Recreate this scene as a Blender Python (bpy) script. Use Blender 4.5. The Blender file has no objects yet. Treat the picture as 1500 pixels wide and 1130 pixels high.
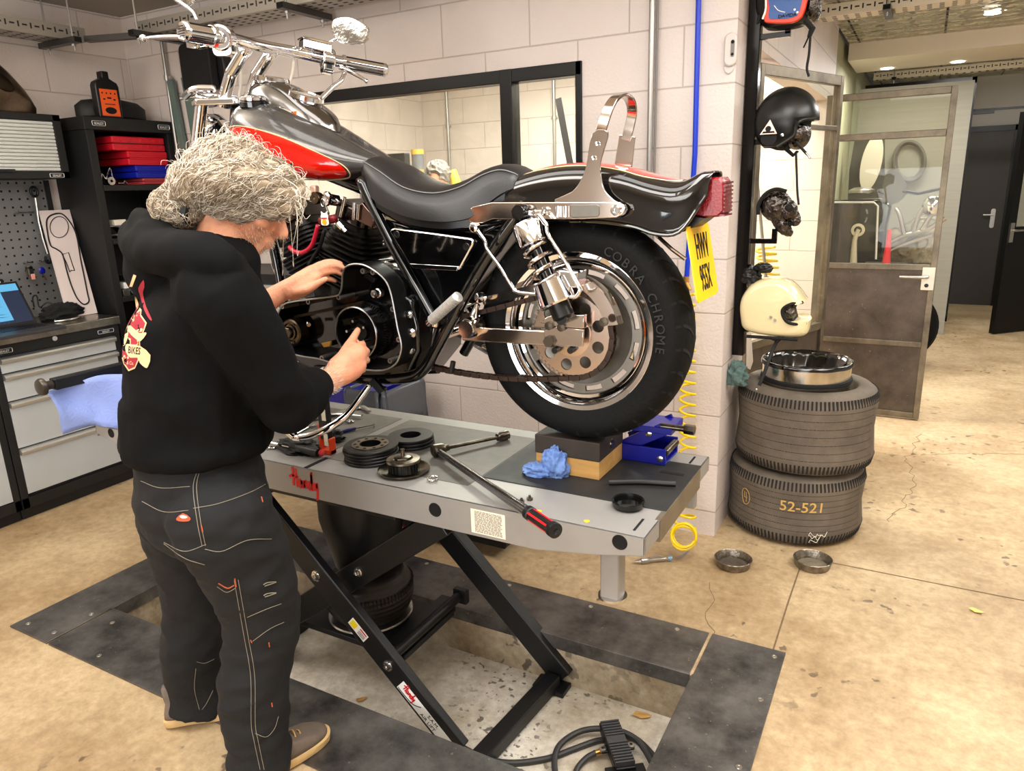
import bpy, bmesh, math, random
import numpy as np
from mathutils import Vector as V, Matrix, Quaternion
from mathutils.bvhtree import BVHTree
from mathutils import noise as NZ
random.seed(7)
PI = math.pi
sc = bpy.context.scene
COL = sc.collection

# ------------------------------------------------------------------ camera
FOC, YAW, PIT, ROL, EYE = 1067.892, 0.510950, 0.264742, -0.0316933, 1.534
_cy, _sy, _cp, _sp = math.cos(YAW), math.sin(YAW), math.cos(PIT), math.sin(PIT)
_f = V((-_sy*_cp, _cy*_cp, -_sp)); _r0 = V((_cy, _sy, 0)); _u0 = _r0.cross(_f)
_r = math.cos(ROL)*_r0 + math.sin(ROL)*_u0; _u = -math.sin(ROL)*_r0 + math.cos(ROL)*_u0
CAM = V((0, 0, EYE))
cd = bpy.data.cameras.new('camera'); cam = bpy.data.objects.new('camera', cd); COL.objects.link(cam)
cd.sensor_width = 36; cd.sensor_fit = 'HORIZONTAL'; cd.lens = 36*FOC/1500; cd.clip_start = .05
cam.matrix_world = Matrix(((_r.x, _u.x, -_f.x, 0), (_r.y, _u.y, -_f.y, 0), (_r.z, _u.z, -_f.z, EYE), (0, 0, 0, 1)))
sc.camera = cam

def P(x, y, X=None, Y=None, Z=None):
    """survey point: where the sight line through photo pixel x,y meets a known plane of the room"""
    d = _r*((x-750)/FOC) - _u*((y-565)/FOC) + _f
    if X is not None: t = X/d.x
    elif Y is not None: t = Y/d.y
    else: t = (Z-EYE)/d.z
    return CAM + d*t

def lin(c):
    return tuple((v/12.92 if v <= .04045 else ((v+.055)/1.055)**2.4) for v in (x/255 for x in c))

# ------------------------------------------------------------------ materials
MATS = {}
def mat(name, rgb, rough=.5, metal=0., noise=0., nscale=8., rgb2=None, bump=0., bscale=60., spec=.5, coat=0., alpha=1., trans=0., emit=None, estr=0., ior=1.45, rvar=0., sheen=0., stretch=None):
    if name in MATS: return MATS[name]
    m = bpy.data.materials.new(name); m.use_nodes = True
    nt = m.node_tree; b = nt.nodes['Principled BSDF']; L = nt.links
    c = lin(rgb)
    b.inputs['Base Color'].default_value = (*c, 1); b.inputs['Roughness'].default_value = rough
    b.inputs['Metallic'].default_value = metal; b.inputs['Specular IOR Level'].default_value = spec
    b.inputs['Coat Weight'].default_value = coat; b.inputs['Coat Roughness'].default_value = .03
    b.inputs['Alpha'].default_value = alpha; b.inputs['Transmission Weight'].default_value = trans; b.inputs['IOR'].default_value = ior
    if sheen: b.inputs['Sheen Weight'].default_value = sheen
    if emit: b.inputs['Emission Color'].default_value = (*lin(emit), 1); b.inputs['Emission Strength'].default_value = estr
    if noise or bump or rvar:
        tc = nt.nodes.new('ShaderNodeTexCoord'); src = tc.outputs['Object']
        if stretch:
            mp = nt.nodes.new('ShaderNodeMapping'); mp.inputs['Scale'].default_value = stretch; L.new(src, mp.inputs[0]); src = mp.outputs[0]
    if noise:
        n = nt.nodes.new('ShaderNodeTexNoise'); n.inputs['Scale'].default_value = nscale; n.inputs['Detail'].default_value = 7; n.inputs['Roughness'].default_value = .65
        L.new(src, n.inputs['Vector'])
        r = nt.nodes.new('ShaderNodeValToRGB'); r.color_ramp.elements[0].position = .5-.22; r.color_ramp.elements[1].position = .5+.22
        c2 = lin(rgb2) if rgb2 else tuple(v*(1-noise) for v in c)
        r.color_ramp.elements[0].color = (*c2, 1); r.color_ramp.elements[1].color = (*c, 1)
        L.new(n.outputs[0], r.inputs[0]); L.new(r.outputs[0], b.inputs['Base Color'])
        if rvar:
            q = nt.nodes.new('ShaderNodeMapRange'); q.inputs['To Min'].default_value = max(0.02, rough-rvar); q.inputs['To Max'].default_value = min(1, rough+rvar)
            L.new(n.outputs[0], q.inputs[0]); L.new(q.outputs[0], b.inputs['Roughness'])
    if bump:
        n2 = nt.nodes.new('ShaderNodeTexNoise'); n2.inputs['Scale'].default_value = bscale; n2.inputs['Detail'].default_value = 4
        L.new(src, n2.inputs['Vector'])
        bp = nt.nodes.new('ShaderNodeBump'); bp.inputs['Strength'].default_value = bump; bp.inputs['Distance'].default_value = .01
        L.new(n2.outputs[0], bp.inputs['Height']); L.new(bp.outputs[0], b.inputs['Normal'])
    MATS[name] = m
    return m

# ------------------------------------------------------------------ mesh builder
def catmull(pts, n=6, closed=False):
    pts = [V(p) for p in pts]; out = []; N = len(pts)
    if N < 3: return pts
    rng = range(N if closed else N-1)
    for i in rng:
        p0 = pts[(i-1) % N] if (closed or i > 0) else pts[0]*2-pts[1]
        p1, p2 = pts[i], pts[(i+1) % N]
        p3 = pts[(i+2) % N] if (closed or i+2 < N) else pts[-1]*2-pts[-2]
        for k in range(n):
            t = k/n; t2 = t*t; t3 = t2*t
            out.append(.5*((2*p1)+(p2-p0)*t+(2*p0-5*p1+4*p2-p3)*t2+(3*p1-p0-3*p2+p3)*t3))
    if not closed: out.append(pts[-1])
    return out
def interp_list(vals, n, closed=False):
    out = []
    N = len(vals)
    for i in range(N if closed else N-1):
        for k in range(n): out.append(vals[i]+(vals[(i+1) % N]-vals[i])*k/n)
    if not closed: out.append(vals[-1])
    return out
def ortho(d):
    d = d.normalized(); a = V((0, 0, 1)) if abs(d.z) < .9 else V((1, 0, 0))
    u = a.cross(d).normalized(); return u, d.cross(u)
def ngon(n, r=1, ph=0): return [(r*math.cos(2*PI*k/n+ph), r*math.sin(2*PI*k/n+ph)) for k in range(n)]
def rrect(w, h, r, n=4):
    o = []
    for cx, cy, a in ((w/2-r, h/2-r, 0), (-w/2+r, h/2-r, 1), (-w/2+r, -h/2+r, 2), (w/2-r, -h/2+r, 3)):
        for k in range(n+1):
            t = (a+k/n)*PI/2; o.append((cx+r*math.cos(t), cy+r*math.sin(t)))
    return o

class MB:
    def __init__(s): s.v = []; s.f = []; s.m = []; s.mi = 0
    def add(s, vs, fs):
        b = len(s.v); s.v += [V(q) for q in vs]; s.f += [tuple(b+i for i in f) for f in fs]; s.m += [s.mi]*len(fs); return s
    def box(s, c, d, rz=0, ax=None):
        c = V(c); x, y, z = d[0]/2, d[1]/2, d[2]/2
        if ax is None: ax = Matrix.Rotation(rz, 3, 'Z')
        vs = [c+ax@V((i*x, j*y, k*z)) for k in (-1, 1) for j in (-1, 1) for i in (-1, 1)]
        return s.add(vs, [(0, 2, 3, 1), (4, 5, 7, 6), (0, 1, 5, 4), (2, 6, 7, 3), (0, 4, 6, 2), (1, 3, 7, 5)])
    def bb(s, lo, hi):
        lo = V(lo); hi = V(hi); return s.box((lo+hi)/2, [abs(q) for q in (hi-lo)])
    def bar(s, a, b, w, h, up=(0, 0, 1)):
        a = V(a); b = V(b); d = (b-a); L = d.length; d.normalize(); up = V(up); y = up.cross(d).normalized(); z = d.cross(y)
        return s.box((a+b)/2, (L, w, h), ax=Matrix((d, y, z)).transposed())
    def tube(s, pts, r, n=10, closed=False, caps=True, flat=None, sub=0, up=None):
        """r: radius or list; flat=(a,b) ellipse factors; sub: catmull subdivisions"""
        pts = [V(p) for p in pts]; rs = list(r) if isinstance(r, (list, tuple)) else [r]*len(pts)
        if sub: rs = interp_list(rs, sub, closed); pts = catmull(pts, sub, closed)
        N = len(pts); fa, fb = flat or (1, 1)
        def tan(i):
            a = pts[(i-1) % N] if (closed or i > 0) else pts[i]; b = pts[(i+1) % N] if (closed or i < N-1) else pts[i]
            t = b-a
            return t.normalized() if t.length > 1e-9 else V((0, 0, 1))
        t = tan(0)
        if up is not None:
            w = V(up); w = (w-t*w.dot(t)).normalized(); u = w.cross(t); 
        else: u, w = ortho(t)
        vs = []; fs = []
        for i in range(N):
            t2 = tan(i); q = t.rotation_difference(t2); u = q@u; w = q@w; t = t2
            for k in range(n):
                a = 2*PI*k/n; vs.append(pts[i]+u*(rs[i]*fa*math.cos(a))+w*(rs[i]*fb*math.sin(a)))
        for i in range(N if closed else N-1):
            j = (i+1) % N
            for k in range(n): fs.append((i*n+k, i*n+(k+1) % n, j*n+(k+1) % n, j*n+k))
        if caps and not closed: fs += [tuple(range(n-1, -1, -1)), tuple((N-1)*n+k for k in range(n))]
        return s.add(vs, fs)
    def capsule(s, pts, rs, n=14, flat=None, sub=4, up=None):
        pts = [V(p) for p in pts]; rs2 = interp_list(list(rs), sub); pp = catmull(pts, sub) if len(pts) > 2 else [pts[0].lerp(pts[1], k/sub) for k in range(sub+1)]
        a = (pp[0]-pp[1]).normalized(); b = (pp[-1]-pp[-2]).normalized(); fl = min(flat) if flat else 1
        pre = [(pp[0]+a*rs2[0]*fl*math.sin(t), rs2[0]*math.cos(t)) for t in (1.45, 1.1, .75, .4)]
        post = [(pp[-1]+b*rs2[-1]*fl*math.sin(t), rs2[-1]*math.cos(t)) for t in (.4, .75, 1.1, 1.45)]
        return s.tube([q for q, _ in pre]+pp+[q for q, _ in post], [r for _, r in pre]+rs2+[r for _, r in post], n, flat=flat, up=up)
    def lathe(s, prof, o=(0, 0, 0), d=(0, 0, 1), n=24, closed=False, u=None, arc=None, caps=True):
        """prof: (radius, height) pairs along axis d from o"""
        o = V(o); d = V(d).normalized()
        if u is None: u, w = ortho(d)
        else: u = V(u).normalized(); w = d.cross(u)
        vs = []; fs = []; N = len(prof); full = arc is None
        a0, a1 = arc or (0, 2*PI); m = n if full else n+1
        for r, h in prof:
            for k in range(m):
                a = a0+(a1-a0)*k/n; vs.append(o+d*h+u*(r*math.cos(a))+w*(r*math.sin(a)))
        for i in range(N if closed else N-1):
            j = (i+1) % N
            for k in range(n):
                k2 = (k+1) % n if full else k+1
                fs.append((i*m+k, i*m+k2, j*m+k2, j*m+k))
        if full and not closed and caps:
            if prof[0][0] > 1e-6: fs.append(tuple(range(n-1, -1, -1)))
            if prof[-1][0] > 1e-6: fs.append(tuple((N-1)*n+k for k in range(n)))
        return s.add(vs, fs)
    def cyl(s, a, b, r, n=16, r2=None):
        a = V(a); b = V(b); return s.lathe([(r, 0), (r if r2 is None else r2, (b-a).length)], a, b-a, n)
    def prism(s, poly, o, u, v, depth, w=None):
        """extrude a 2-D outline (u,v axes at o) by depth along u x v (or w)"""
        o = V(o); u = V(u); v = V(v); w = V(w).normalized() if w is not None else u.cross(v).normalized(); n = len(poly)
        a = [o+u*x+v*y for x, y in poly]; b = [q+w*depth for q in a]
        return s.add(a+b, [tuple(range(n-1, -1, -1)), tuple(range(n, 2*n))]+[(k, (k+1) % n, n+(k+1) % n, n+k) for k in range(n)])
    def slab(s, pts, off):
        """outline of 3-D points extruded by vector off"""
        n = len(pts); off = V(off); a = [V(p) for p in pts]; b = [p+off for p in a]
        return s.add(a+b, [tuple(range(n-1, -1, -1)), tuple(range(n, 2*n))]+[(k, (k+1) % n, n+(k+1) % n, n+k) for k in range(n)])
    def ell(s, c, r, ax=None, n=16, m=10):
        c = V(c); ax = ax or Matrix.Identity(3); r = (r, r, r) if isinstance(r, (int, float)) else r
        vs = []; fs = []
        for i in range(1, m):
            t = PI*i/m
            for k in range(n):
                a = 2*PI*k/n; vs.append(c+ax@V((r[0]*math.sin(t)*math.cos(a), r[1]*math.sin(t)*math.sin(a), r[2]*math.cos(t))))
        top = len(vs); vs += [c+ax@V((0, 0, r[2])), c-ax@V((0, 0, r[2]))]
        for i in range(m-2):
            for k in range(n): fs.append((i*n+k, (i+1)*n+k, (i+1)*n+(k+1) % n, i*n+(k+1) % n))
        for k in range(n): fs.append((top, k, (k+1) % n)); fs.append((top+1, (m-2)*n+(k+1) % n, (m-2)*n+k))
        return s.add(vs, fs)
    def loft(s, rings, caps=True, closed=True):
        n = len(rings[0]); vs = [q for r in rings for q in r]; fs = []
        for i in range(len(rings)-1):
            for k in range(n if closed else n-1): fs.append((i*n+k, i*n+(k+1) % n, (i+1)*n+(k+1) % n, (i+1)*n+k))
        if caps and closed: fs += [tuple(range(n-1, -1, -1)), tuple((len(rings)-1)*n+k for k in range(n))]
        return s.add(vs, fs)
    def ribbon(s, pts, w, th, nrm):
        """flat painted stroke following pts, lying in the plane with normal nrm"""
        pts = [V(p) for p in pts]; nrm = V(nrm).normalized(); N = len(pts); vs = []
        for i, p in enumerate(pts):
            t = (pts[min(i+1, N-1)]-pts[max(i-1, 0)]).normalized(); q = nrm.cross(t).normalized()*(w/2)
            vs += [p-q, p+q, p+q+nrm*th, p-q+nrm*th]
        fs = [(3, 2, 1, 0), tuple(4*(N-1)+k for k in range(4))]
        for i in range(N-1):
            for k in range(4): fs.append((4*i+k, 4*i+(k+1) % 4, 4*i+4+(k+1) % 4, 4*i+4+k))
        return s.add(vs, fs)
    def mesh(s, name):
        me = bpy.data.meshes.new(name); me.from_pydata([tuple(q) for q in s.v], [], s.f); me.validate()
        bm = bmesh.new(); bm.from_mesh(me); bmesh.ops.recalc_face_normals(bm, faces=bm.faces); bm.to_mesh(me); bm.free()
        return me
    def build(s, name, m, parent=None, smooth=35, bevel=0, bseg=2, sub=0, label=None, **kw):
        me = bpy.data.meshes.new(name); me.from_pydata([tuple(q) for q in s.v], [], s.f)
        ms = m if isinstance(m, (list, tuple)) else [m]
        for q in ms: me.materials.append(q)
        if len(ms) > 1 and len(me.polygons) == len(s.m): me.polygons.foreach_set('material_index', s.m)
        bm = bmesh.new(); bm.from_mesh(me); bmesh.ops.recalc_face_normals(bm, faces=bm.faces); bm.to_mesh(me); bm.free()
        if smooth:
            me.shade_smooth()
            if smooth < 180: me.set_sharp_from_angle(angle=math.radians(smooth))
        o = bpy.data.objects.new(name, me); COL.objects.link(o)
        if parent is not None: adopt(o, parent)
        if bevel:
            md = o.modifiers.new('bevel', 'BEVEL'); md.width = bevel; md.segments = bseg; md.limit_method = 'ANGLE'; md.angle_limit = math.radians(40)
        if sub: md = o.modifiers.new('subdivision', 'SUBSURF'); md.levels = sub; md.render_levels = sub
        if label: o['label'] = label
        for k, q in kw.items(): o[k] = q
        return o

def adopt(o, parent):
    o.parent = parent
    o.matrix_parent_inverse = world(parent).inverted()
def world(o):
    m = o.matrix_basis.copy()
    if o.parent: m = world(o.parent)@o.matrix_parent_inverse@m
    return m
def thing(name, label, cat, loc=(0, 0, 0), group=None):
    o = bpy.data.objects.new(name, None); COL.objects.link(o); o.location = loc; o.empty_display_size = .05
    return tag(o, label, cat, group)
def tag(o, label, cat, group=None, kind=None):
    o['label'] = label; o['category'] = cat
    if group: o['group'] = group
    if kind: o['kind'] = kind
    return o
def struct(o, label=None, cat=None):
    o['kind'] = 'structure'
    if label: o['label'] = label
    if cat: o['category'] = cat
    return o
def remesh(mb, vox, smooth_it=4, name='tmp'):
    """fuse overlapping closed shells into one skin"""
    me = mb.mesh(name); o = bpy.data.objects.new(name, me); COL.objects.link(o)
    md = o.modifiers.new('r', 'REMESH'); md.mode = 'VOXEL'; md.voxel_size = vox
    if smooth_it: sm = o.modifiers.new('s', 'SMOOTH'); sm.factor = .5; sm.iterations = smooth_it
    dg = bpy.context.evaluated_depsgraph_get(); dg.update()
    out = bpy.data.meshes.new_from_object(o.evaluated_get(dg)); bpy.data.objects.remove(o); bpy.data.meshes.remove(me)
    out.shade_smooth(); out.name = name
    return out
def link_mesh(name, me, m, parent=None, label=None):
    me.materials.clear()
    for q in (m if isinstance(m, (list, tuple)) else [m]): me.materials.append(q)
    o = bpy.data.objects.new(name, me); COL.objects.link(o)
    if parent is not None: adopt(o, parent)
    if label: o['label'] = label
    return o
def text_into(mb, s, o, u, v, size, depth=.0008, align='CENTER', squeeze=1., bold=0.):
    """add raised lettering: baseline origin o, reading direction u, up v"""
    cu = bpy.data.curves.new('t', 'FONT'); cu.body = s; cu.size = 1; cu.align_x = align; cu.extrude = .5; cu.offset = bold; cu.resolution_u = 3
    ob = bpy.data.objects.new('t', cu); me = bpy.data.meshes.new_from_object(ob)
    u = V(u).normalized(); v = V(v).normalized(); n = u.cross(v).normalized(); o = V(o)
    mb.add([o+u*(p.co.x*size*squeeze)+v*(p.co.y*size)+n*((p.co.z+.5)*depth) for p in me.vertices], [tuple(q.vertices) for q in me.polygons])
    bpy.data.objects.remove(ob); bpy.data.curves.remove(cu); bpy.data.meshes.remove(me)
    return mb
def copy_tree(o, parent=None, top=None):
    c = o.copy(); COL.objects.link(c)
    if parent is not None: c.parent = parent
    for ch in [q for q in bpy.data.objects if q.parent == o]: copy_tree(ch, c)
    return c
X_, Y_, Z_ = V((1, 0, 0)), V((0, 1, 0)), V((0, 0, 1))
# ================================================================== surface materials of the room
def nodes_mat(name):
    m = bpy.data.materials.new(name); m.use_nodes = True; MATS[name] = m
    return m, m.node_tree, m.node_tree.nodes['Principled BSDF'], m.node_tree.links
def block_paint(name, rgb, axis, offu=0., offz=0., dirt=.08):
    m, nt, b, L = nodes_mat(name); N = nt.nodes.new
    tc = N('ShaderNodeTexCoord'); sp = N('ShaderNodeSeparateXYZ'); cb = N('ShaderNodeCombineXYZ')
    L.new(tc.outputs['Object'], sp.inputs[0])
    au = N('ShaderNodeMath'); au.inputs[1].default_value = offu; L.new(sp.outputs['X' if axis == 'X' else 'Y'], au.inputs[0])
    az = N('ShaderNodeMath'); az.inputs[1].default_value = offz; L.new(sp.outputs['Z'], az.inputs[0])
    L.new(au.outputs[0], cb.inputs[0]); L.new(az.outputs[0], cb.inputs[1])
    br = N('ShaderNodeTexBrick'); br.inputs['Scale'].default_value = 1; br.inputs['Brick Width'].default_value = .447; br.inputs['Row Height'].default_value = .2225
    br.inputs['Mortar Size'].default_value = .004; br.inputs['Mortar Smooth'].default_value = .6; br.inputs['Bias'].default_value = 0
    L.new(cb.outputs[0], br.inputs['Vector'])
    c = lin(rgb)
    n = N('ShaderNodeTexNoise'); n.inputs['Scale'].default_value = 2.2; n.inputs['Detail'].default_value = 8; L.new(tc.outputs['Object'], n.inputs['Vector'])
    r = N('ShaderNodeValToRGB'); r.color_ramp.elements[0].position = .35; r.color_ramp.elements[1].position = .6
    r.color_ramp.elements[0].color = (*[v*(1-dirt) for v in c], 1); r.color_ramp.elements[1].color = (*c, 1); L.new(n.outputs[0], r.inputs[0])
    mx = N('ShaderNodeMixRGB'); mx.blend_type = 'MULTIPLY'; mx.inputs[2].default_value = (.74, .72, .70, 1); L.new(br.outputs['Fac'], mx.inputs[0]); L.new(r.outputs[0], mx.inputs[1])
    L.new(mx.outputs[0], b.inputs['Base Color']); b.inputs['Roughness'].default_value = .55; b.inputs['Specular IOR Level'].default_value = .35
    n2 = N('ShaderNodeTexNoise'); n2.inputs['Scale'].default_value = 90; L.new(tc.outputs['Object'], n2.inputs['Vector'])
    ad = N('ShaderNodeMath'); ad.operation = 'MULTIPLY_ADD'; ad.inputs[1].default_value = -4.; L.new(br.outputs['Fac'], ad.inputs[0]); L.new(n2.outputs[0], ad.inputs[2])
    bp = N('ShaderNodeBump'); bp.inputs['Strength'].default_value = .45; bp.inputs['Distance'].default_value = .004
    L.new(ad.outputs[0], bp.inputs['Height']); L.new(bp.outputs[0], b.inputs['Normal'])
    return m
def concrete(name, a, bcol, dark, scale=1.3, speck=.63, rough=.6, ss=17):
    m, nt, b, L = nodes_mat(name); N = nt.nodes.new
    tc = N('ShaderNodeTexCoord')
    def noise(s, d=8, r=.6):
        n = N('ShaderNodeTexNoise'); n.inputs['Scale'].default_value = s; n.inputs['Detail'].default_value = d; n.inputs['Roughness'].default_value = r; L.new(tc.outputs['Object'], n.inputs['Vector']); return n
    def ramp(n, p0, p1, c0, c1):
        r = N('ShaderNodeValToRGB'); r.color_ramp.elements[0].position = p0; r.color_ramp.elements[1].position = p1
        r.color_ramp.elements[0].color = (*c0, 1); r.color_ramp.elements[1].color = (*c1, 1); L.new(n.outputs[0], r.inputs[0]); return r
    base = ramp(noise(scale, 10, .7), .36, .62, lin(bcol), lin(a))
    fine = ramp(noise(28, 6, .75), .32, .62, (.66, .62, .56), (1.08, 1.08, 1.08))
    m1 = N('ShaderNodeMixRGB'); m1.blend_type = 'MULTIPLY'; m1.inputs[0].default_value = .75; L.new(base.outputs[0], m1.inputs[1]); L.new(fine.outputs[0], m1.inputs[2])
    sp = ramp(noise(ss, 2, .5), speck, speck+.04, (0, 0, 0), (1, 1, 1))
    sp2 = ramp(noise(1.7, 2, .5), .5, .6, (0, 0, 0), (.75, .75, .75))
    mm = N('ShaderNodeMath'); mm.operation = 'MULTIPLY'; L.new(sp.outputs[0], mm.inputs[0]); L.new(sp2.outputs[0], mm.inputs[1])
    m2 = N('ShaderNodeMixRGB'); L.new(mm.outputs[0], m2.inputs[0]); L.new(m1.outputs[0], m2.inputs[1]); m2.inputs[2].default_value = (*lin(dark), 1)
    L.new(m2.outputs[0], b.inputs['Base Color'])
    rr = N('ShaderNodeMapRange'); rr.inputs['To Min'].default_value = rough-.15; rr.inputs['To Max'].default_value = rough+.15; L.new(base.outputs[0], rr.inputs[0]); L.new(rr.outputs[0], b.inputs['Roughness'])
    bp = N('ShaderNodeBump'); bp.inputs['Strength'].default_value = .25; bp.inputs['Distance'].default_value = .003; L.new(fine.outputs[0], bp.inputs['Height']); L.new(bp.outputs[0], b.inputs['Normal'])
    return m
def scuffed_steel(name, rgb, rgb2, rough, metal=.6):
    m, nt, b, L = nodes_mat(name); N = nt.nodes.new
    tc = N('ShaderNodeTexCoord')
    n = N('ShaderNodeTexNoise'); n.inputs['Scale'].default_value = 5; n.inputs['Detail'].default_value = 9; n.inputs['Roughness'].default_value = .7; L.new(tc.outputs['Object'], n.inputs['Vector'])
    r = N('ShaderNodeValToRGB'); r.color_ramp.elements[0].position = .35; r.color_ramp.elements[1].position = .68; r.color_ramp.elements[0].color = (*lin(rgb), 1); r.color_ramp.elements[1].color = (*lin(rgb2), 1); L.new(n.outputs[0], r.inputs[0])
    v = N('ShaderNodeTexNoise'); v.inputs['Scale'].default_value = 70; v.inputs['Detail'].default_value = 2; L.new(tc.outputs['Object'], v.inputs['Vector'])
    r2 = N('ShaderNodeValToRGB'); r2.color_ramp.elements[0].position = .72; r2.color_ramp.elements[1].position = .76; L.new(v.outputs[0], r2.inputs[0])
    mx = N('ShaderNodeMixRGB'); L.new(r2.outputs[0], mx.inputs[0]); L.new(r.outputs[0], mx.inputs[1]); mx.inputs[2].default_value = (*lin((150, 140, 120)), 1)
    L.new(mx.outputs[0], b.inputs['Base Color']); b.inputs['Metallic'].default_value = metal
    q = N('ShaderNodeMapRange'); q.inputs['To Min'].default_value = rough-.15; q.inputs['To Max'].default_value = rough+.2; L.new(n.outputs[0], q.inputs[0]); L.new(q.outputs[0], b.inputs['Roughness'])
    return m
M_wallX = block_paint('painted block wall', (217, 205, 198), 'X', offu=2.0+.447*10, offz=-.559+.2225*10)
M_wallY = block_paint('painted block side wall', (217, 205, 198), 'Y', offu=.15+.447*10, offz=-.559+.2225*10)
M_floor = concrete('worn concrete floor', (200, 177, 140), (154, 127, 90), (70, 55, 38))
M_pit = concrete('white painted pit concrete', (226, 220, 208), (182, 170, 150), (22, 18, 14), 3.2, .6, .6, 42)
M_pitw = concrete('stained pit wall concrete', (190, 176, 152), (140, 122, 95), (40, 32, 24), 4, .6, .7)
M_plate = scuffed_steel('scuffed black steel with grey sheen', (68, 66, 64), (132, 128, 124), .40, .8)  # base colour raised to paint in the grey sheen of grazing light
M_black = mat('black powder coat', (16, 16, 18), .42, noise=.3, nscale=30)
M_ceil = mat('cream ceiling paint', (216, 204, 186), .7, noise=.08, nscale=3)
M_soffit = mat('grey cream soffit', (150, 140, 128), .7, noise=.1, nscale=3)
M_joint = mat('dirty floor joint', (128, 106, 78), .9, noise=.4, nscale=40)

YW, XL, CH = 3.02, -4.25, 2.62
XE, XR, YN, YF = -.68, 3.0, -2.6, 10.4
# floor with the lift pit
PX0, PX1, PY0, PY1, PZ = -2.611, -.503, 1.4216, 2.027, -.185
b = MB()
for lo, hi in (((XL-.2, YN), (PX0, YF)), ((PX1, YN), (XR, YF)), ((PX0, YN), (PX1, PY0)), ((PX0, PY1), (PX1, YF))):
    b.add([(lo[0], lo[1], 0), (hi[0], lo[1], 0), (hi[0], hi[1], 0), (lo[0], hi[1], 0)], [(0, 1, 2, 3)])
b.mi = 1
b.add([(PX0, PY0, PZ), (PX1, PY0, PZ), (PX1, PY1, PZ), (PX0, PY1, PZ)], [(0, 1, 2, 3)])
b.mi = 2
q = [(PX0, PY0), (PX1, PY0), (PX1, PY1), (PX0, PY1)]
for i in range(4):
    a_, c_ = q[i], q[(i+1) % 4]
    b.add([(*a_, 0), (*c_, 0), (*c_, PZ), (*a_, PZ)], [(0, 1, 2, 3)])
b.mi = 3
def crack(pts, w, z=.0008, jag=0):
    pts = [V((*p, z)) for p in pts]; q = []
    for a_, c_ in zip(pts, pts[1:]):
        n_ = max(1, int((c_-a_).length/.035)) if jag else 1
        for k in range(n_): q.append(a_.lerp(c_, k/n_)+(V((random.uniform(-1, 1), random.uniform(-1, 1), 0))*jag if k else V()))
    b.ribbon(q+[pts[-1]], w, .0004, Z_)
crack([(-.30, 2.28), (-.302, 2.6), (-.30, 3.0)], .006)
crack([(-.30, 2.99), (.3, 2.99), (1.2, 3.0), (3, 3.0)], .006)
crack([(-.6, 2.62), (-.55, 2.5), (-.56, 2.4), (-.50, 2.3), (-.5, 2.26)], .002, jag=.012)
crack([(.0, 3.5), (.1, 4.0), (.05, 4.4), (.12, 4.9)], .0025, jag=.02)
crack([(.12, 4.5), (.5, 4.7), (1.2, 4.9)], .0025, jag=.02)
floor = struct(b.build('floor', [M_floor, M_pit, M_pitw, M_joint], smooth=0))
# steel edging around the pit
def plate(n, x0, x1, y0, y1, lip):
    b = MB(); b.bb((x0, y0, .0006), (x1, y1, .0075))
    for l in lip: b.bb(*l)
    o = struct(b.build('trim_%d' % n, M_plate, bevel=.001))
    return o
OX0, OX1, OY0, OY1 = -2.849, -.259, 1.175, 2.275
LZ = -.046
plate(1, OX0, PX0, OY0, OY1, [((PX0-.004, PY0, LZ), (PX0+.004, PY1, .007))])
plate(2, PX1, OX1, OY0, OY1, [((PX1-.004, PY0, LZ), (PX1+.004, PY1, .007))])
plate(3, PX0+.012, PX1-.012, PY1, OY1, [((PX0+.01, PY1-.006, LZ), (PX1-.01, PY1+.002, .007))])
plate(4, PX0+.012, PX1-.012, OY0, PY0, [((PX0+.01, PY0-.002, LZ), (PX1-.01, PY0+.006, .007))])
M_screw = mat('bare screw heads', (190, 185, 175), .3, 1.)
b = MB()
for x, y in [(OX0+.05, OY0+.04), (OX0+.05, OY1-.05), (OX0+.2, OY0+.05), (PX0-.03, PY0-.06), (PX0+.1, PY0-.06), (PX0+.25, OY0+.04), (-2.0, OY0+.04), (-1.4, OY0+.05), (OX1-.03, OY1-.04), (OX1-.03, 2.0), (OX1-.03, 1.7), (-.62, OY1-.03), (-.95, OY1-.03), (-1.3, OY1-.03), (-1.7, OY1-.03)]:
    b.lathe([(.009, 0), (.008, .0016), (.004, .0018), (.003, .001)], (x, y, .0075), Z_, 12)
struct(b.build('trim_5', M_screw))

# walls
WX0, WX1, WZ0, WZ1 = -3.22, -1.31, 1.25, 2.035
b = MB()
b.bb((XL, YW, 0), (WX0, YW+.14, CH)); b.bb((WX1, YW, 0), (XE, YW+.14, CH)); b.bb((WX0, YW, WZ1), (WX1, YW+.14, CH)); b.bb((WX0, YW, 0), (WX1, YW+.14, WZ0))
struct(b.build('wall_back', M_wallX, smooth=0))
b = MB(); b.bb((XL-.15, YN-.15, 0), (XL, 6.0, CH)); struct(b.build('wall_left', M_wallY, smooth=0))
b = MB(); b.bb((XE-.14, YW+.14, 0), (XE, 3.42, CH)); b.bb((XE-.14, 3.42, 2.07), (XE, 5.22, CH)); b.bb((XE-.14, 5.22, 2.07), (XE, 6.25, CH)); b.bb((XE-.14, 5.95, 0), (XE, 6.25, 2.07))
struct(b.build('wall_partition', M_wallY, smooth=0))
b = MB(); b.bb((XL-.15, 6.0, 0), (XE-.14, 6.14, CH)); struct(b.build('wall_store', M_wallX, smooth=0))
M_grey = mat('pale grey plaster', (186, 183, 178), .8, noise=.05, nscale=2)
b = MB(); b.bb((XE, YF, 0), (XR, YF+.1, CH)); struct(b.build('wall_far', M_grey, smooth=0))
b = MB(); b.bb((XR, YN, 0), (XR+.1, YF, CH)); struct(b.build('wall_right', M_grey, smooth=0))
M_orange = mat('orange reflector paint', (226, 108, 22), .6, noise=.1, nscale=2)
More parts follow.
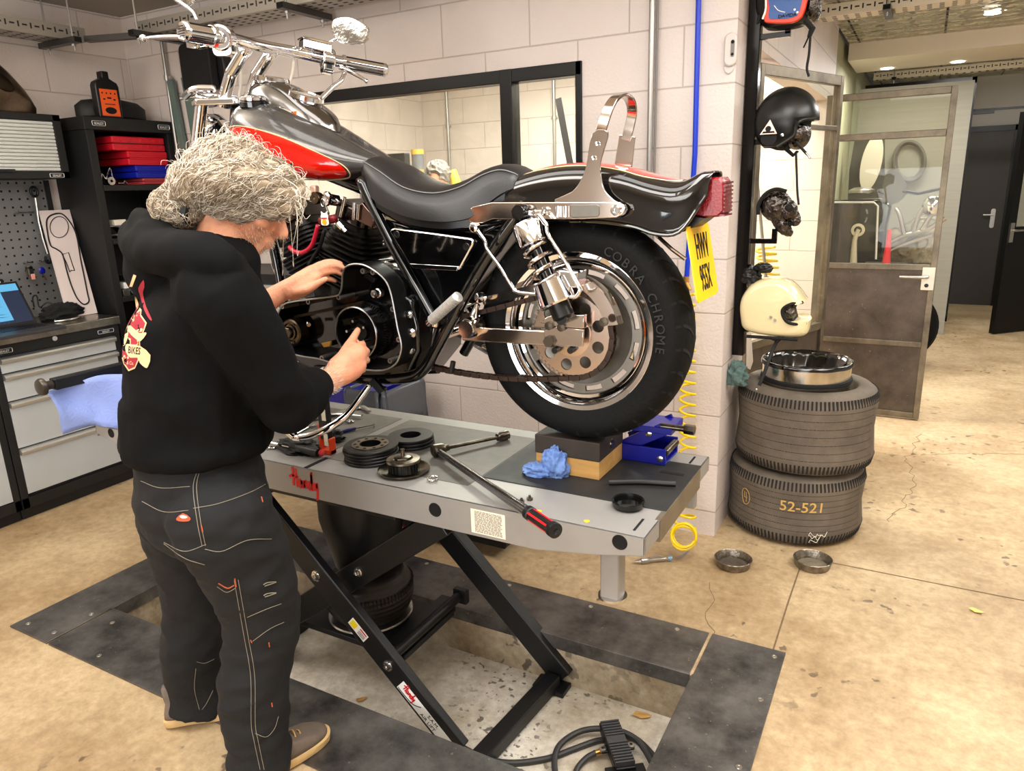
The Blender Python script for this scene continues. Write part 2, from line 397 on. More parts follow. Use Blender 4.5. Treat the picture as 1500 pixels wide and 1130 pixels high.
b = MB(); b.bb((XL, YN-.1, 0), (XR, YN, CH)); struct(b.build('wall_near', M_grey, smooth=0))
b = MB(); b.bb((.98, YN, .05), (2.8, YN+.03, 1.2)); struct(b.build('trim_6', M_orange, smooth=0), 'orange board added behind the camera for the chrome to reflect', 'reflection board')  # unseen board added to give the chrome orange reflections
b = MB(); b.bb((XE-.14, 6.25, 0), (XE-.04, YF, CH)); struct(b.build('wall_display', mat('pale sage plaster', (176, 176, 146), .8), smooth=0))

b = MB()
for lo, hi in (((-2.17, .36), (.97, .43)), ((-2.17, 1.68), (.97, 1.75)), ((-2.17, .36), (-2.11, 1.75)), ((.91, .36), (.97, 1.75))): b.bb((lo[0], YN, lo[1]), (hi[0], YN+.06, hi[1]))
struct(b.build('fill_light_frame', M_black, smooth=0), 'black frame added around the fill light behind the camera', 'window')  # no real window: frame added around the unseen fill light

# ceilings
b = MB(); b.bb((XL, YN, CH), (XR, YW+.14, CH+.1)); b.bb((XL, YW+.14, CH), (XE, 6.1, CH+.1))
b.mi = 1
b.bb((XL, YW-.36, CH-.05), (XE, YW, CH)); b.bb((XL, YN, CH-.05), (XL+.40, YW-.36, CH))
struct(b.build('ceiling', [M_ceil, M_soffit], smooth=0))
def tin():
    m, nt, bs, L = nodes_mat('pressed tin tiles'); N = nt.nodes.new
    tc = N('ShaderNodeTexCoord'); mp = N('ShaderNodeMapping'); L.new(tc.outputs['Object'], mp.inputs[0])
    br = N('ShaderNodeTexBrick'); br.offset = 0; br.inputs['Scale'].default_value = 1; br.inputs['Brick Width'].default_value = .6; br.inputs['Row Height'].default_value = .6; br.inputs['Mortar Size'].default_value = .008; L.new(mp.outputs[0], br.inputs['Vector'])
    w1 = N('ShaderNodeTexVoronoi'); w1.inputs['Scale'].default_value = 6; w1.inputs['Randomness'].default_value = .25; L.new(mp.outputs[0], w1.inputs['Vector'])
    n = N('ShaderNodeTexNoise'); n.inputs['Scale'].default_value = 14; L.new(mp.outputs[0], n.inputs['Vector'])
    a = N('ShaderNodeMath'); a.operation = 'MULTIPLY_ADD'; a.inputs[1].default_value = 1.6; L.new(w1.outputs[0], a.inputs[0]); L.new(n.outputs[0], a.inputs[2])
    s = N('ShaderNodeMath'); s.operation = 'SUBTRACT'; L.new(a.outputs[0], s.inputs[0]); L.new(br.outputs['Fac'], s.inputs[1])
    bp = N('ShaderNodeBump'); bp.inputs['Strength'].default_value = 1; bp.inputs['Distance'].default_value = .22; L.new(s.outputs[0], bp.inputs['Height']); L.new(bp.outputs[0], bs.inputs['Normal'])
    mx = N('ShaderNodeMixRGB'); L.new(br.outputs['Fac'], mx.inputs[0]); mx.inputs[1].default_value = (*lin((186, 180, 160)), 1); mx.inputs[2].default_value = (*lin((60, 56, 46)), 1)
    L.new(mx.outputs[0], bs.inputs['Base Color']); bs.inputs['Metallic'].default_value = .95; bs.inputs['Roughness'].default_value = .28
    return m
M_tin = tin()
b = MB(); b.bb((XE, YW+.14, CH-.03), (XR, 7.05, CH+.07)); b.bb((XE, 7.9, CH-.03), (XR, YF, CH+.07)); struct(b.build('ceiling_tin', M_tin, smooth=0))
b = MB(); b.bb((XE, 7.05, CH-.16), (XR, 7.9, CH+.06)); struct(b.build('trim_7', M_ceil, smooth=0))

# window in the back wall
M_frame = mat('black steel frame', (13, 13, 14), .35, .3)
def glass(name, tint=(235, 238, 232), rough=.02, dirt=0.06):
    m = bpy.data.materials.new(name); m.use_nodes = True; nt = m.node_tree; N = nt.nodes.new; L = nt.links; nt.nodes.remove(nt.nodes['Principled BSDF'])
    out = nt.nodes['Material Output']; tr = N('ShaderNodeBsdfTransparent'); tr.inputs[0].default_value = (*lin(tint), 1)
    gl = N('ShaderNodeBsdfGlossy'); gl.inputs['Roughness'].default_value = rough; gl.inputs['Color'].default_value = (.9, .9, .9, 1)
    df = N('ShaderNodeBsdfDiffuse'); df.inputs[0].default_value = (*lin((200, 196, 180)), 1)
    lw = N('ShaderNodeFresnel'); lw.inputs[0].default_value = 1.35
    ge = N('ShaderNodeNewGeometry'); iv = N('ShaderNodeMath'); iv.operation = 'SUBTRACT'; iv.inputs[0].default_value = 1; L.new(ge.outputs['Backfacing'], iv.inputs[1]); ml = N('ShaderNodeMath'); ml.operation = 'MULTIPLY'; L.new(lw.outputs[0], ml.inputs[0]); L.new(iv.outputs[0], ml.inputs[1])
    m1 = N('ShaderNodeMixShader'); L.new(ml.outputs[0], m1.inputs[0]); L.new(tr.outputs[0], m1.inputs[1]); L.new(gl.outputs[0], m1.inputs[2])
    tc = N('ShaderNodeTexCoord'); n = N('ShaderNodeTexNoise'); n.inputs['Scale'].default_value = 3; n.inputs['Detail'].default_value = 8; n.inputs['Distortion'].default_value = 1.2; L.new(tc.outputs['Object'], n.inputs[0])
    r = N('ShaderNodeMapRange'); r.inputs['From Min'].default_value = .35; r.inputs['From Max'].default_value = .75; r.inputs['To Min'].default_value = dirt*.3; r.inputs['To Max'].default_value = dirt*2.2; L.new(n.outputs[0], r.inputs[0])
    m2 = N('ShaderNodeMixShader'); L.new(r.outputs[0], m2.inputs[0]); L.new(m1.outputs[0], m2.inputs[1]); L.new(df.outputs[0], m2.inputs[2]); L.new(m2.outputs[0], out.inputs[0])
    MATS[name] = m; return m
M_glass = glass('smeared window glass', dirt=.07)
M_glass2 = glass('dusty door glass', (246, 246, 238), dirt=.025)
b = MB(); t = .05
b.bb((WX0, YW-.012, WZ1-.055), (WX1, YW+.06, WZ1)); b.bb((WX0, YW-.012, WZ0), (WX1, YW+.06, WZ0+.05)); b.bb((WX0, YW-.012, WZ0), (WX0+.045, YW+.06, WZ1)); b.bb((WX1-.028, YW-.012, WZ0), (WX1, YW+.06, WZ1))
b.bb((-1.70, YW-.016, WZ0), (-1.64, YW+.06, WZ1))
win = struct(b.build('window_1', M_frame, smooth=0, bevel=.003))
b = MB(); b.bb((WX0+.04, YW+.02, WZ0+.04), (-1.69, YW+.026, WZ1-.05)); b.build('pane', M_glass, win, smooth=0)
b = MB(); b.bb((-1.65, YW+.02, WZ0+.04), (WX1-.02, YW+.026, WZ1-.05)); b.build('pane', M_glass, win, smooth=0)
b = MB(); b.bar((-1.43, YW+.017, 1.90), (-1.375, YW+.017, 1.62), .03, .002, up=(0, 1, 0)); b.build('tape_strip', mat('silver tape', (120, 120, 116), .3, .7), win, label='silver tape strip stuck on the narrow pane')

# glazed steel doors to the store room
M_dframe = scuffed_steel('raw steel door frame', (92, 84, 72), (140, 130, 112), .4, .8)
M_dpanel = scuffed_steel('rust-grey steel door panel', (74, 67, 60), (104, 94, 84), .45, .75)
M_chr = mat('polished chrome', (232, 232, 234), .06, 1.)
M_alu = mat('brushed steel', (190, 188, 182), .3, 1., noise=.15, nscale=40, stretch=(1, 1, .1))
def steel_door(name, hinge, ang, L, zt, rails, glazed, label, handle=True):
    u = V((math.cos(ang), math.sin(ang), 0)); w = V((-u.y, u.x, 0)); ax = Matrix((u, w, Z_)).transposed(); h = V(hinge)
    def bx(b, x0, x1, z0, z1, th): b.box(h+u*((x0+x1)/2)+Z_*((z0+z1)/2), (x1-x0, th, z1-z0), ax=ax)
    b = MB()
    bx(b, 0, .035, .012, zt, .04); bx(b, L-.035, L, .012, zt, .04)
    for z0, z1 in rails: bx(b, .035, L-.035, z0, z1, .036)
    o = b.build(name, M_dframe, smooth=0, bevel=.003)
    for i in range(len(rails)-1):
        z0, z1 = rails[i][1], rails[i+1][0]; b = MB(); bx(b, .035, L-.035, z0, z1, .006 if glazed[i] else .012)
        b.build('pane' if glazed[i] else 'kick_panel', M_glass2 if glazed[i] else M_dpanel, o, smooth=0)
    if handle:
        b = MB(); bx(b, L-.075, L-.005, .845, .985, .055); hd = b.build('lock_plate', mat('pale lock plate', (216, 208, 192), .4, .4), o, smooth=0, bevel=.004)
        b = MB(); s = h+u*(L-.045)-w*.03+Z_*.93; b.tube([s, s-w*.045, s-w*.05-u*.02, s-w*.05-u*.15], .010, 10); b.build('lever', M_alu, hd)
        b = MB(); b.cyl(h+u*(L-.045)-w*.027+Z_*.875, h+u*(L-.045)-w*.032+Z_*.875, .012, 14); b.build('key_cylinder', M_black, hd)
    return struct(o, label, 'door')
steel_door('door_1', (-.60, 5.2, 0), math.radians(-1), .70, 2.025, [(.012, .05), (.482, .515), (.965, 1.0), (1.75, 1.79), (1.985, 2.025)], [0, 0, 1, 1], 'open glazed steel door with two lower panels and a lever handle')
steel_door('door_2', (-.735, 3.70, 0), math.radians(70.5), .83, 2.05, [(.012, .05), (.70, .74), (1.775, 1.80), (2.0, 2.05)], [0, 1, 1], 'narrow glazed steel door leaf ajar behind the helmet rack', False)

# end of the hall: glass screen, dark doors
b = MB(); Y = 9.04
b.bb((.285, Y, 0), (.325, Y+.05, 2.46)); b.bb((XE, Y, 2.40), (.325, Y+.05, 2.46)); b.bb((XE, Y, .0), (.325, Y+.05, .04)); b.bb((XE, Y, 1.03), (.29, Y+.04, 1.06))
scr = struct(b.build('window_2', M_frame, smooth=0)); b = MB(); b.bb((XE, Y+.02, .04), (.29, Y+.026, 2.4)); b.build('pane', M_glass2, scr, smooth=0)
b = MB(); b.cyl((.30, Y-.02, 1.8), (.30, Y, 1.8), .03); b.build('hinge', M_frame, scr)
M_dark = mat('dark brown door paint', (58, 54, 50), .55, noise=.1, nscale=3)
b = MB(); b.bb((.30, YF-.06, 0), (.80, YF-.02, 1.99)); d3 = struct(b.build('door_3', M_dark, smooth=0))
b = MB(); b.bb((.24, YF-.075, 0), (.30, YF, 2.05)); b.bb((.80, YF-.075, 0), (.86, YF, 2.05)); b.bb((.24, YF-.075, 1.99), (.86, YF, 2.05)); b.build('door_frame', M_frame, d3, smooth=0)
b = MB(); b.prism(rrect(.045, .22, .02), (.70, YF-.06, 1.02), X_, Z_, .01, w=-Y_); b.tube([(.70, YF-.07, 1.06), (.70, YF-.11, 1.06), (.60, YF-.11, 1.06)], .01); b.build('door_handle', M_alu, d3)
b = MB(); u = V((.7, .7, 0)); b.bar(V((.69, 8.43, 1.04)), V((.69, 8.43, 1.04))+u*.8, .05, 2.04, up=(0, 0, 1))
# leaf with a window
b = MB(); h = V((.69, 8.43, 0)); ax = Matrix((u.normalized(), V((-u.y, u.x, 0)).normalized(), Z_)).transposed(); un = u.normalized()
def lb(x0, x1, z0, z1, th=.05): b.box(h+un*((x0+x1)/2)+Z_*((z0+z1)/2), (x1-x0, th, z1-z0), ax=ax)
lb(0, .09, .01, 2.06); lb(.71, .8, .01, 2.06); lb(.09, .71, 1.96, 2.06); lb(.09, .71, .01, .98); lb(.09, .71, .98, 1.03)
d4 = struct(b.build('door_4', M_frame, smooth=0)); b = MB(); lb(.09, .71, 1.03, 1.96, .008); b.build('pane', M_glass2, d4, smooth=0)
b = MB(); s = h+un*.05-V((-u.y, u.x, 0)).normalized()*.03+Z_*1.0; wn = V((u.y, -u.x, 0)).normalized(); b.tube([s, s+wn*.05, s+wn*.05+un*.12], .011); b.box(h+un*.04+wn*.03+Z_*.98, (.045, .012, .18), ax=ax); b.build('door_handle', M_alu, d4)
b = MB(); b.bb((.86, YF-.02, 0), (XR, YF, .12)); struct(b.build('baseboard_far', mat('white skirting', (215, 212, 205), .5), smooth=0))
b = MB(); b.bb((.33, 9.3, 2.12), (.52, 9.36, 2.17)); b.bb((.33, 9.3, 2.15), (1.6, 9.34, 2.17)); struct(b.build('trim_8', M_frame, smooth=0))

# ---------------------------------------------------------------- light
sc.view_settings.view_transform = 'Standard'; sc.view_settings.look = 'None'; sc.view_settings.gamma = 1; sc.view_settings.use_curve_mapping = False
sc.view_settings.exposure = .36
w = bpy.data.worlds.new('world'); w.use_nodes = True; sc.world = w
w.node_tree.nodes['Background'].inputs[0].default_value = (1, .95, .88, 1); w.node_tree.nodes['Background'].inputs[1].default_value = .02
def area(x, y, z, sx, sy, e, col=(1, .985, .96), rx=0, ry=0, rz=0):
    l = bpy.data.lights.new('ceiling_or_fill_lamp', 'AREA'); l.shape = 'RECTANGLE'; l.size = sx; l.size_y = sy; l.energy = e; l.color = col
    o = bpy.data.objects.new('ceiling_or_fill_lamp', l); COL.objects.link(o); o.location = (x, y, z); o.rotation_euler = (rx, ry, rz); return o
area(-.6, -2.4, 1.05, 3.0, 1.2, 78, (.97, .985, 1), PI/2-.2)  # unseen fill light added behind the camera to brighten the lower walls
area(-1.7, .35, CH-.07, 1.8, .7, 28)
area(-.2, 1.2, CH-.07, .8, 1.8, 38)
area(-1.3, 1.3, CH-.07, 1.7, .5, 9)
area(-3.1, 1.0, CH-.07, .5, 1.2, 10)
area(1.1, 2.4, CH-.07, .8, 1.6, 42)
area(-.5, -1.3, CH-.07, 2.0, .8, 26)
area(.9, 5.2, CH-.12, .5, 1.5, 58)
area(.5, 8.5, CH-.12, 1.0, .3, 24)
area(-2.4, 4.6, CH-.05, 1.4, .6, 125)
area(-1.0, 5.2, CH-.05, .3, 1.0, 30)
area(-.1, 7.2, CH-.2, .7, .5, 22)  # unseen lamp added to brighten the display behind the door
for x, y, e in ((-2.0, .4, 14), (-3.2, 1.4, 20), (.6, 2.2, 12), (-.6, -1.0, 7), (1.0, 5.0, 12)): area(x, y, CH-.28, 1.2, .3, e, rx=PI)  # unseen uplights added to lift the dark ceiling
# ================================================================== the scissor lift
TZ, LY0, LY1, LX0, LX1 = .72, 1.52, 2.12, -2.66, -.503
M_lift = mat('lift silver grey paint', (150, 147, 143), .42, .25, noise=.12, nscale=6)
M_liftw = mat('oily worn lift deck', (128, 124, 117), .5, .2, noise=.45, nscale=5, rgb2=(70, 66, 60), rvar=.15)
M_rubber = mat('black rubber mat', (34, 33, 33), .55, noise=.5, nscale=9, rgb2=(20, 20, 20), rvar=.2)
M_hole = mat('unlit hole', (4, 4, 4), .9)
M_red = mat('red sign paint', (205, 22, 28), .4)
M_gloss = mat('gloss black enamel', (9, 9, 10), .12, coat=.6)
M_steel = mat('bright steel', (200, 198, 194), .22, 1.)
lift = thing('motorcycle_lift', 'grey scissor lift table with black arms standing in the floor pit', 'lift', (-1.5, 1.82, -.185))
def skirt_poly(): return [(LX0, TZ), (LX0, .688), (-2.40, .622), (-.80, .624), (-.62, .65), (LX1, .674), (LX1, TZ)]
b = MB()
# top sheet in bands around the inlays, skirts both sides, end rails
pw = .004
b.bb((LX0, LY0, TZ-pw), (LX1, LY1, TZ))
for y in (LY0, LY1-.006):
    b.slab([(x, y, z) for x, z in skirt_poly()], (0, .006, 0))
for x in (LX0, LX1-.006):
    b.bb((x, LY0, TZ-.045), (x+.006, LY0+.11, TZ)); b.bb((x, LY1-.11, TZ-.045), (x+.006, LY1, TZ))
b.bb((LX0, LY0, .69), (LX0+.006, LY1, TZ))
top = b.build('table_top', M_lift, lift, smooth=0, bevel=.003)
b = MB(); b.bb((-1.585, LY0+.095, TZ), (-1.06, LY1-.07, TZ+.0012)); b.bb((LX0+.05, LY0+.09, TZ), (-1.62, LY1-.07, TZ+.0012)); b.build('centre_plate', M_liftw, lift, smooth=0)
b = MB(); b.bb((-1.056, LY0+.165, TZ), (LX1-.0, LY1-.09, TZ+.0025)); b.build('rubber_mat', M_rubber, lift, smooth=0, bevel=.001)
b = MB(); b.bb((LX1-.012, LY0+.11, TZ-.06), (LX1+.002, LY1-.11, TZ+.001)); b.build('end_flap', scuffed_steel('bare flap steel', (110, 100, 86), (150, 140, 122), .4, .7), lift, smooth=0)
for lo, hi in (((-1.60, LY0+.003, TZ), (-1.585, LY0+.1, TZ+.0012)), ((-.545, LY0+.03, TZ), (-.539, LY0+.10, TZ+.0012)), ((-.545, LY1-.08, TZ), (-.539, LY1-.02, TZ+.0012)), ((-.60, 1.93, TZ+.0025), (-.53, 1.945, TZ+.0035))): MB().bb(lo, hi).build('deck_slot', M_hole, lift, smooth=0)
for x, z, r in ((-1.11, .676, .017), (-.567, .697, .016), (-2.565, .70, .014)):
    b = MB(); b.lathe([(r+.004, 0), (r+.003, .0015), (r, .0016), (r-.001, .0006), (0, .0006)], (x, LY0, z), -Y_, 24); b.build('skirt_hole', M_hole, lift)
for p in ((-.80, LY0+.03), (-.665, LY0+.028), (-2.5, LY0+.03)): MB().lathe([(.008, 0), (.008, .0012), (0, .0012)], (*p, TZ), Z_, 14).build('deck_plug', mat('yellow plug', (190, 165, 40), .6), lift)
# data label with lines of print
b = MB(); b.bb((-.992, LY0-.0008, .634), (-.886, LY0, .704)); lab = b.build('data_label', mat('cream label', (226, 218, 198), .5), lift, smooth=0, label='cream printed instruction label')
b = MB(); random.seed(3)
for k in range(17):
    x = -.98; z = .698-k*.0037
    while x < -.90:
        L = random.uniform(.003, .012); b.bb((x, LY0-.0012, z), (min(x+L, -.895), LY0-.0008, z+.0014)); x += L+.002
b.build('print', mat('label print', (60, 58, 52), .6), lab, smooth=0)
# red script sign, drawn as brush strokes
def strokes(mb, S, o, u, v, size, w, n):
    for pts in S:
        pp = catmull([V(o)+V(u)*(x*size)+V(v)*(y*size) for x, y in pts], 5); mb.ribbon(pp, w, .0012, n)
HANDY = [[(.16, 1.05), (.17, .6), (.12, .05)], [(.38, 1.0), (.36, .5), (.36, 0)], [(-.12, .48), (.1, .6), (.36, .55), (.5, .58)],
         [(.66, .42), (.55, .4), (.5, .15), (.6, .02), (.7, .2), (.7, .42), (.72, .1), (.82, .05)], [(.86, .42), (.87, .02), (.9, .3), (1.0, .42), (1.05, .2), (1.08, .02)],
         [(1.32, .38), (1.2, .38), (1.15, .12), (1.25, .0), (1.36, .2), (1.42, .95), (1.38, .1), (1.46, .02)], [(1.52, .42), (1.55, .1), (1.66, .1), (1.72, .42), (1.72, .0), (1.66, -.42), (1.58, -.4)]]
b = MB(); strokes(b, HANDY, (-1.655, LY0-.0002, .652), X_, Z_, .062, .0085, -Y_); b.build('sign_lettering', M_red, lift, smooth=0, label='red hand-script lettering')
# underside frame
b = MB(); b.bb((-2.05, LY0+.03, .595), (-1.28, LY1-.05, .618)); b.bb((-2.35, LY0+.05, .60), (-1.0, LY0+.09, .65)); b.bb((-2.35, LY1-.11, .60), (-1.0, LY1-.07, .65)); b.build('under_frame', M_black, lift, smooth=0, bevel=.003)
b = MB(); b.lathe([(.045, 0), (.045, .004), (0, .006)], (-1.52, 1.68, .594), -Z_, 24); b.build('frame_plug', M_steel, lift)
# scissor arms: outer pair leans one way, inner pair the other
def arm(y, a, c, name='scissor_arm', w=.03, h=.085):
    b = MB(); b.bar((a[0], y, a[1]), (c[0], y, c[1]), w, h, up=(0, 0, 1)); return b.build(name, M_black, lift, smooth=0, bevel=.004)
A1, A2 = (-1.88, .585), (-1.10, -.145)
an = arm(1.555, A1, A2); af = arm(2.02, (-1.70, .585), (-.955, -.145), w=.05)
B1, B2 = (-1.16, .585), (-2.02, -.05)
bn = arm(1.625, B1, B2); bf = arm(1.955, B1, B2)
def bolt(x, y, z, r=.014, par=lift):
    b = MB(); b.lathe([(r*1.35, 0), (r*1.35, .003), (r, .004), (r*.95, .010), (r*.5, .011), (r*.45, .007), (0, .007)], (x, y, z), -Y_, 18); b.build('pivot_bolt', M_steel, par)
bolt(-1.615, 1.54, .335); bolt(-1.50, 1.61, .34); bolt(-1.345, 1.54, .085); bolt(-1.84, 1.54, .55, .012)
# plated face stickers on the near arm
d = V((A2[0]-A1[0], 0, A2[1]-A1[1])).normalized(); up = V((-d.z, 0, d.x))
if up.z < 0: up = -up
def on_arm(t, s): return V((A1[0], 1.5395, A1[1]))+d*t+up*s
def sticker(t0, t1, s0, s1, m, name, par, th=.0006, off=0):
    b = MB(); b.slab([on_arm(t0, s0)-Y_*off, on_arm(t1, s0)-Y_*off, on_arm(t1, s1)-Y_*off, on_arm(t0, s1)-Y_*off], (0, -th, 0)); return b.build(name, m, par, smooth=0)
M_white = mat('white sticker', (236, 234, 228), .4); M_yel = mat('warning yellow', (236, 214, 20), .4)
w1 = sticker(.545, .625, -.022, .012, M_white, 'warning_sticker', an); w1['label'] = 'small white and yellow warning sticker'
sticker(.550, .575, -.018, .008, M_yel, 'hazard_symbol', an, off=.0007); sticker(.588, .620, .003, .008, M_red, 'hazard_bar', an, off=.0007)
b = MB()
for k in range(4): b.slab([on_arm(.588, -.017+k*.0045)-Y_*.0007, on_arm(.620, -.017+k*.0045)-Y_*.0007, on_arm(.620, -.0155+k*.0045)-Y_*.0007, on_arm(.588, -.0155+k*.0045)-Y_*.0007], (0, -.0004, 0))
b.build('hazard_print', M_hole, an, smooth=0)
w2 = sticker(.80, 1.04, -.030, .012, M_white, 'maker_sticker', an); w2['label'] = 'long white sticker with red script and black capitals'
b = MB(); strokes(b, HANDY, on_arm(.815, -.012)-Y_*.0008, d, up, .030, .0042, -Y_); b.build('sticker_script', M_red, an, smooth=0)
b = MB(); text_into(b, 'S.A.M.', on_arm(.93, -.005)-Y_*.0007, d, up, .019, .0006, 'LEFT'); text_into(b, 'AIR LIFT', on_arm(.91, -.026)-Y_*.0007, d, up, .019, .0006, 'LEFT'); b.build('sticker_capitals', M_hole, an, smooth=0)
b = MB(); b.tube([on_arm(.803, -.024)-Y_*.001, on_arm(.815, -.026)-Y_*.001, on_arm(.87, -.022)-Y_*.001, on_arm(.897, .0)-Y_*.001], .0014, 6, sub=4); b.build('sticker_swash', M_hole, an)
# cross tubes, base, bellows
b = MB(); b.bar((-1.03, 1.46, -.15), (-.985, 1.99, -.15), .055, .05); b.bb((-1.05, 1.95, -.184), (-.93, 2.02, -.165)); b.build('foot_bar', M_black, lift, smooth=0, bevel=.003)
b = MB(); b.cyl((-1.93, 1.57, .545), (-1.93, 1.99, .545), .026); b.build('torsion_tube', M_black, lift)
b = MB(); b.cyl((-1.36, 1.575, .09), (-1.36, 2.0, .09), .018); b.bb((-1.90, 1.64, .03), (-1.36, 1.94, .05)); b.bb((-1.44, 1.6, .02), (-1.38, 1.98, .075)); b.bb((-1.385, 1.975, .06), (-1.33, 2.0, .115)); b.build('bellows_tray', M_black, lift, smooth=40, bevel=.002)
b = MB(); b.bb((-2.12, 1.5, -.184), (-2.04, 2.02, -.10)); b.bb((-2.1, 1.62, -.12), (-1.95, 1.66, .0)); b.bb((-2.3, 1.6, -.184), (-2.0, 1.66, -.14)); b.bb((-2.3, 1.92, -.184), (-2.0, 1.98, -.14)); b.build('base_frame', M_black, lift, smooth=0, bevel=.003)
b = MB(); prof = []
for k in range(41):
    t = k/40; prof.append((.118+.042*math.sin(PI*t)**.6+.0012*math.sin(t*60), .165*t))
b.lathe([(.02, 0)]+prof+[(.02, .165)], (-1.63, 1.80, .062), Z_, 72); bag = b.build('air_bellows', mat('brown rubber bellows', (42, 34, 28), .5, noise=.3, nscale=14), lift)
b = MB()
for k in range(72):
    a = 2*PI*k/72; r = .150; b.bar((-1.63+r*math.cos(a), 1.8+r*math.sin(a), .112), (-1.63+(r+.006)*math.cos(a), 1.8+(r+.006)*math.sin(a), .182), .0035, .012, up=(math.cos(a), math.sin(a), 0))
b.build('bellows_ribs', mat('dark rubber ribs', (30, 26, 22), .5), bag, smooth=0)
b = MB(); b.lathe([(.150, 0), (.153, .005), (.150, .010), (.12, .012)], (-1.63, 1.80, .052), Z_, 48); b.build('bellows_ring', M_alu, lift)
b = MB(); b.lathe([(.11, 0), (.15, .18), (.15, .33)], (-1.63, 1.8, .262), Z_, 32); b.build('bellows_mount', M_black, lift, smooth=40)
# drop legs at the right end
b = MB(); b.prism(rrect(.052, .052, .006), (-.615, 1.60, .50), X_, Y_, .19); l_ = b.build('drop_leg', M_lift, lift, smooth=30)
b = MB(); b.lathe([(.038, 0), (.038, .006), (.026, .008)], (-.615, 1.60, .494), Z_, 28); b.build('leg_foot', M_steel, l_)
b = MB(); b.prism(rrect(.03, .03, .006), (-.545, 2.085, .56), X_, Y_, .13); b.build('drop_leg', M_lift, lift, smooth=30)
# front wheel clamp at the left end
b = MB(); s = P(62, 567, X=-2.6); e = P(185, 540, X=-2.6)
b.bar(s+Y_*.035, s+Y_*.48, .038, .04); b.bb((-2.64, 1.70, TZ), (-2.56, 1.76, s.z)); b.bb((-2.64, 1.94, TZ), (-2.56, 2.0, s.z+.12)); b.bb((-2.64, 1.70, s.z-.02), (-2.56, 1.76, s.z+.12)); cl = b.build('wheel_clamp', M_black, lift, smooth=0, bevel=.004)
b = MB(); b.lathe([(.012, -.004), (.026, 0), (.030, .006), (.030, .016), (.024, .02), (.016, .022), (.015, .045)], s-Y_*.012, Y_, 28); b.build('clamp_knob', mat('worn black knob', (70, 64, 58), .35, .7), cl)

# things on the deck -------------------------------------------------------
D = TZ+.0014
def disc_stack(cx, cy, n, r, h, z0, gap, where):
    z = z0; names = ['bottom', 'second from the bottom', 'third from the bottom', 'second from the top', 'topmost'] if n == 5 else ['bottom', 'middle', 'topmost']
    for k in range(n):
        dx, dy = random.uniform(-1, 1)*.002, random.uniform(-1, 1)*.002; b = MB()
        b.lathe([(r*.45, -gap if k else 0), (r*.9, -gap if k else 0), (r*.9, 0), (r-.002, 0), (r, .002), (r, h-.002), (r-.002, h), (r*.45, h)], (cx+dx, cy+dy, z), Z_, 48, closed=True); z += h+gap
        o = tag(b.build('clutch_plate', M_friction), 'black clutch plate, %s in the %s' % (names[k], where), 'clutch plate', 'clutch plates on the lift deck')
    return o, z
M_friction = mat('oily clutch friction plate', (24, 23, 22), .38, .2, noise=.4, nscale=30)
M_oily = mat('oily worn steel', (150, 140, 124), .28, 1., noise=.5, nscale=20, rgb2=(50, 44, 36))
random.seed(5)
st, z = disc_stack(-1.455, 1.672, 5, .086, .0085, D, .0015, 'neat stack beside the clutch hub')
b = MB(); z -= .0015; b.lathe([(.033, 0), (.058, 0), (.058, .0022), (.033, .0022)], (-1.455, 1.672, z), Z_, 40, closed=True); pl = b.build('steel_ring', M_oily, st)
b = MB()
for k in range(10):
    a = 2*PI*k/10; b.lathe([(.0055, 0), (.0055, .0004), (0, .0004)], (-1.455+.047*math.cos(a), 1.672+.047*math.sin(a), z+.0022), Z_, 10)
b.build('ring_holes', M_hole, pl)
random.seed(8)
disc_stack(-1.418, 1.835, 3, .076, .009, D, .003, 'lower pile behind the neat stack')
hub = thing('clutch_hub', 'oily clutch hub on a dished pressure plate with a stud on top', 'clutch hub', (-1.292, 1.625, D))
C = V((-1.292, 1.625, D))
b = MB(); b.lathe([(.03, .002), (.055, .002), (.070, .010), (.078, .011), (.078, .007), (.071, .004), (.056, 0), (.03, 0)], C, Z_, 48, closed=True); b.build('pressure_plate', M_oily, hub)
b = MB(); prof = [(.042+.0022*(k % 2), .004+.03*k/10) for k in range(11)]
b.lathe([(0, .003)]+[(.042, .003), (.042, .034), (0, .034)], C, Z_, 32)
for k in range(22):
    a = 2*PI*k/22; b.box(C+V((.043*math.cos(a), .043*math.sin(a), .019)), (.006, .005, .028), rz=a)
b.build('hub_drum', M_friction, hub)
b = MB(); b.lathe([(.0, .033), (.050, .033), (.052, .036), (.050, .041), (.03, .043), (.028, .040), (0, .040)], C, Z_, 40); b.build('hub_flange', M_oily, hub)
b = MB(); b.lathe([(0, .04), (.026, .04), (.026, .048), (.02, .05), (0, .05)], C, Z_, 6); b.cyl(C+Z_*.05, C+Z_*.072, .0065, 14); b.build('hub_stud', M_oily, hub)
p = P(634, 704, Z=D); b = MB(); b.tube([p+V((.012*math.cos(2*PI*k/16), .012*math.sin(2*PI*k/16), .006+.003*math.sin(2*PI*k/16))) for k in range(16)], .0028, 8, closed=True)
for k in range(5):
    a = 2*PI*k/5; b.box(p+V((.013*math.cos(a), .013*math.sin(a), .004)), (.008, .004, .008), rz=a)
tag(b.build('retaining_ring', M_steel), 'small bright tabbed retaining ring beside the clutch hub', 'ring')
for i, (x, y) in enumerate(((764, 737), (776, 733))):
    p = P(x, y, Z=TZ); b = MB(); b.lathe([(.005, 0), (.0085, 0), (.0085, .008), (.005, .008)], p, Z_, 6, closed=True, u=(1, .3*i, 0)); b.lathe([(.0035, 0), (.0035, .014), (0, .015)], p, Z_, 10)
    tag(b.build('nut', M_oily), ['small dark nut nearer the torque wrench handle', 'small dark nut just right of its twin, behind the wrench handle'][i], 'nut', 'loose nuts on the lift deck')
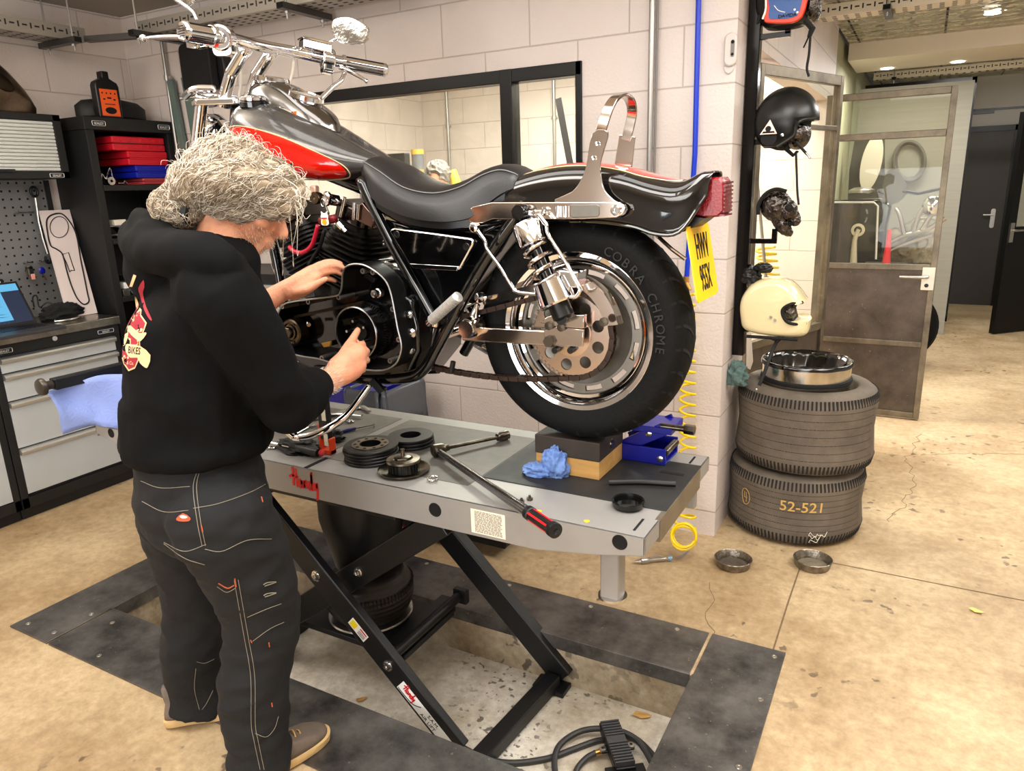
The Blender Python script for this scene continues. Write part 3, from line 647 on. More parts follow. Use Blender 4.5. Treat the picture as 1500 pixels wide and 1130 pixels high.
# torque wrench with extension and socket
tw = thing('torque_wrench', 'long torque wrench with red-trimmed grip overhanging the lift edge', 'wrench', P(735, 725, Z=D))
h0 = P(640, 660, Z=D+.022); h1 = P(818, 781, Z=D+.030); d = (h1-h0).normalized(); L = (h1-h0).length
b = MB(); b.tube([h0+d*.02, h0+d*L*.5, h0+d*L*.62, h0+d*L*.80], [.0105, .0115, .013, .014], 14, flat=(1, 1)); b.build('shaft', mat('satin steel shaft', (150, 148, 146), .25, 1.), tw)
b = MB(); b.lathe([(0, -.024), (.018, -.024), (.021, -.018), (.021, .012), (.016, .016), (0, .016)], h0, (d.cross(Z_)).normalized(), 24); b.build('ratchet_head', M_oily, tw)
b = MB(); b.lathe([(.0145, 0), (.018, .004), (.018, .02), (.016, .022), (.016, .11), (.019, .115), (.019, .13), (.008, .133), (0, .128)], h0+d*(L-.142), d, 24); g_ = b.build('grip', M_black, tw)
b = MB()
for k in range(5):
    a = 2*PI*k/5; u, w = ortho(d); o = h0+d*(L-.118)+(u*math.cos(a)+w*math.sin(a))*.0155; b.bar(o, o+d*.085, .005, .003, up=(u*math.cos(a)+w*math.sin(a)))
b.build('grip_inserts', M_red, g_, smooth=0)
e0 = P(652, 657, Z=D+.02); e1 = P(729, 641, Z=D+.016); e2 = P(750, 635, Z=D+.017); dd = (e2-e1).normalized()
b = MB(); b.cyl(e0-dd*.02, e0+dd*.012, .0105); b.cyl(e0, e1, .0062); b.build('extension_bar', M_oily, tw)
b = MB(); b.lathe([(.006, 0), (.0125, .002), (.0135, .012), (.0155, .016), (.0155, .045), (.011, .045), (.011, .03)], e1-dd*.004, dd, 24); b.build('socket', M_oily, tw)
# lifting blocks, rag, dish, rod, jack
bx0, by0 = -.935, 1.80
b = MB(); b.bb((bx0, by0, TZ+.0026), (bx0+.20, by0+.185, .778)); tag(b.build('wooden_block', mat('yellow pine block', (196, 150, 84), .6, noise=.35, nscale=5, stretch=(1, 8, 8)), smooth=0, bevel=.002), 'pale pine block on the rubber mat, lower of the two under the tyre', 'block')
b = MB(); b.bb((bx0-.002, by0-.003, .7782), (bx0+.203, by0+.185, .835)); wb = tag(b.build('wooden_block', mat('oil-blackened timber', (52, 42, 34), .6, noise=.5, nscale=12), smooth=0, bevel=.003), 'oil-blackened timber block under the rear tyre, on the pale one', 'block')
b = MB(); b.lathe([(.014, 0), (.013, .003), (.006, .003), (0, .001)], P(915, 655, Y=by0+.05)*0+V((bx0+.203, by0+.09, .806)), X_, 18); b.build('bolt_end', M_oily, wb)
random.seed(11)
def crumple(c, r, seed, flat=.55, n=26, m=16, amp=.55):
    b = MB(); vs = []; s_ = V((seed*3.7, seed*1.3, 0))
    b.ell((0, 0, 0), 1, n=n*3//2, m=m*3//2)
    for v in b.v:
        k = 1+amp*(.55*(.3-abs(NZ.noise(v*1.5+s_)))*2+.5*(.3-abs(NZ.noise(v*3.4+s_)))+.22*(.3-abs(NZ.noise(v*7+s_))))
        q = v.normalized()*k; vs.append(V(c)+V((q.x*r[0], q.y*r[1], max(q.z, -.62)*r[2])))
    b.v = vs; return b
M_bluecloth = mat('blue paper towel', (120, 150, 205), .85, noise=.35, nscale=25, rgb2=(70, 100, 160))
p = P(810, 695, Z=TZ); b = crumple(p+V((.01, 0, .030)), (.038, .034, .052), 2, n=40, m=26); b2 = crumple(p+V((-.035, -.02, .012)), (.045, .030, .022), 4, n=36, m=20); b.add(b2.v, b2.f); tag(b.build('paper_rag', M_bluecloth, smooth=50), 'crumpled blue paper rag against the wooden blocks', 'rag')
p = P(920, 742, Z=TZ+.0026); b = MB(); b.lathe([(0, .003), (.034, .003), (.037, .018), (.041, .020), (.043, .017), (.041, .004), (.036, 0), (0, 0)], p, Z_, 40); tag(b.build('drip_lid', mat('oily black plastic', (14, 14, 14), .18), smooth=40), 'round black oily lid lying near the lift edge', 'lid')
a, c = P(892, 707, Z=TZ+.01), P(990, 709, Z=TZ+.01); b = MB(); b.tube([a, a.lerp(c, .5)+V((0, .008, 0)), c], .0075, 10, sub=5); tag(b.build('rubber_tube', mat('black tube', (28, 27, 26), .4)), 'short black tube lying on the mat by the lift end', 'tube')
jk = thing('scissor_jack', 'low blue steel jack on the lift end behind the tyre', 'jack', (-.66, 2.06, TZ))
M_blue = mat('bright blue enamel', (12, 20, 138), .3, coat=.3)
b = MB(); z = TZ+.0026
b.bb((-.76, 1.985, z), (-.60, 1.993, z+.05)); b.bb((-.76, 2.107, z), (-.60, 2.115, z+.05)); b.bb((-.76, 1.985, z), (-.60, 2.115, z+.006)); b.build('jack_base', M_blue, jk, smooth=0, bevel=.002)
for y in (2.0, 2.1): MB().bar((-.75, y, z+.03), (-.61, y, z+.11), .008, .04, up=(0, 0, 1)).build('jack_arm', M_blue, jk, smooth=0, bevel=.002)
b = MB(); b.bb((-.73, 1.99, z+.095), (-.585, 2.11, z+.115)); b.build('jack_platform', M_blue, jk, smooth=0, bevel=.002)
b = MB(); b.cyl((-.605, 1.995, z+.035), (-.605, 2.105, z+.035), .011); b.build('roller', M_oily, jk)
b = MB(); b.cyl((-.62, 2.0, z+.118), (-.55, 2.0, z+.118), .009); b.lathe([(.015, 0), (.015, .03), (0, .03)], (-.55, 2.0, z+.118), X_, 6); b.build('drive_nut', M_oily, jk)
for q in ((-.615, 1.984, z+.02), (-.655, 1.995, z+.09)): MB().lathe([(.010, 0), (.010, .003), (.005, .005), (0, .005)], q, -Y_, 14).build('jack_pin', M_steel, jk)

# hand tools on the deck near the mechanic
sl = thing('slip_joint_pliers', 'red handled slip-joint pliers with pale jaws lying on the deck', 'pliers', P(470, 615, Z=D))
def Q(x, y, z=.006): return P(x, y, Z=D+z)
M_redg = mat('dark red grip', (120, 14, 22), .45)
b = MB(); b.tube([Q(378, 628), Q(420, 620), Q(448, 616)], [.007, .010, .008], 10, sub=3); b.build('handle', M_redg, sl)
b = MB(); b.tube([Q(378, 616, .016), Q(420, 613, .016), Q(470, 607, .014)], [.007, .009, .008], 10, sub=3); b.build('handle', M_redg, sl)
b = MB(); b.tube([Q(444, 617), Q(480, 610), Q(512, 600), Q(530, 597), Q(541, 603)], [.008, .009, .012, .015, .008], 8, sub=4, flat=(1, .5)); b.tube([Q(470, 608, .012), Q(500, 606, .012), Q(530, 609, .010)], [.007, .012, .007], 8, sub=4, flat=(1, .5)); b.build('jaws', M_alu, sl)
def spanner(pts, label, r=.004, ring=True):
    pts = [Q(*p) for p in pts]; b = MB(); b.tube(pts, r, 8, flat=(1.3, .7)); e = pts[-1]
    b.tube([e+V((.010*math.cos(2*PI*k/14), .010*math.sin(2*PI*k/14), 0)) for k in range(14)], .0035, 6, closed=True)
    s = pts[0]; dd = (pts[0]-pts[1]).normalized(); n = dd.cross(Z_); b.tube([s+dd*.018+n*.009, s+dd*.004+n*.010, s-dd*.004, s+dd*.004-n*.010, s+dd*.018-n*.009], .0042, 6)
    return tag(b.build('spanner', M_steel), label, 'spanner', 'spanners on the lift deck')
spanner([(440, 627), (480, 622), (514, 617)], 'chrome spanner behind the work lamp pointing at the pliers jaws')
spanner([(452, 625), (425, 640), (400, 655)], 'chrome spanner lying in front of the red pliers')
spanner([(430, 658), (410, 655), (393, 655)], 'short worn spanner nearest the lift front edge')
rt = thing('ratchet_handle', 'black ratchet with a red knob on its end, on the dark gloves', 'ratchet', Q(460, 660))
b = MB(); b.tube([Q(430, 655, .018), Q(445, 659, .018), Q(466, 664, .018)], [.011, .014, .013], 12, sub=3); b.build('handle', M_black, rt)
b = MB(); b.ell(Q(471, 664, .018), .011); b.build('knob', mat('red knob', (190, 40, 52), .4), rt)
b = MB(); b.tube([Q(430, 656, .018), Q(410, 652, .018), Q(396, 650, .018)], [.006, .005, .009], 10); b.build('shank', M_steel, rt)
b = crumple(Q(440, 655, .010), (.075, .045, .022), 21, n=44, m=22, amp=.8); b2 = crumple(Q(486, 640, .010), (.04, .035, .02), 25, n=30, m=16, amp=.8); b.add(b2.v, b2.f); tag(b.build('work_glove', mat('grimy black glove cloth', (30, 28, 25), .85, noise=.3, nscale=30), smooth=50), 'crumpled black work gloves lying under the ratchet', 'gloves')
pk = thing('pick_tool', 'small pick with a blue handle and a bent tip', 'pick', Q(510, 628))
b = MB(); b.tube([Q(497, 634), Q(508, 631), Q(521, 628)], [.0045, .006, .0045], 10); b.build('handle', mat('dark blue plastic', (20, 28, 110), .35), pk)
b = MB(); b.tube([Q(521, 628), Q(546, 623), Q(549, 621), Q(548, 625)], .0017, 6); b.build('tip', M_oily, pk)
lamp = thing('work_lamp', 'slim upright black work lamp with an orange hinged base', 'lamp', P(483, 664, Z=D))
B0 = P(481, 664, Z=D); B0.z = D; uL = (P(484, 560, Y=B0.y)-B0); zt = uL.z
b = MB(); b.bb(B0+V((-.018, -.012, .05)), B0+V((.018, .012, zt+.05))); b.build('lamp_body', M_black, lamp, smooth=0, bevel=.003)
b = MB(); b.bb(B0+V((.0, -.0135, .03)), B0+V((.016, -.012, .07))); b.bb(B0+V((.0, -.0135, .115)), B0+V((.016, -.012, zt+.04))); b.build('light_strip', mat('pale diffuser', (236, 230, 205), .3), lamp, smooth=0)
b = MB(); b.bb(B0+V((-.021, -.014, 0)), B0+V((.024, .014, .016))); b.bb(B0+V((-.023, -.014, 0)), B0+V((-.016, .014, .10))); b.bb(B0+V((.0175, -.014, 0)), B0+V((.024, .014, .055))); b.build('hinge_base', mat('orange plastic', (226, 70, 22), .4), lamp, smooth=0, bevel=.003)
# roll of blue paper on the left end
rl = thing('paper_roll', 'roll of pale blue paper standing on the left end of the lift', 'paper roll', (-2.42, 1.66, TZ))
M_bpaper = mat('pale blue paper', (138, 156, 214), .9, bump=.3, bscale=120)
b = MB(); b.lathe([(.03, 0), (.098, 0), (.1, .003), (.1, .217), (.098, .22), (.03, .22)], (-2.42, 1.66, TZ+.0002), Z_, 48, closed=True); b.build('roll', M_bpaper, rl)
pts = []
e = [P(x, y, X=-2.52+.0) for x, y in ((186, 548), (150, 552), (120, 572), (93, 578))]; f = [P(x, y, X=-2.52) for x, y in ((190, 630), (165, 628), (152, 628), (121, 643))]
rows = []
for k in range(9):
    t = k/8; row = []
    for i in range(4):
        q = e[i].lerp(f[i], t); q.x += [-.0, -.05, -.085, -.10][i]+.018*math.sin(t*5+i*2.); row.append(q)
    rows.append(row)
rows = [catmull(r, 4) for r in rows]
b = MB(); b.loft(rows, caps=False, closed=False); o = b.build('loose_sheet', M_bpaper, rl, smooth=180); md = o.modifiers.new('s', 'SOLIDIFY'); md.thickness = .0015
# ================================================================== the motorcycle
YC = 1.845
RW = V((-.80, YC, 1.147)); RR = .3115
bike = thing('motorcycle', 'black and red chopper motorcycle raised on the grey lift with its primary case open', 'motorcycle', (-1.6, YC, TZ))
M_tyre = mat('tyre rubber', (11, 11, 11), .7, spec=.2, noise=.25, nscale=20, bump=.15, bscale=90)
M_tread = mat('tread groove', (6, 6, 6), .9)
M_faint = mat('raised sidewall letters', (21, 21, 20), .6)
M_cast = mat('cast grey alloy', (122, 118, 110), .42, .8, noise=.2, nscale=15)
M_paint = mat('black metallic paint', (14, 13, 13), .08, coat=1.)
M_tankp = mat('black tank paint with grey reflection', (84, 82, 80), .24, .45, coat=.7, noise=.35, nscale=6, rgb2=(40, 39, 39))  # grey of reflected light painted into the black tank's base colour
M_redp = mat('hot red paint', (205, 22, 8), .12, coat=.8)
M_gold = mat('cream pinstripe', (206, 184, 140), .35)
M_leather = mat('black saddle leather', (24, 24, 26), .36, noise=.25, nscale=12, bump=.1, bscale=420, spec=.6)
M_blackm = mat('satin black metal', (13, 13, 13), .35, .2)
M_fin = mat('black engine fins', (20, 19, 18), .32, .5)
M_chain = mat('rusty greasy chain', (58, 42, 32), .5, .5, noise=.5, nscale=60)

def tyre(C, R, bead, hw, name, par):
    b = MB(); pr = [(bead, .045), (bead+.012, .056), (bead+.045, hw*.99), (bead+.062, hw), (R-.032, hw*.95), (R-.016, hw*.80), (R-.005, hw*.45), (R, 0)]
    pr = [(r, h) for r, h in pr]; prof = [(r, -h) for r, h in pr]+[(r, h) for r, h in pr[-2::-1]]
    b.lathe(prof, C, Y_, 96, closed=True); 
    vs = len(b.f)
    o = b.build(name, M_tyre, par, smooth=50)
    def surf(h):
        a = abs(h)
        for (r0, h0), (r1, h1) in zip(pr[2:], pr[3:]):
            if h1 <= a <= h0: return r0+(r1-r0)*(h0-a)/(h0-h1 or 1)
        return R
    g = MB()
    for k in range(30):
        for sgn in (-1, 1):
            a0 = 2*PI*k/30+(sgn > 0)*.1; pts = []; nn = []
            for i in range(9):
                t = i/8; h = sgn*hw*(.06+.88*t); a = a0+.30*t-.18*t*t; r = surf(h)+.0006
                pts.append(C+V((r*math.cos(a), h, r*math.sin(a)))); nn.append(V((math.cos(a), 0, math.sin(a))))
            for i in range(8):
                n = (nn[i]*1.0+Y_*sgn*.9*max(0, i/8-.4)).normalized(); w_ = .0055*(1-abs(i/4-1)*.55); t_ = (pts[i+1]-pts[i]).normalized(); s_ = n.cross(t_).normalized()*w_
                g.add([pts[i]-s_, pts[i]+s_, pts[i+1]+s_, pts[i+1]-s_], [(0, 1, 2, 3)])
    g.build('tread_grooves', M_tread, o, smooth=0)
    return o
rt_ = tyre(RW, RR, .206, .066, 'rear_tyre', bike)
b = MB(); word = 'COBRA CHROME'
for i, ch in enumerate(word):
    if ch == ' ': b.build('sidewall_lettering', M_faint, rt_, smooth=0); b = MB(); continue
    a = math.radians(66-i*6.6); r = .243; o = RW+V((r*math.cos(a), -.0665, r*math.sin(a))); u = V((math.sin(a), 0, -math.cos(a))); v = V((math.cos(a), 0, math.sin(a)))
    text_into(b, ch, o-v*.012, u, v, .034, .0006)
b.build('sidewall_lettering', M_faint, rt_, smooth=0)
# rear rim: stepped lip, slotted dish
def slotted_rim(C, par):
    b = MB(); s = -1
    b.lathe([(.222, -.050), (.223, -.054), (.218, -.057), (.206, -.054), (.204, -.046), (.196, -.040)], C, Y_, 96, caps=False)
    b.lathe([(.222, .050), (.223, .054), (.218, .057), (.206, .054), (.204, .046), (.196, .040)], C, Y_, 96, caps=False)
    o = b.build('rear_rim', M_chr, par, smooth=40)
    b = MB(); b.lathe([(.206, -.048), (.198, -.040), (.1965, -.03), (.1965, .03), (.206, .048)], C, Y_, 96, caps=False); b.build('rim_well', M_gloss, o)
    b = MB(); b.lathe([(.196, -.030), (.188, -.034), (.180, -.030), (.178, -.022)], C, Y_, 96, caps=False); b.build('rim_step', M_chr, o)
    # slotted band and dish
    n = 144; b = MB(); slots = 12; rs = [.178, .171, .157, .150]
    for y in (-.022, -.014):
        base = len(b.v)
        for r in rs:
            for k in range(n): a = 2*PI*k/n; b.v.append(C+V((r*math.cos(a), y, r*math.sin(a))))
        for i in range(3):
            for k in range(n):
                if i == 1 and (k % (n//slots)) in range(2, 9): continue
                k2 = (k+1) % n; b.f.append((base+i*n+k, base+i*n+k2, base+(i+1)*n+k2, base+(i+1)*n+k)); b.m.append(0)
    b.lathe([(.150, -.022), (.146, -.020), (.10, -.012), (.05, -.02), (.045, -.05), (.0, -.05)], C, Y_, 96, caps=False)
    b.build('wheel_dish', M_cast, o, smooth=40)
    b = MB(); b.lathe([(.05, .02), (.05, .06), (.02, .07), (0, .07)], C, Y_, 32); b.lathe([(.146, -.012), (.05, .0), (.05, .02)], C, Y_, 64, caps=False); b.build('wheel_hub', M_cast, o)
    return o
rim = slotted_rim(RW, bike)
# sprocket with round holes, chain
SY = YC-.085
SC = V((RW.x, SY, RW.z))
def plate_with_holes(C, R, r0, nh, rh, rc, th):
    """ring plate in XZ with nh round holes of radius rh on circle rc"""
    bm = bmesh.new(); n = nh*24
    def V2(r, a): return bm.verts.new((C.x+r*math.cos(a), C.y, C.z+r*math.sin(a)))
    for s in range(nh):
        a0 = 2*PI*s/nh; da = 2*PI/nh
        hole = []; cell = []
        hc = V((C.x+rc*math.cos(a0+da/2), C.y, C.z+rc*math.sin(a0+da/2)))
        m = 8
        out = [V2(R, a0+da*k/m) for k in range(m+1)]; inn = [V2(r0, a0+da*k/m) for k in range(m, -1, -1)]
        sd = [V2(R+(r0-R)*k/4, a0+da) for k in (1, 2, 3)]; se = [V2(r0+(R-r0)*k/4, a0) for k in (1, 2, 3)]; cell = out+sd+inn+se
        K = len(cell)
        hole = [bm.verts.new(hc+(c.co-hc).normalized()*rh) for c in cell]
        for k in range(K): bm.faces.new((cell[k], cell[(k+1) % K], hole[(k+1) % K], hole[k]))
    bmesh.ops.remove_doubles(bm, verts=bm.verts, dist=1e-5)
    g = bmesh.ops.extrude_face_region(bm, geom=list(bm.faces)); bmesh.ops.translate(bm, vec=(0, th, 0), verts=[e for e in g['geom'] if isinstance(e, bmesh.types.BMVert)])
    bm.verts.index_update(); b = MB(); b.add([v.co.copy() for v in bm.verts], [[v.index for v in f.verts] for f in bm.faces]); bm.free(); return b
b = plate_with_holes(SC, .112, .055, 9, .0165, .083, .006); b.lathe([(.022, -.006), (.058, -.004), (.058, .004), (.022, .006)], SC, Y_, 40)
for k in range(48):
    a = 2*PI*k/48; b.box(SC+V((.115*math.cos(a), .003, .115*math.sin(a))), (.009, .006, .0075), ax=Matrix.Rotation(-a, 3, 'Y'))
spk = b.build('sprocket', mat('pinkish worn chrome', (206, 186, 172), .18, 1.), bike, smooth=35)
FS = V((-1.34, SY, 1.075)); r1, r2 = .119, .048
loop = []
def arcpts(c, r, a0, a1, n): return [c+V((r*math.cos(a0+(a1-a0)*k/n), .003, r*math.sin(a0+(a1-a0)*k/n))) for k in range(n+1)]
th = math.asin((r1-r2)/(RW.x-FS.x)); al = math.atan2(RW.z-FS.z, RW.x-FS.x)
loop = arcpts(SC, r1, PI/2+th+al, -PI/2-th+al, 30)
lo_a, lo_b = loop[-1], FS+V((r2*math.cos(-PI/2-th+al), .003, r2*math.sin(-PI/2-th+al)))
loop += [lo_a.lerp(lo_b, t)-Z_*(.022*4*t*(1-t)) for t in [k/12 for k in range(1, 12)]]
loop += arcpts(FS, r2, -PI/2-th+al, -3*PI/2+th+al, 12)
# resample into links
acc = [0]
for i in range(len(loop)): acc.append(acc[-1]+(loop[(i+1) % len(loop)]-loop[i]).length)
def at_len(s):
    s %= acc[-1]
    for i in range(len(loop)):
        if acc[i+1] >= s: return loop[i].lerp(loop[(i+1) % len(loop)], (s-acc[i])/(acc[i+1]-acc[i] or 1))
nl = int(acc[-1]/.0159)//2*2; b = MB()
for k in range(nl):
    p0, p1 = at_len(acc[-1]*k/nl), at_len(acc[-1]*(k+1)/nl); d = (p1-p0).normalized(); off = .007 if k % 2 else .0105
    for s in (-1, 1): b.bar(p0-d*.004+Y_*off*s, p1+d*.004+Y_*off*s, .0022, .0135, up=Y_.cross(d))
    b.cyl(p0-Y_*.011, p0+Y_*.011, .0045, 8)
b.build('drive_chain', M_chain, bike, smooth=0)
# swingarm with axle hardware
SWY = 1.735
M_pchr = mat('warm worn chrome', (222, 208, 198), .12, 1., noise=.12, nscale=10)
def PX(x, y, Y=SWY): return P(x, y, Y=Y)
b = MB(); b.bar(PX(676, 489)+Y_*.02, PX(836, 498)+Y_*.02, .04, .042); b.bar(PX(676, 489)+Y_*.20, PX(836, 498)+Y_*.20, .04, .042); b.cyl(PX(650, 488)+Y_*.0, PX(650, 488)+Y_*.22, .02); sw = b.build('swingarm', M_pchr, bike, smooth=40, bevel=.004)
b = MB(); b.prism([(-.05, -.028), (.062, -.024), (.065, .022), (-.02, .026), (-.052, .012)], PX(824, 492)-Y_*.001, X_, Z_, .008, w=-Y_); b.build('axle_plate', M_pchr, sw, bevel=.002)
b = MB(); b.prism([(-.045, -.006), (.01, -.014), (.085, -.014), (.085, .022), (.0, .018), (-.02, .012)], PX(815, 470)-Y_*.012, X_, Z_, .02, w=Y_); b.build('caliper_arm', M_pchr, sw, bevel=.002)
b = MB(); b.lathe([(.02, 0), (.02, .004), (.016, .006), (.016, .022), (0, .022)], PX(808, 499), -Y_, 6); b.build('axle_nut', mat('dull dark bolt', (84, 76, 66), .4, 1.), sw)
for x, y in ((808, 476), (826, 478), (888, 470)):
    b = MB(); b.lathe([(.0115, 0), (.0115, .008), (0, .009)], PX(x, y)-Y_*.012, -Y_, 14); b.build('bolt', MATS['dull dark bolt'], sw)
for x, y in ((812, 514), (835, 514)):
    b = MB(); b.cyl(PX(x, y), PX(x, y)+Y_*.03, .009, 12); b.build('adjuster', M_blackm, sw)
# chain guard: straight cover sweeping into an arc around the sprocket
b = MB(); pts = [P(x, y, Y=1.75) for x, y in ((705, 436), (740, 428), (790, 414), (832, 404), (860, 410), (884, 430), (898, 455), (905, 476))]
lo = [P(x, y, Y=1.75) for x, y in ((708, 447), (742, 440), (795, 428), (835, 420), (852, 425), (868, 440), (880, 460), (884, 478))]
pts = catmull(pts, 5); lo = catmull(lo, 5); rows = [[p, p+Y_*.0, q, q+Y_*.03, p+Y_*.05] for p, q in zip(pts, lo)]
b.loft([[p+Y_*.04, p, q, q+Y_*.003, p+Y_*.003-Z_*.003, p+Y_*.04-Z_*.003] for p, q in zip(pts, lo)]); b.build('chain_guard', M_pchr, bike, smooth=40)
# shock absorber
T0, T1 = P(766, 318, Y=1.715), P(829, 472, Y=1.70); d = (T1-T0).normalized(); L = (T1-T0).length
sh = MB().lathe([(.012, 0), (.012, L)], T0, d, 14).build('shock_absorber', M_gloss, bike)
b = MB(); b.lathe([(0, .0), (.034, .004), (.039, .012), (.040, .062), (.036, .066), (.0, .066)], T0+d*.012, d, 32); b.build('upper_cover', M_chr, sh)
b = MB(); s0, s1 = .075, L-.10; pts = []
for k in range(4*20+1):
    t = k/(80); a = 2*PI*k/20; u, w = ortho(d); pts.append(T0+d*(s0+(s1-s0)*t)+(u*math.cos(a)+w*math.sin(a))*.034)
b.tube(pts, .0052, 8); b.build('coil_spring', mat('bright spring', (198, 184, 172), .2, 1.), sh)
b = MB(); b.lathe([(.022, .07), (.022, L-.08)], T0, d, 20); b.build('damper_body', M_gloss, sh)
b = MB(); b.lathe([(.036, L-.118), (.046, L-.112), (.050, L-.055), (.046, L-.050), (.02, L-.05)], T0, d, 32); b.build('lower_cover', M_chr, sh)
b = MB(); b.lathe([(.028, L-.052), (.029, L-.014), (.018, L-.006), (0, L-.006)], T0, d, 24); b.cyl(T1-Y_*.02-d*.012, T1+Y_*.03-d*.012, .016); b.build('shock_foot', M_blackm, sh)
b = MB(); b.lathe([(.018, -.022), (.021, -.016), (.021, .016), (.012, .02)], P(764, 311, Y=1.705), Y_, 24); b.build('shock_eye', M_gloss, sh)
b = MB(); b.prism([(-.02, -.018), (.055, -.02), (.06, .022), (.0, .026)], P(815, 410, Y=1.70), X_, Z_, .06, w=Y_); b.build('shock_bracket', M_chr, sh, bevel=.004)
# fender strut, sissy bar
def outline(pts, Y): return [P(x, y, Y=Y) for x, y in pts]
def side_plate(name, pts, Y, th, m, par, bev=.002, smooth_pts=0, label=None):
    o = outline(pts, Y); o = catmull(o, smooth_pts, True) if smooth_pts else o
    b = MB(); b.slab(o, (0, th, 0)); return b.build(name, m, par, smooth=30, bevel=bev, label=label)
SY0 = 1.722
st = side_plate('fender_strut', [(684, 318), (686, 308), (692, 303), (720, 296.5), (905, 296), (913, 300), (916, 307), (912, 314), (903, 319), (850, 321.5), (740, 321.5), (722, 321), (706, 327), (692, 327), (686, 324)], SY0, .02, M_pchr, bike)
side_plate('strut_badge', [(835, 300), (875, 299.5), (878, 302), (878, 315), (875, 318), (838, 319), (835, 316)], SY0-.002, .003, M_cast, st)
for x, y, r in ((764, 311, .013), (800, 309, .009), (903, 308, .010)):
    b = MB(); b.lathe([(r*1.3, 0), (r*1.3, .006), (r, .009), (r*.6, .009), (r*.5, .004), (0, .004)], P(x, y, Y=SY0), -Y_, 20); b.build('strut_bolt', M_chr, st)
b = MB(); b.lathe([(.007, 0), (.007, .016), (.005, .018)], P(787, 311, Y=SY0), -Y_, 12); b.lathe([(.007, 0), (.007, .016), (.005, .018)], P(779, 312, Y=SY0), -Y_, 12); b.build('bracket_stud', M_chr, st)
for x in (818, 829):
    b = MB(); b.cyl(P(x, 302, Y=SY0-.001), P(x, 318, Y=SY0-.001), .007, 12); b.build('strut_spool', M_chr, st)
sb = side_plate('sissy_bar', [(812, 296), (838, 281), (850, 265), (858, 245), (868, 195), (890, 193), (884, 220), (879, 240), (880, 262), (886, 280), (900, 294), (904, 297)], SY0+.004, .007, M_pchr, bike, smooth_pts=3)
hoop = [P(878, 200, Y=1.735), P(884, 180, Y=1.738), P(891, 160, Y=1.75), P(899, 146, Y=1.775), P(911, 139, Y=1.83), P(922, 146, Y=1.90), P(926, 162, Y=1.945), P(923, 182, Y=1.955), P(917, 206, Y=1.957)]
hp = catmull(hoop, 6); b = MB(); n_ = len(hp); rows = []
for i, p in enumerate(hp):
    t = (hp[min(i+1, n_-1)]-hp[max(i-1, 0)]).normalized(); w = (X_-t*X_.dot(t)).normalized(); q = t.cross(w)
    rows.append([p+w*.013+q*.0035, p-w*.013+q*.0035, p-w*.013-q*.0035, p+w*.013-q*.0035])
b.loft(rows); b.build('grab_hoop', M_pchr, sb, smooth=30, bevel=.001)
b = MB(); o = [P(x, y, Y=1.955) for x, y in ((907, 197), (930, 200), (925, 245), (899, 245))]; b.slab(o, (0, .008, 0)); b.build('far_upright', M_pchr, sb, smooth=0, bevel=.002)
for x, y in ((875.5, 211), (870, 232)):
    b = MB(); b.lathe([(.0065, 0), (.0065, .003), (.003, .003), (0, .001)], P(x, y, Y=SY0+.004), -Y_, 14); b.build('upright_bolt', M_chr, sb)
# chrome saddlebag bracket
b = MB(); b.tube([P(x, y, Y=1.69) for x, y in ((697, 334), (703, 343), (711, 354), (714, 366), (735, 395), (752, 423), (758, 428), (766, 429.5), (800, 432.5), (838, 435.5), (845, 433.5), (849, 427), (848, 420), (825, 378), (804, 345), (801, 331), (796, 324), (788, 313))], .0052, 10, sub=3); br = b.build('bag_bracket', M_chr, bike, smooth=180)
b = MB(); b.lathe([(.010, -.01), (.013, -.006), (.013, .010), (.010, .012), (0, .012)], P(696, 333, Y=1.69), -Y_, 18); b.build('bracket_end', M_chr, br)
# rear fender
def fender():
    top = [P(x, y, Y=YC) for x, y in ((722, 300), (745, 276), (770, 258), (820, 243), (870, 239), (920, 245), (965, 258), (1005, 264.5), (1035, 251.5), (1052, 250))]
    bot = [P(x, y, Y=1.752) for x, y in ((705, 345), (720, 336), (745, 328), (800, 325), (870, 325), (925, 332), (962, 343), (996, 340), (1022, 302), (1033, 280))]
    hw = [.080, .084, .088, .09, .091, .094, .098, .098, .080, .055]
    rows = []
    for t, q, w in zip(top, bot, hw):
        r = []; h = t.z-q.z
        prof = [(1.02, 0.), (1.0, .10), (.985, .40), (.97, .68), (.90, .84), (.74, .94), (.45, .99), (.2, 1.0)]
        for yy, zz in prof: r.append(V((q.x+(t.x-q.x)*zz, YC-w*yy, q.z+h*zz)))
        m = [V((p.x, 2*YC-p.y, p.z)) for p in reversed(r)]
        rows.append(r+m)
    # smooth along the length
    n = len(rows[0]); cols = [catmull([r[k] for r in rows], 4) for k in range(n)]
    return [[c[i] for c in cols] for i in range(len(cols[0]))]
fr = fender(); b = MB(); b.loft(fr, caps=False, closed=False); fo = b.build('rear_fender', M_paint, bike, smooth=180); md = fo.modifiers.new('s', 'SOLIDIFY'); md.thickness = .004; md.offset = -1
n = len(fr[0]); c0, c1 = 6, n-7
rowsR = []; pin = [[], []]
for i, r in enumerate(fr):
    t = i/(len(fr)-1)
    if not .22 < t < .80: continue
    e = max(0, 1-((t-.22)/.10)) if t < .32 else max(0, (t-.62)/.18)
    a, c = r[5].lerp(r[7], e*.9), r[n-6].lerp(r[n-8], e*.9)
    rowsR.append([a+Z_*.0015, r[6].lerp(r[7], e)+Z_*.0018, (r[7]+r[8])/2+Z_*.0025, r[n-7].lerp(r[n-8], e)+Z_*.0018, c+Z_*.0015]); pin[0].append(a+Z_*.0015); pin[1].append(c+Z_*.0015)
b = MB(); b.loft(rowsR, caps=False, closed=False); fs_ = b.build('fender_stripe', M_redp, fo, smooth=180)
b = MB()
for q in pin: b.tube(q, .0016, 6)
b.build('pinstripe', M_gold, fo)
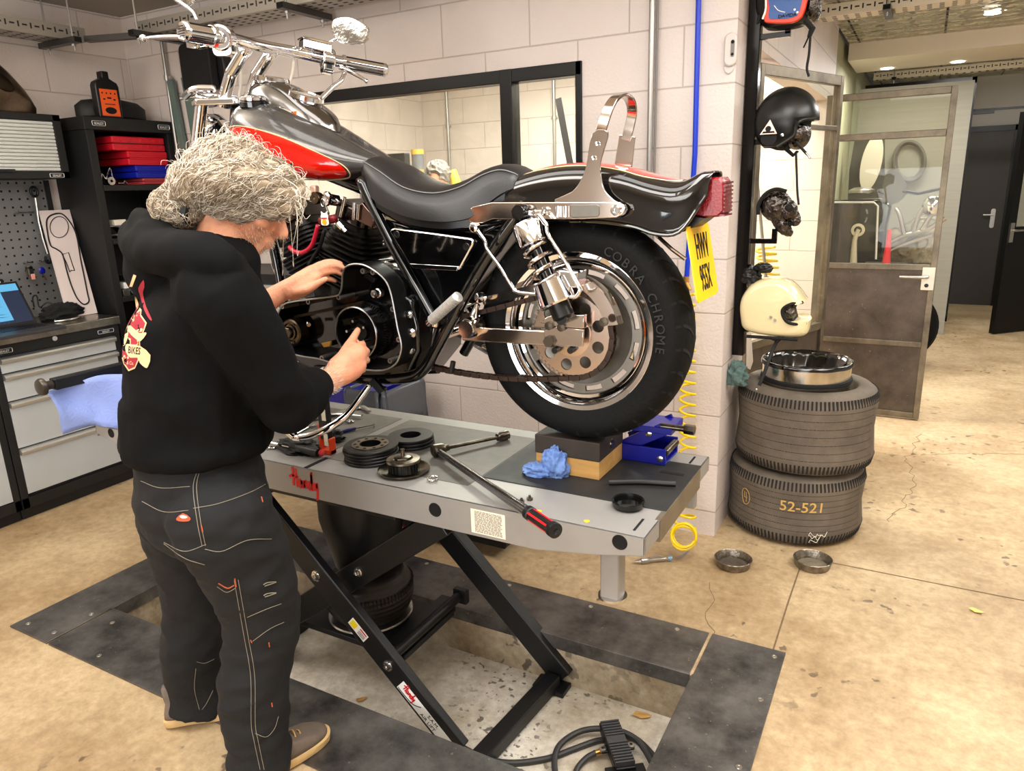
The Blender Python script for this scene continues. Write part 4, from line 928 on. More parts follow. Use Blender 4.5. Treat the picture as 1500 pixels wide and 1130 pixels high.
b = MB(); b.tube(catmull([r[0]-Y_*.001 for r in fr[14:-1]], 1), .0045, 8); b.build('fender_lip', M_paint, fo)
# tail light and plate
M_lens = mat('red tail lens', (128, 4, 14), .2, coat=.3, bump=.4, bscale=160)
a = [P(1004, 314, Y=1.80), P(1008, 285, Y=1.80), P(1022, 262, Y=1.80), P(1054, 259, Y=1.80), P(1060, 268, Y=1.80), P(1060, 310, Y=1.80), P(1052, 318, Y=1.80), P(1030, 319, Y=1.80)]
b = MB(); r0 = a; c = sum(a, V((0, 0, 0)))/len(a)
b.loft([[c+(p-c)*.90-Y_*.0 for p in a], [p+Y_*.006 for p in a], [p+Y_*.084 for p in a], [c+(p-c)*.9+Y_*.09 for p in a]]); tl = b.build('tail_light', M_lens, bike, smooth=40, label='red ribbed tail light')
b = MB()
for k in range(9):
    z = c.z+.038-k*.0095; b.box((max(p.x for p in a)-.006, YC, z), (.014, .082, .004))
b.build('lens_ribs', mat('deep red lens', (120, 4, 12), .2, trans=.3), tl, smooth=0)
b = MB(); b.slab([P(x, y, Y=1.79) for x, y in ((985, 330), (1006, 316), (1032, 320), (1010, 336), (1000, 340))], (0, .11, 0)); b.build('plate_bracket', M_blackm, bike, smooth=0)
b = MB(); b.tube([P(962, 345, Y=1.80), P(985, 366, Y=1.80), P(1004, 380, Y=1.80)], .005, 8); b.build('bracket_stay', M_pchr, bike)
p0, p1, p2, p3 = P(1003, 334, Y=1.755), P(1040, 325, Y=1.96), P(1055, 430, Y=1.96), P(1020, 443, Y=1.755)
xa = (p0.x+p1.x)/2; xb = (p2.x+p3.x)/2
p0.x = p1.x = xa; p2.x = p3.x = xb; p0.z = p1.z = (p0.z+p1.z)/2; p2.z = p3.z = (p2.z+p3.z)/2
u = Y_; v = (p0-p3).normalized(); nrm = u.cross(v).normalized(); wpl = p1.y-p0.y; hpl = (p0-p3).length
b = MB(); b.prism([(x+wpl/2, y+hpl/2) for x, y in rrect(wpl, hpl, .012)], p3, u, v, .003, w=-nrm); npl = b.build('number_plate', mat('yellow plate', (248, 196, 8), .35), bike, smooth=0, label='yellow number plate')
b = MB(); text_into(b, 'HWV', p3+u*(wpl*.53)+v*(hpl*.555), u, v, hpl*.48, .0012, squeeze=.56, bold=.012); text_into(b, '955X', p3+u*(wpl*.50)+v*(hpl*.13), u, v, hpl*.48, .0012, squeeze=.50, bold=.012); b.build('plate_lettering', M_hole, npl, smooth=0)

# seat
ST = [((535, 236), (531, 258), .05), ((548, 227), (535, 276), .085), ((578, 238), (553, 298), .118), ((615, 262), (595, 318), .140), ((655, 271), (645, 325), .145), ((690, 262), (688, 319), .128), ((722, 245), (712, 300), .108), ((746, 240), (734, 284), .096), ((766, 248), (752, 276), .085), ((776, 260), (764, 272), .060)]
def seat_rows(tpix, bpix, hw, n=14):
    t = P(*tpix, Y=YC-hw*.15); q = P(*bpix, Y=YC-hw); r = []; h = t.z-q.z
    for k in range(n):
        a = PI*k/(n-1); cy = math.cos(a); sz = math.sin(a)
        yy = (abs(cy)**.75)*(1 if cy > 0 else -1); zz = max(sz, 0)**.62
        r.append(V((q.x+(t.x-q.x)*zz, YC-hw*yy, q.z+h*zz)))
    return r+[V((q.x, YC+hw*.6, q.z-.008)), V((q.x, YC-hw*.6, q.z-.008))]
rows = [seat_rows(*s) for s in ST]; n = len(rows[0]); cols = [catmull([r[k] for r in rows], 5) for k in range(n)]; SR = [[c[i] for c in cols] for i in range(len(cols[0]))]
b = MB(); b.loft(SR); seat = b.build('seat', M_leather, bike, smooth=60)
b = MB(); b.tube([r[3]+V((0, -.0012, .001)) for r in SR[2:-3]], .0018, 6); b.tube([r[10]+V((0, .0012, .001)) for r in SR[2:-3]], .0018, 6); b.build('seat_seam', mat('pale seam thread', (110, 108, 106), .6), seat)
b = MB(); b.loft([[p-Z_*.002, p-Z_*.02, q-Z_*.02, q-Z_*.002] for p, q in ((r[0]+Y_*.01, r[13]-Y_*.01) for r in SR)]); b.build('seat_pan', M_blackm, seat, smooth=40)
b = MB(); b.cyl(P(531, 268, Y=1.76), P(541, 282, Y=1.76), .012); b.build('seat_hinge', M_alu, seat)
# fuel tank: twin lobes and console
TS = [(-2.02, 1.800, 1.755, .03), (-1.985, 1.822, 1.690, .105), (-1.93, 1.830, 1.645, .142), (-1.86, 1.822, 1.612, .156), (-1.78, 1.798, 1.590, .157), (-1.70, 1.764, 1.577, .148), (-1.62, 1.724, 1.572, .128), (-1.54, 1.682, 1.575, .098), (-1.47, 1.648, 1.588, .066), (-1.44, 1.630, 1.600, .03)]
def tank_row(x, zt, zb, hw):
    r = []; m = 30
    for k in range(m):
        a = 2*PI*k/m-PI/2; c, s = math.cos(a), math.sin(a); y = hw*abs(c)**.72*(1 if c > 0 else -1); zc = zb+(zt-zb)*.42
        z = zc+(zt-zc)*abs(s)**.85 if s > 0 else zc-(zc-zb)*abs(s)**.7
        if s > .5 and hw > .05: z -= .010*math.exp(-(y/.018)**2)
        r.append(V((x, YC+y, z)))
    return r
rows = [tank_row(*s) for s in TS]; n = len(rows[0]); cols = [catmull([r[k] for r in rows], 5) for k in range(n)]; TR = [[c[i] for c in cols] for i in range(len(cols[0]))]
b = MB(); b.loft(TR); tank = b.build('fuel_tank', M_tankp, bike, smooth=60)
bvh_tank = BVHTree.FromPolygons([tuple(v) for v in b.v], b.f)
def patch(outline3, bvh, ray, off, sub=3):
    """skin-tight panel: fill a closed outline and press it onto a surface along ray"""
    bm = bmesh.new(); vs = [bm.verts.new(p) for p in outline3]; f = bm.faces.new(vs)
    bmesh.ops.triangulate(bm, faces=[f]); 
    for _ in range(sub): bmesh.ops.subdivide_edges(bm, edges=[e for e in bm.edges if e.calc_length() > .012], cuts=1)
    bmesh.ops.triangulate(bm, faces=list(bm.faces)); ray = V(ray).normalized(); b = MB(); bm.verts.index_update()
    for v in bm.verts:
        h, nn, i, d = bvh.ray_cast(v.co-ray*.6, ray)
        if h is None: h, nn, i, d = bvh.find_nearest(v.co)
        b.v.append(h-ray*off)
    b.f = [tuple(v.index for v in f.verts) for f in bm.faces]; b.m = [0]*len(b.f); bm.free(); return b
pts = [P(x, y, Y=1.695) for x, y in ((316, 205), (330, 190), (350, 186), (380, 191), (415, 203), (450, 221), (475, 236), (486, 247), (485, 256), (472, 261), (440, 263), (405, 260), (360, 245), (330, 228))]
pts = catmull(pts, 4, True); pan = patch(pts, bvh_tank, Y_, .004, 4).build('tank_panel', M_redp, tank, smooth=180, label='red painted tank panel')
pts2 = []
cc = sum(pts, V((0, 0, 0)))/len(pts)
for p in pts:
    q = cc+(p-cc)*1.035; h, nn, i, d = bvh_tank.ray_cast(q-Y_*.6, Y_); pts2.append((h if h else q)-Y_*.0035)
b = MB(); b.tube(pts2, .0018, 6, closed=True); b.build('pinstripe', M_gold, tank)
b = MB(); c = P(372, 159, Y=1.765)-Z_*.004; c2 = bvh_tank.ray_cast(c+Z_*.2, -Z_)[0]; c.z = c2.z if c2 else c.z
b.lathe([(.042, -.012), (.042, .002), (.040, .004)], c, (.1, -.1, 1), 32); cap = b.build('cap_base', M_gloss, tank)
b = MB(); b.lathe([(.036, .004), (.040, .008), (.040, .016), (.034, .021), (.0, .024)], c, (.1, -.1, 1), 40); b.build('fuel_cap', M_chr, tank)
# dash console with two dials
b = MB(); rows = []
for x, zt, hw in ((-1.965, 1.835, .03), (-1.94, 1.878, .052), (-1.87, 1.892, .058), (-1.80, 1.868, .056), (-1.73, 1.822, .058), (-1.665, 1.778, .05), (-1.63, 1.745, .02)):
    zb = zt-.075 if x < -1.7 else zt-.05
    rows.append([V((x, YC-hw*1.15, zb)), V((x, YC-hw*1.05, zt-.028)), V((x, YC-hw*.8, zt-.006)), V((x, YC, zt)), V((x, YC+hw*.8, zt-.006)), V((x, YC+hw*1.05, zt-.028)), V((x, YC+hw*1.15, zb))])
cols = [catmull([r[k] for r in rows], 4) for k in range(7)]; b.loft([[c[i] for c in cols] for i in range(len(cols[0]))]); da = b.build('dash', mat('dark chrome dash', (120, 118, 116), .15, 1.), tank, smooth=60)
for x, z, sl in ((-1.885, 1.893, .16), (-1.745, 1.832, .38)):
    b = MB(); ax = V((sl, 0, 1)).normalized(); b.lathe([(.050, -.014), (.056, -.006), (.055, .006), (.048, .010), (.045, .006)], (x, YC, z), ax, 40); g = b.build('dial_bezel', M_chr, da)
    b = MB(); b.lathe([(.046, .006), (.02, .008), (0, .009)], (x, YC, z), ax, 40); b.build('dial_glass', mat('pale dial glass', (214, 212, 208), .05, coat=1.), g)
b = MB(); b.box(P(433, 167, Y=YC-.06), (.016, .01, .016)); b.build('idiot_lamp', mat('amber lamp', (220, 90, 20), .2), da, bevel=.002)
b = MB(); q = P(418, 162, Y=YC-.06); b.tube([q-X_*.035+Z_*.008, q, q+X_*.03-Z_*.012], .009, 10, sub=3); b.build('dash_switch', M_chr, da)
q = P(485, 190, Y=YC+.06); h = bvh_tank.ray_cast(q+Z_*.2, -Z_); b = MB(); b.lathe([(.022, -.004), (.024, .001), (.018, .004), (0, .005)], h[0] if h[0] else q, V((.4, .2, 1)), 28); b.build('filler_plug', M_tankp, tank)

# forks, triple tree, headlight, handlebar, front wheel
FW = V((-2.42, YC, TZ+.325)); ftop = P(297, 141, Y=1.745); fdir = (FW-V((ftop.x, YC, ftop.z))).normalized(); Lf = (FW-V((ftop.x, YC, ftop.z))).length
for y in (1.745, 1.945):
    o = V((ftop.x, y, ftop.z)); b = MB(); b.lathe([(0, -.004), (.021, -.002), (.024, .004), (.024, .014), (.0205, .016), (.0205, .40), (.0285, .405), (.0285, Lf), (.02, Lf+.02), (0, Lf+.02)], o, fdir, 24); b.build('fork_tube', M_chr, bike)
b = MB(); o = P(330, 152, Y=YC); ax = Matrix.Rotation(0, 3, 'Y')
tc_ = V((-2.045, YC, 1.822)); b.prism([(-.09, -.12), (-.05, -.135), (.06, -.075), (.075, 0), (.06, .075), (-.05, .135), (-.09, .12)], tc_, X_, Y_, .02, w=Z_); tr_ = b.build('triple_tree', M_chr, bike, bevel=.004)
b = MB(); b.prism([(-.09, -.12), (-.05, -.13), (.05, -.06), (.05, .06), (-.05, .13), (-.09, .12)], tc_+fdir*.17-X_*.0, X_, Y_, .025, w=Z_); b.cyl(tc_, tc_+fdir*.2+X_*.02, .03); b.build('lower_tree', M_blackm, tr_, bevel=.004)
hl = V((-2.12, YC, 1.745)); b = MB(); b.lathe([(0, .0), (.045, .01), (.07, .04), (.075, .07), (.071, .08), (.064, .082), (.0, .09)], hl, (-1, 0, -.1), 40); b.build('headlight', M_chr, bike)
b = MB(); b.prism([(-.10, -.09), (.02, -.10), (.06, -.04), (.06, .04), (.02, .10), (-.10, .09)], (-2.13, YC, 1.852), X_, Y_, .012, w=V((.25, 0, 1))); b.tube([V((-2.2, YC-.09, 1.86)), V((-2.12, YC-.11, 1.875)), V((-2.05, YC-.09, 1.872))], .012, 10, sub=4); b.build('headlight_hood', M_chr, tr_, bevel=.004)
BP = [(268, 46, 1.42), (320, 55, 1.53), (342, 58, 1.67), (365, 64, 1.785), (400, 71, 1.905), (440, 78, 2.02), (490, 89, 2.125), (565, 103, 2.27)]
bp_ = [P(x, y, Y=Y) for x, y, Y in BP]; bpc = catmull(bp_, 6)
b = MB(); b.tube(bpc[3:-4], .019, 16); hb = b.build('handlebar', M_chr, bike, smooth=180)
def riser(pix, Y0):
    q = [P(x, y, Y=Y0) for x, y in pix]; b = MB(); b.tube([q[0], q[0].lerp(q[1], .85), q[1], q[1].lerp(q[2], .15), q[2]], .0195, 16, sub=3); r = b.build('riser', M_chr, bike, smooth=180)
    b = MB(); b.lathe([(.026, -.004), (.026, .012), (.021, .014)], q[0], q[1]-q[0], 20); b.build('riser_collar', M_chr, r)
riser(((326, 152), (339, 107), (364, 66)), 1.785); riser(((363, 150), (376, 110), (400, 73)), 1.905)
def grip(a, c, r, par):
    d = (c-a); L = d.length; d.normalize(); b = MB(); n = 6
    prof = [(0, -.006), (r*.8, -.005), (r*.98, 0), (r*.98, .008)]
    b.lathe([(0, -.006), (r*.85, -.004), (r, .002), (r, .010), (r*.9, .012), (r*.9, L-.012), (r*1.08, L-.010), (r*1.08, L), (0, L)], a, d, 28); o = b.build('grip', M_chr, par)
    b = MB(); u, w = ortho(d)
    for k in range(n):
        t = 2*PI*k/n; e = (u*math.cos(t)+w*math.sin(t)); b.bar(a+d*.012+e*r*.9, a+d*(L-.012)+e*r*.9, r*.16, .0045, up=e)
    b.build('grip_rubbers', M_blackm, o, smooth=0)
    b = MB()
    for k in range(5): b.box(a-d*.0055+w*(-.012+k*.006), (.002, .0022, .026 if k in (1, 2, 3) else .018), ax=Matrix((d, w, u)).transposed())
    b.build('cap_slots', M_blackm, o, smooth=0)
    return o
gl0, gl1 = bp_[0], bpc[5]; gr0, gr1 = bp_[-1], bpc[-6]
grip(gl0, gl1, .0265, hb); grip(gr0, gr1, .023, hb)
def switch(c, d, par):
    d = d.normalized(); u = Z_; w = d.cross(u).normalized(); u = w.cross(d); ax = Matrix((d, w, u)).transposed(); b = MB()
    b.lathe([(.031, -.022), (.035, -.018), (.035, .018), (.031, .022)], c, d, 24); b.prism(rrect(.054, .078, .014), c-d*.018-u*.008, w, u, .036, w=d); o = b.build('switch_housing', M_chr, par, smooth=35, bevel=.003)
    b = MB()
    for k in (-1, 0, 1): b.box(c+u*(k*.02-.008)-w*.028, (.018, .004, .012), ax=ax); b.box(c+u*(k*.02-.008)+w*.028, (.018, .004, .012), ax=ax)
    b.build('switch_button', M_blackm, o, smooth=0); return o
switch(bpc[7], bpc[8]-bpc[6], hb); switch(bpc[-8], bpc[-7]-bpc[-9], hb)
q = P(462, 69, Y=2.06); b = MB(); dd = (bpc[-8]-bpc[-14]).normalized(); w = dd.cross(Z_).normalized(); ax = Matrix((dd, w, w.cross(dd))).transposed(); b.box(q, (.10, .05, .028), ax=ax); b.box(q+Z_*.018, (.105, .055, .008), ax=ax); b.build('master_cylinder', M_chr, hb, smooth=0, bevel=.004)
# levers
b = MB(); b.tube([P(312, 56, Y=1.52), P(280, 55, Y=1.46), P(240, 54.5, Y=1.40), P(213, 56, Y=1.36)], [.011, .010, .008, .005], 12, sub=4, flat=(1, .8)); b.ell(P(210, 56, Y=1.355), .0095); b.build('clutch_lever', M_chr, hb, smooth=180)
b = MB(); b.tube([P(497, 98, Y=2.13), P(515, 106, Y=2.16), P(536, 118, Y=2.22)], [.009, .008, .006], 10, sub=4); b.ell(P(537, 119, Y=2.22), .008); b.build('brake_lever', M_chr, hb, smooth=180)
# mirrors
def mirror(pts, stem, Y, ax_n, name):
    o = [P(x, y, Y=Y) for x, y in pts]; o = catmull(o, 4, True); c = sum(o, V((0, 0, 0)))/len(o); n = V((0, 1, 0)); n = V((.5, -.86, .0)).normalized()
    b = MB(); vis = -n
    b.loft([[c+(p-c)*.97 for p in o], [p+n*-.004 for p in o], [c+(p-c)*.93-n*.016 for p in o], [c+(p-c)*.55-n*.026 for p in o]]); m = b.build('mirror', M_chr, hb, smooth=50)
    b = MB(); b.loft([[c+(p-c)*.90+n*.0015 for p in o], [c+(p-c)*.90-n*.003 for p in o]]); b.build('mirror_glass', mat('hazy mirror glass', (205, 205, 200), .12, 1., bump=.25, bscale=14), m, smooth=0)
    b = MB(); b.tube(stem, .0052, 10, sub=4); b.build('mirror_stem', M_chr, m, smooth=180)
mirror(((486, 32), (495, 26), (510, 25), (525, 30), (538, 38), (541, 47), (538, 60), (525, 65), (508, 65), (493, 60), (486, 48)), [P(468, 74, Y=2.10), P(480, 64, Y=2.10), P(491, 57, Y=2.10)], 2.10, None, 'r')
mirror(((250, -30), (268, -33), (284, -22), (283, 0), (276, 9), (262, 7), (250, -6)), [P(288, 29, Y=1.52), P(283, 18, Y=1.52), P(272, 9, Y=1.52), P(262, 2, Y=1.52)], 1.52, None, 'l')
# turn-signal arm style stalk, cables
b = MB(); b.tube([P(505, 108, Y=2.14), P(500, 118, Y=2.12), P(485, 130, Y=2.08), P(464, 151, Y=2.02)], .009, 12, sub=4); b.build('bar_brace', M_chr, hb, smooth=180)
b = MB(); b.tube([P(430, 82, Y=2.0), P(430, 95, Y=2.0), P(427, 112, Y=1.96), P(418, 135, Y=1.9)], .0045, 8, sub=5); b.build('brake_hose', mat('clear white hose', (206, 198, 184), .35), hb)
b = MB(); b.tube([P(330, 58, Y=1.6), P(345, 68, Y=1.7), P(352, 90, Y=1.82), P(353, 120, Y=1.83), P(349, 150, Y=1.83)], .0045, 8, sub=5); b.build('clutch_cable', MATS['clear white hose'], hb)
b = MB(); b.tube([P(284, 62, Y=1.50), P(290, 70, Y=1.51), P(304, 68, Y=1.53)], .004, 8, sub=4); b.box(P(283, 66, Y=1.50), (.03, .02, .012)); b.build('lever_perch', M_chr, hb)
# front wheel (behind the mechanic)
b = MB(); b.lathe([(.24, -.03), (.28, -.046), (.315, -.035), (.325, 0), (.315, .035), (.28, .046), (.24, .03)], FW, Y_, 64, closed=True); fw = b.build('front_wheel', M_tyre, bike)
b = MB(); b.lathe([(.25, -.03), (.24, -.035), (.235, -.01), (.235, .01), (.24, .035), (.25, .03)], FW, Y_, 64, closed=True); b.lathe([(.03, -.05), (.03, .05)], FW, Y_, 20)
for k in range(9):
    a = 2*PI*k/9; b.bar(FW+V((.03*math.cos(a), 0, .03*math.sin(a))), FW+V((.236*math.cos(a), 0, .236*math.sin(a))), .016, .02, up=Y_)
b.build('front_rim', M_cast, fw)
b = MB(); rows = []
for k in range(25):
    a = math.radians(20+k*5.6); r = .345; rows.append([FW+V((rr*math.cos(a), y, rr*math.sin(a))) for y, rr in ((-.06, r-.04), (-.055, r-.01), (-.03, r+.005), (.03, r+.005), (.055, r-.01), (.06, r-.04))])
b.loft(rows, caps=False, closed=False); o = b.build('front_fender', M_paint, bike, smooth=180); md = o.modifiers.new('s', 'SOLIDIFY'); md.thickness = .003

# frame
def tubeP(name, pts, r, m=M_gloss, par=bike, sub=4): 
    b = MB(); b.tube([P(x, y, Y=Y) for x, y, Y in pts], r, 14, sub=sub if len(pts) > 2 else 0); return b.build(name, m, par, smooth=180)
fm = tubeP('frame', [(528, 262, 1.755), (545, 300, 1.75), (575, 360, 1.745), (604, 412, 1.74), (640, 478, 1.735)], .0165)
tubeP('frame_rail', [(770, 300, 1.755), (738, 342, 1.75), (700, 400, 1.745), (668, 458, 1.74), (640, 510, 1.735), (622, 540, 1.735), (600, 553, 1.735), (540, 556, 1.74), (470, 548, 1.76)], .017, par=fm)
tubeP('frame_rail', [(535, 285, 1.76), (570, 312, 1.76), (620, 332, 1.76), (700, 330, 1.76), (770, 312, 1.76)], .012, par=fm)
b = MB(); far = []
for pts in ([(545, 300, 1.75), (604, 412, 1.74), (640, 478, 1.735)], [(738, 342, 1.75), (668, 458, 1.74), (622, 540, 1.735)]):
    q = [P(x, y, Y=Y) for x, y, Y in pts]; q = [V((p.x, 2*YC-p.y, p.z)) for p in q]; b.tube(q, .0165, 12, sub=3)
b.tube([V((-2.02, YC, 1.76)), V((-1.7, YC, 1.60)), V((-1.46, YC, 1.52))], .022, 12); b.tube([V((-2.04, YC, 1.72)), V((-1.96, YC, 1.35)), V((-1.90, YC, 1.02)), V((-1.6, YC, .96)), V((-1.3, YC, .99))], .018, 12, sub=4); b.build('frame_far_side', M_gloss, fm)
# dark body mass behind the side cover: oil tank / battery box
b = MB(); b.slab([P(x, y, Y=1.765) for x, y in ((548, 318), (600, 330), (700, 330), (742, 335), (668, 450), (640, 470), (612, 425), (575, 345))], (0, .17, 0)); b.build('oil_tank', M_gloss, bike, bevel=.008)
sc_ = side_plate('side_cover', [(570.5, 340), (572, 336), (577, 334), (640, 342), (689, 349), (694, 353), (692, 360), (674, 393), (670, 397), (608, 393), (601, 390)], 1.70, .022, M_chr, bike, bev=.004)
side_plate('cover_rib', [(600, 386.5), (671, 390.5), (669, 397), (606, 393.5)], 1.697, .006, M_chr, sc_, bev=.001)
for x, y in ((580.5, 343.5), (683, 362)):
    b = MB(); b.lathe([(.010, 0), (.010, .002), (.006, .002), (.005, .0005), (0, .0005)], P(x, y, Y=1.70), -Y_, 18); b.build('cover_screw', M_blackm, sc_)
# primary case: open, with clutch basket and engine sprocket
CY = 1.645
RIM = [(516, 386), (533, 387), (550, 396), (565, 409.5), (573, 426.5), (578.6, 452), (584, 482), (589, 503), (588, 518), (580, 535), (560.5, 544), (528.7, 542), (490, 534), (468, 527), (443.7, 523), (426.7, 517.8), (414, 503), (405.5, 482), (406.5, 462.6), (412, 449), (422.5, 443), (454, 438), (490.5, 432.5), (498, 428.5), (501, 418), (502, 401), (506, 391)]
rim_c = catmull(outline(RIM, CY), 3, True); c = sum(rim_c, V((0, 0, 0)))/len(rim_c)
b = MB(); dpt = .075; inner = [p+(c-p).normalized()*.0055 for p in rim_c]
b.loft([[p+Y_*dpt for p in rim_c], rim_c, inner, [p+Y_*dpt for p in inner]], caps=False); pc = b.build('primary_case', mat('bare black-edged casting', (24, 24, 25), .25, .5), bike, smooth=40)
b = MB(); b.tube([p.lerp(q, .5)-Y_*.0006 for p, q in zip(rim_c, inner)], .0028, 6, closed=True); b.build('gasket_face', mat('machined gasket face', (150, 148, 144), .35, .9), pc)
b = MB(); b.slab([p+Y_*(dpt-.008) for p in rim_c], (0, .03, 0)); b.build('case_back', M_gloss, pc, smooth=0)
for x, y in ((411, 449), (449, 441.5), (495, 433), (532, 395), (547, 397), (577, 453), (586, 499), (573, 531), (470, 527), (418, 508)):
    p = P(x, y, Y=CY); p += (c-p).normalized()*.006; b = MB(); b.lathe([(.008, dpt), (.008, 0), (.004, 0), (.004, .01), (0, .01)], p, Y_, 14); b.build('screw_boss', MATS['machined gasket face'], pc)
KC = P(526, 487, Y=CY+.02); KC2 = V((KC.x, CY-.004, KC.z))
b = MB(); b.lathe([(.0755, .060), (.0815, .060), (.0815, 0), (.078, -.002), (.0755, 0), (.0755, .05), (0, .05)], V((KC.x, CY+.006, KC.z)), Y_, 72); ck = b.build('clutch_basket', M_gloss, pc, smooth=40)
b = MB(); b.tube([V((KC.x+.0785*math.cos(2*PI*k/72), CY+.004, KC.z+.0785*math.sin(2*PI*k/72))) for k in range(72)], .0021, 6, closed=True); b.build('basket_edge', M_alu, ck)
b = MB()
for k in range(64):
    a = 2*PI*k/64; b.box(V((KC.x+.0845*math.cos(a), CY+.05, KC.z+.0845*math.sin(a))), (.006, .012, .005), ax=Matrix.Rotation(-a, 3, 'Y'))
b.build('ring_gear', M_fin, ck, smooth=0)
b = MB(); b.lathe([(0, .05), (.05, .05), (.05, .035), (.028, .03), (.024, .02), (0, .02)], V((KC.x, CY+.006, KC.z)), Y_, 40); b.build('clutch_inner', M_fin, ck)
for k in range(5):
    a = 2*PI*k/5+.55; b = MB(); o = V((KC.x+.036*math.cos(a), CY+.045, KC.z+.036*math.sin(a))); b.cyl(o, o-Y_*.040, .0042, 10); b.build('clutch_stud', M_steel, ck)
KE = P(425, 487, Y=CY+.01); b = MB(); b.lathe([(.042, .04), (.042, .004), (.038, 0), (.030, 0), (.028, .006), (0, .006)], KE, Y_, 48); es = b.build('engine_sprocket', mat('browned steel', (96, 84, 68), .35, 1., noise=.4, nscale=18), pc)
b = MB(); b.lathe([(.024, .006), (.024, -.002), (.02, -.004), (.019, -.004), (.019, .006)], KE, Y_, 32, closed=True); b.lathe([(.0175, .006), (.0175, -.012), (.015, -.014), (0, -.014)], KE, Y_, 6); b.build('sprocket_nut', MATS['browned steel'], es)
for k in range(3):
    a = 2*PI*k/3+.9; b = MB(); b.lathe([(.0045, 0), (.0045, -.003), (0, -.003)], KE+V((.034*math.cos(a), 0, .034*math.sin(a))), Y_, 10); b.build('sprocket_screw', M_blackm, es)
b = MB(); pch = []
e1, e2 = V((KE.x, CY+.035, KE.z)), V((KC.x, CY+.052, KC.z))
for k in range(30):
    t = k/29; p = V((e1.x+(e2.x-e1.x)*t, CY+.045, (e1.z+.045)+((e2.z+.086)-(e1.z+.045))*t)); b.box(p, (.010, .014, .008))
b.build('primary_chain', M_chain, pc, smooth=0)
b = MB(); o = P(551, 430, Y=CY+.03); b.lathe([(.014, .02), (.014, .005), (.011, .003), (.011, -.012), (.006, -.014), (.005, -.004), (0, -.004)], o, Y_, 20); b.build('starter_shaft', M_steel, pc)
b = MB(); o = P(452, 474, Y=CY+.03); b.tube([o+V((.002*k, -.002*k, 0)) for k in range(10)], [.0065 if k % 2 else .0045 for k in range(10)], 12); b.build('tensioner_spring', M_steel, pc)
b = MB(); b.slab([P(x, y, Y=CY+.045) for x, y in ((470, 503), (484, 500), (483, 508), (474, 510))], (0, .01, 0)); b.build('tensioner_shoe', mat('amber plastic shoe', (190, 140, 50), .5), pc, bevel=.002)
b = MB(); b.bar(P(536, 402, Y=CY+.04), P(550, 411, Y=CY+.04), .014, .016); b.build('solenoid', M_blackm, pc, bevel=.002)
# inner casing / gearbox behind
b = MB(); b.slab([P(x, y, Y=1.735) for x, y in ((518, 386), (560, 390), (600, 412), (640, 480), (635, 520), (610, 552), (560, 556), (480, 552), (440, 535), (415, 515), (405, 470), (420, 440), (500, 430))], (0, .16, 0)); b.build('gearbox', M_gloss, bike, bevel=.012)
o = [P(x, y, Y=1.70) for x, y in ((585, 430), (602, 440), (612, 480), (613, 515), (598, 545), (585, 545), (588, 500))]; b = MB(); b.slab(o, (0, .05, 0)); gb = b.build('gearbox_end', M_gloss, bike, bevel=.006)
for x, y, r, m in ((601, 461, .010, M_steel), (604, 488, .0125, M_pchr), (602, 514, .009, M_steel), (592, 518, .008, M_alu)):
    b = MB(); b.lathe([(r*1.2, 0), (r*1.2, .005), (r, .008), (r*.7, .012), (0, .013)], P(x, y, Y=1.70), -Y_, 20); b.build('gearbox_bolt', m, gb)
# engine
ED = V((.37, 0, .93)).normalized(); ED2 = V((-.37, 0, .93)).normalized(); CR = V((-1.70, 1.865, 1.10))
b = MB(); b.lathe([(.10, -.07), (.115, -.05), (.115, .07), (.09, .09)], CR, Y_, 40); b.slab([V((-1.86, 1.79, .98)), V((-1.50, 1.79, .98)), V((-1.5, 1.79, 1.12)), V((-1.86, 1.79, 1.12))], (0, .16, 0)); eng = b.build('engine', M_fin, bike, bevel=.006)
def cylinder(d, off, par):
    b = MB(); side = Y_; q = d.cross(side).normalized(); s0 = .155
    def fin(h, w, l, th): b.prism(rrect(l, w, .045, 5), CR+off+d*h, q, side, th, w=d)
    for k in range(9): fin(s0+k*.0135, .165+.004*k, .165+.004*k, .0045)
    b.lathe([(.06, .09), (.06, s0+.13)], CR+off, d, 24)
    c_ = b.build('engine_cylinder', M_fin, par, smooth=35)
    b = MB()
    for k in range(5): b.prism(rrect(.19-.012*k, .19-.010*k, .05, 5), CR+off+d*(s0+.128+k*.015), q, side, .006, w=d)
    b.prism(rrect(.12, .13, .03), CR+off+d*(s0+.128), q, side, .09, w=d); b.build('cylinder_head', M_fin, par, smooth=35)
    b = MB(); b.prism(rrect(.13, .16, .03, 5), CR+off+d*(s0+.215), q, side, .055, w=d); b.build('rocker_box', mat('dark polished cover', (70, 66, 62), .2, 1.), par, smooth=35, bevel=.006)
cylinder(ED, V((0, -.012, 0)), eng); cylinder(ED2, V((0, .012, 0)), eng)
b = MB(); o = P(482, 292, Y=1.745); b.lathe([(.018, 0), (.022, .004), (.022, .012), (.014, .016), (0, .016)], o, (-.3, -1, .2), 24); b.lathe([(.017, -.03), (.017, 0)], o, (-.3, -1, .2), 20); b.build('choke_knob', M_chr, eng)
b = MB(); o = P(462, 290, Y=1.74); b.lathe([(.016, -.02), (.020, 0), (.018, .006), (.008, .007), (0, .003)], o, -Y_, 22); b.build('ignition_lock', mat('grimy lock brass', (92, 78, 62), .35, 1.), eng)
b = MB(); o = P(461, 279, Y=1.745); b.box(o, (.022, .02, .028)); b.build('ignition_switch', mat('pale copper block', (206, 170, 150), .4, .6), eng, bevel=.004)
for x, y, x2, y2 in ((499, 318, 505, 289), (518, 322, 519, 297), (524, 322, 526, 300)):
    b = MB(); b.cyl(P(x, y, Y=1.765), P(x2, y2, Y=1.765), .0055, 12); b.build('pushrod', M_chr, eng)
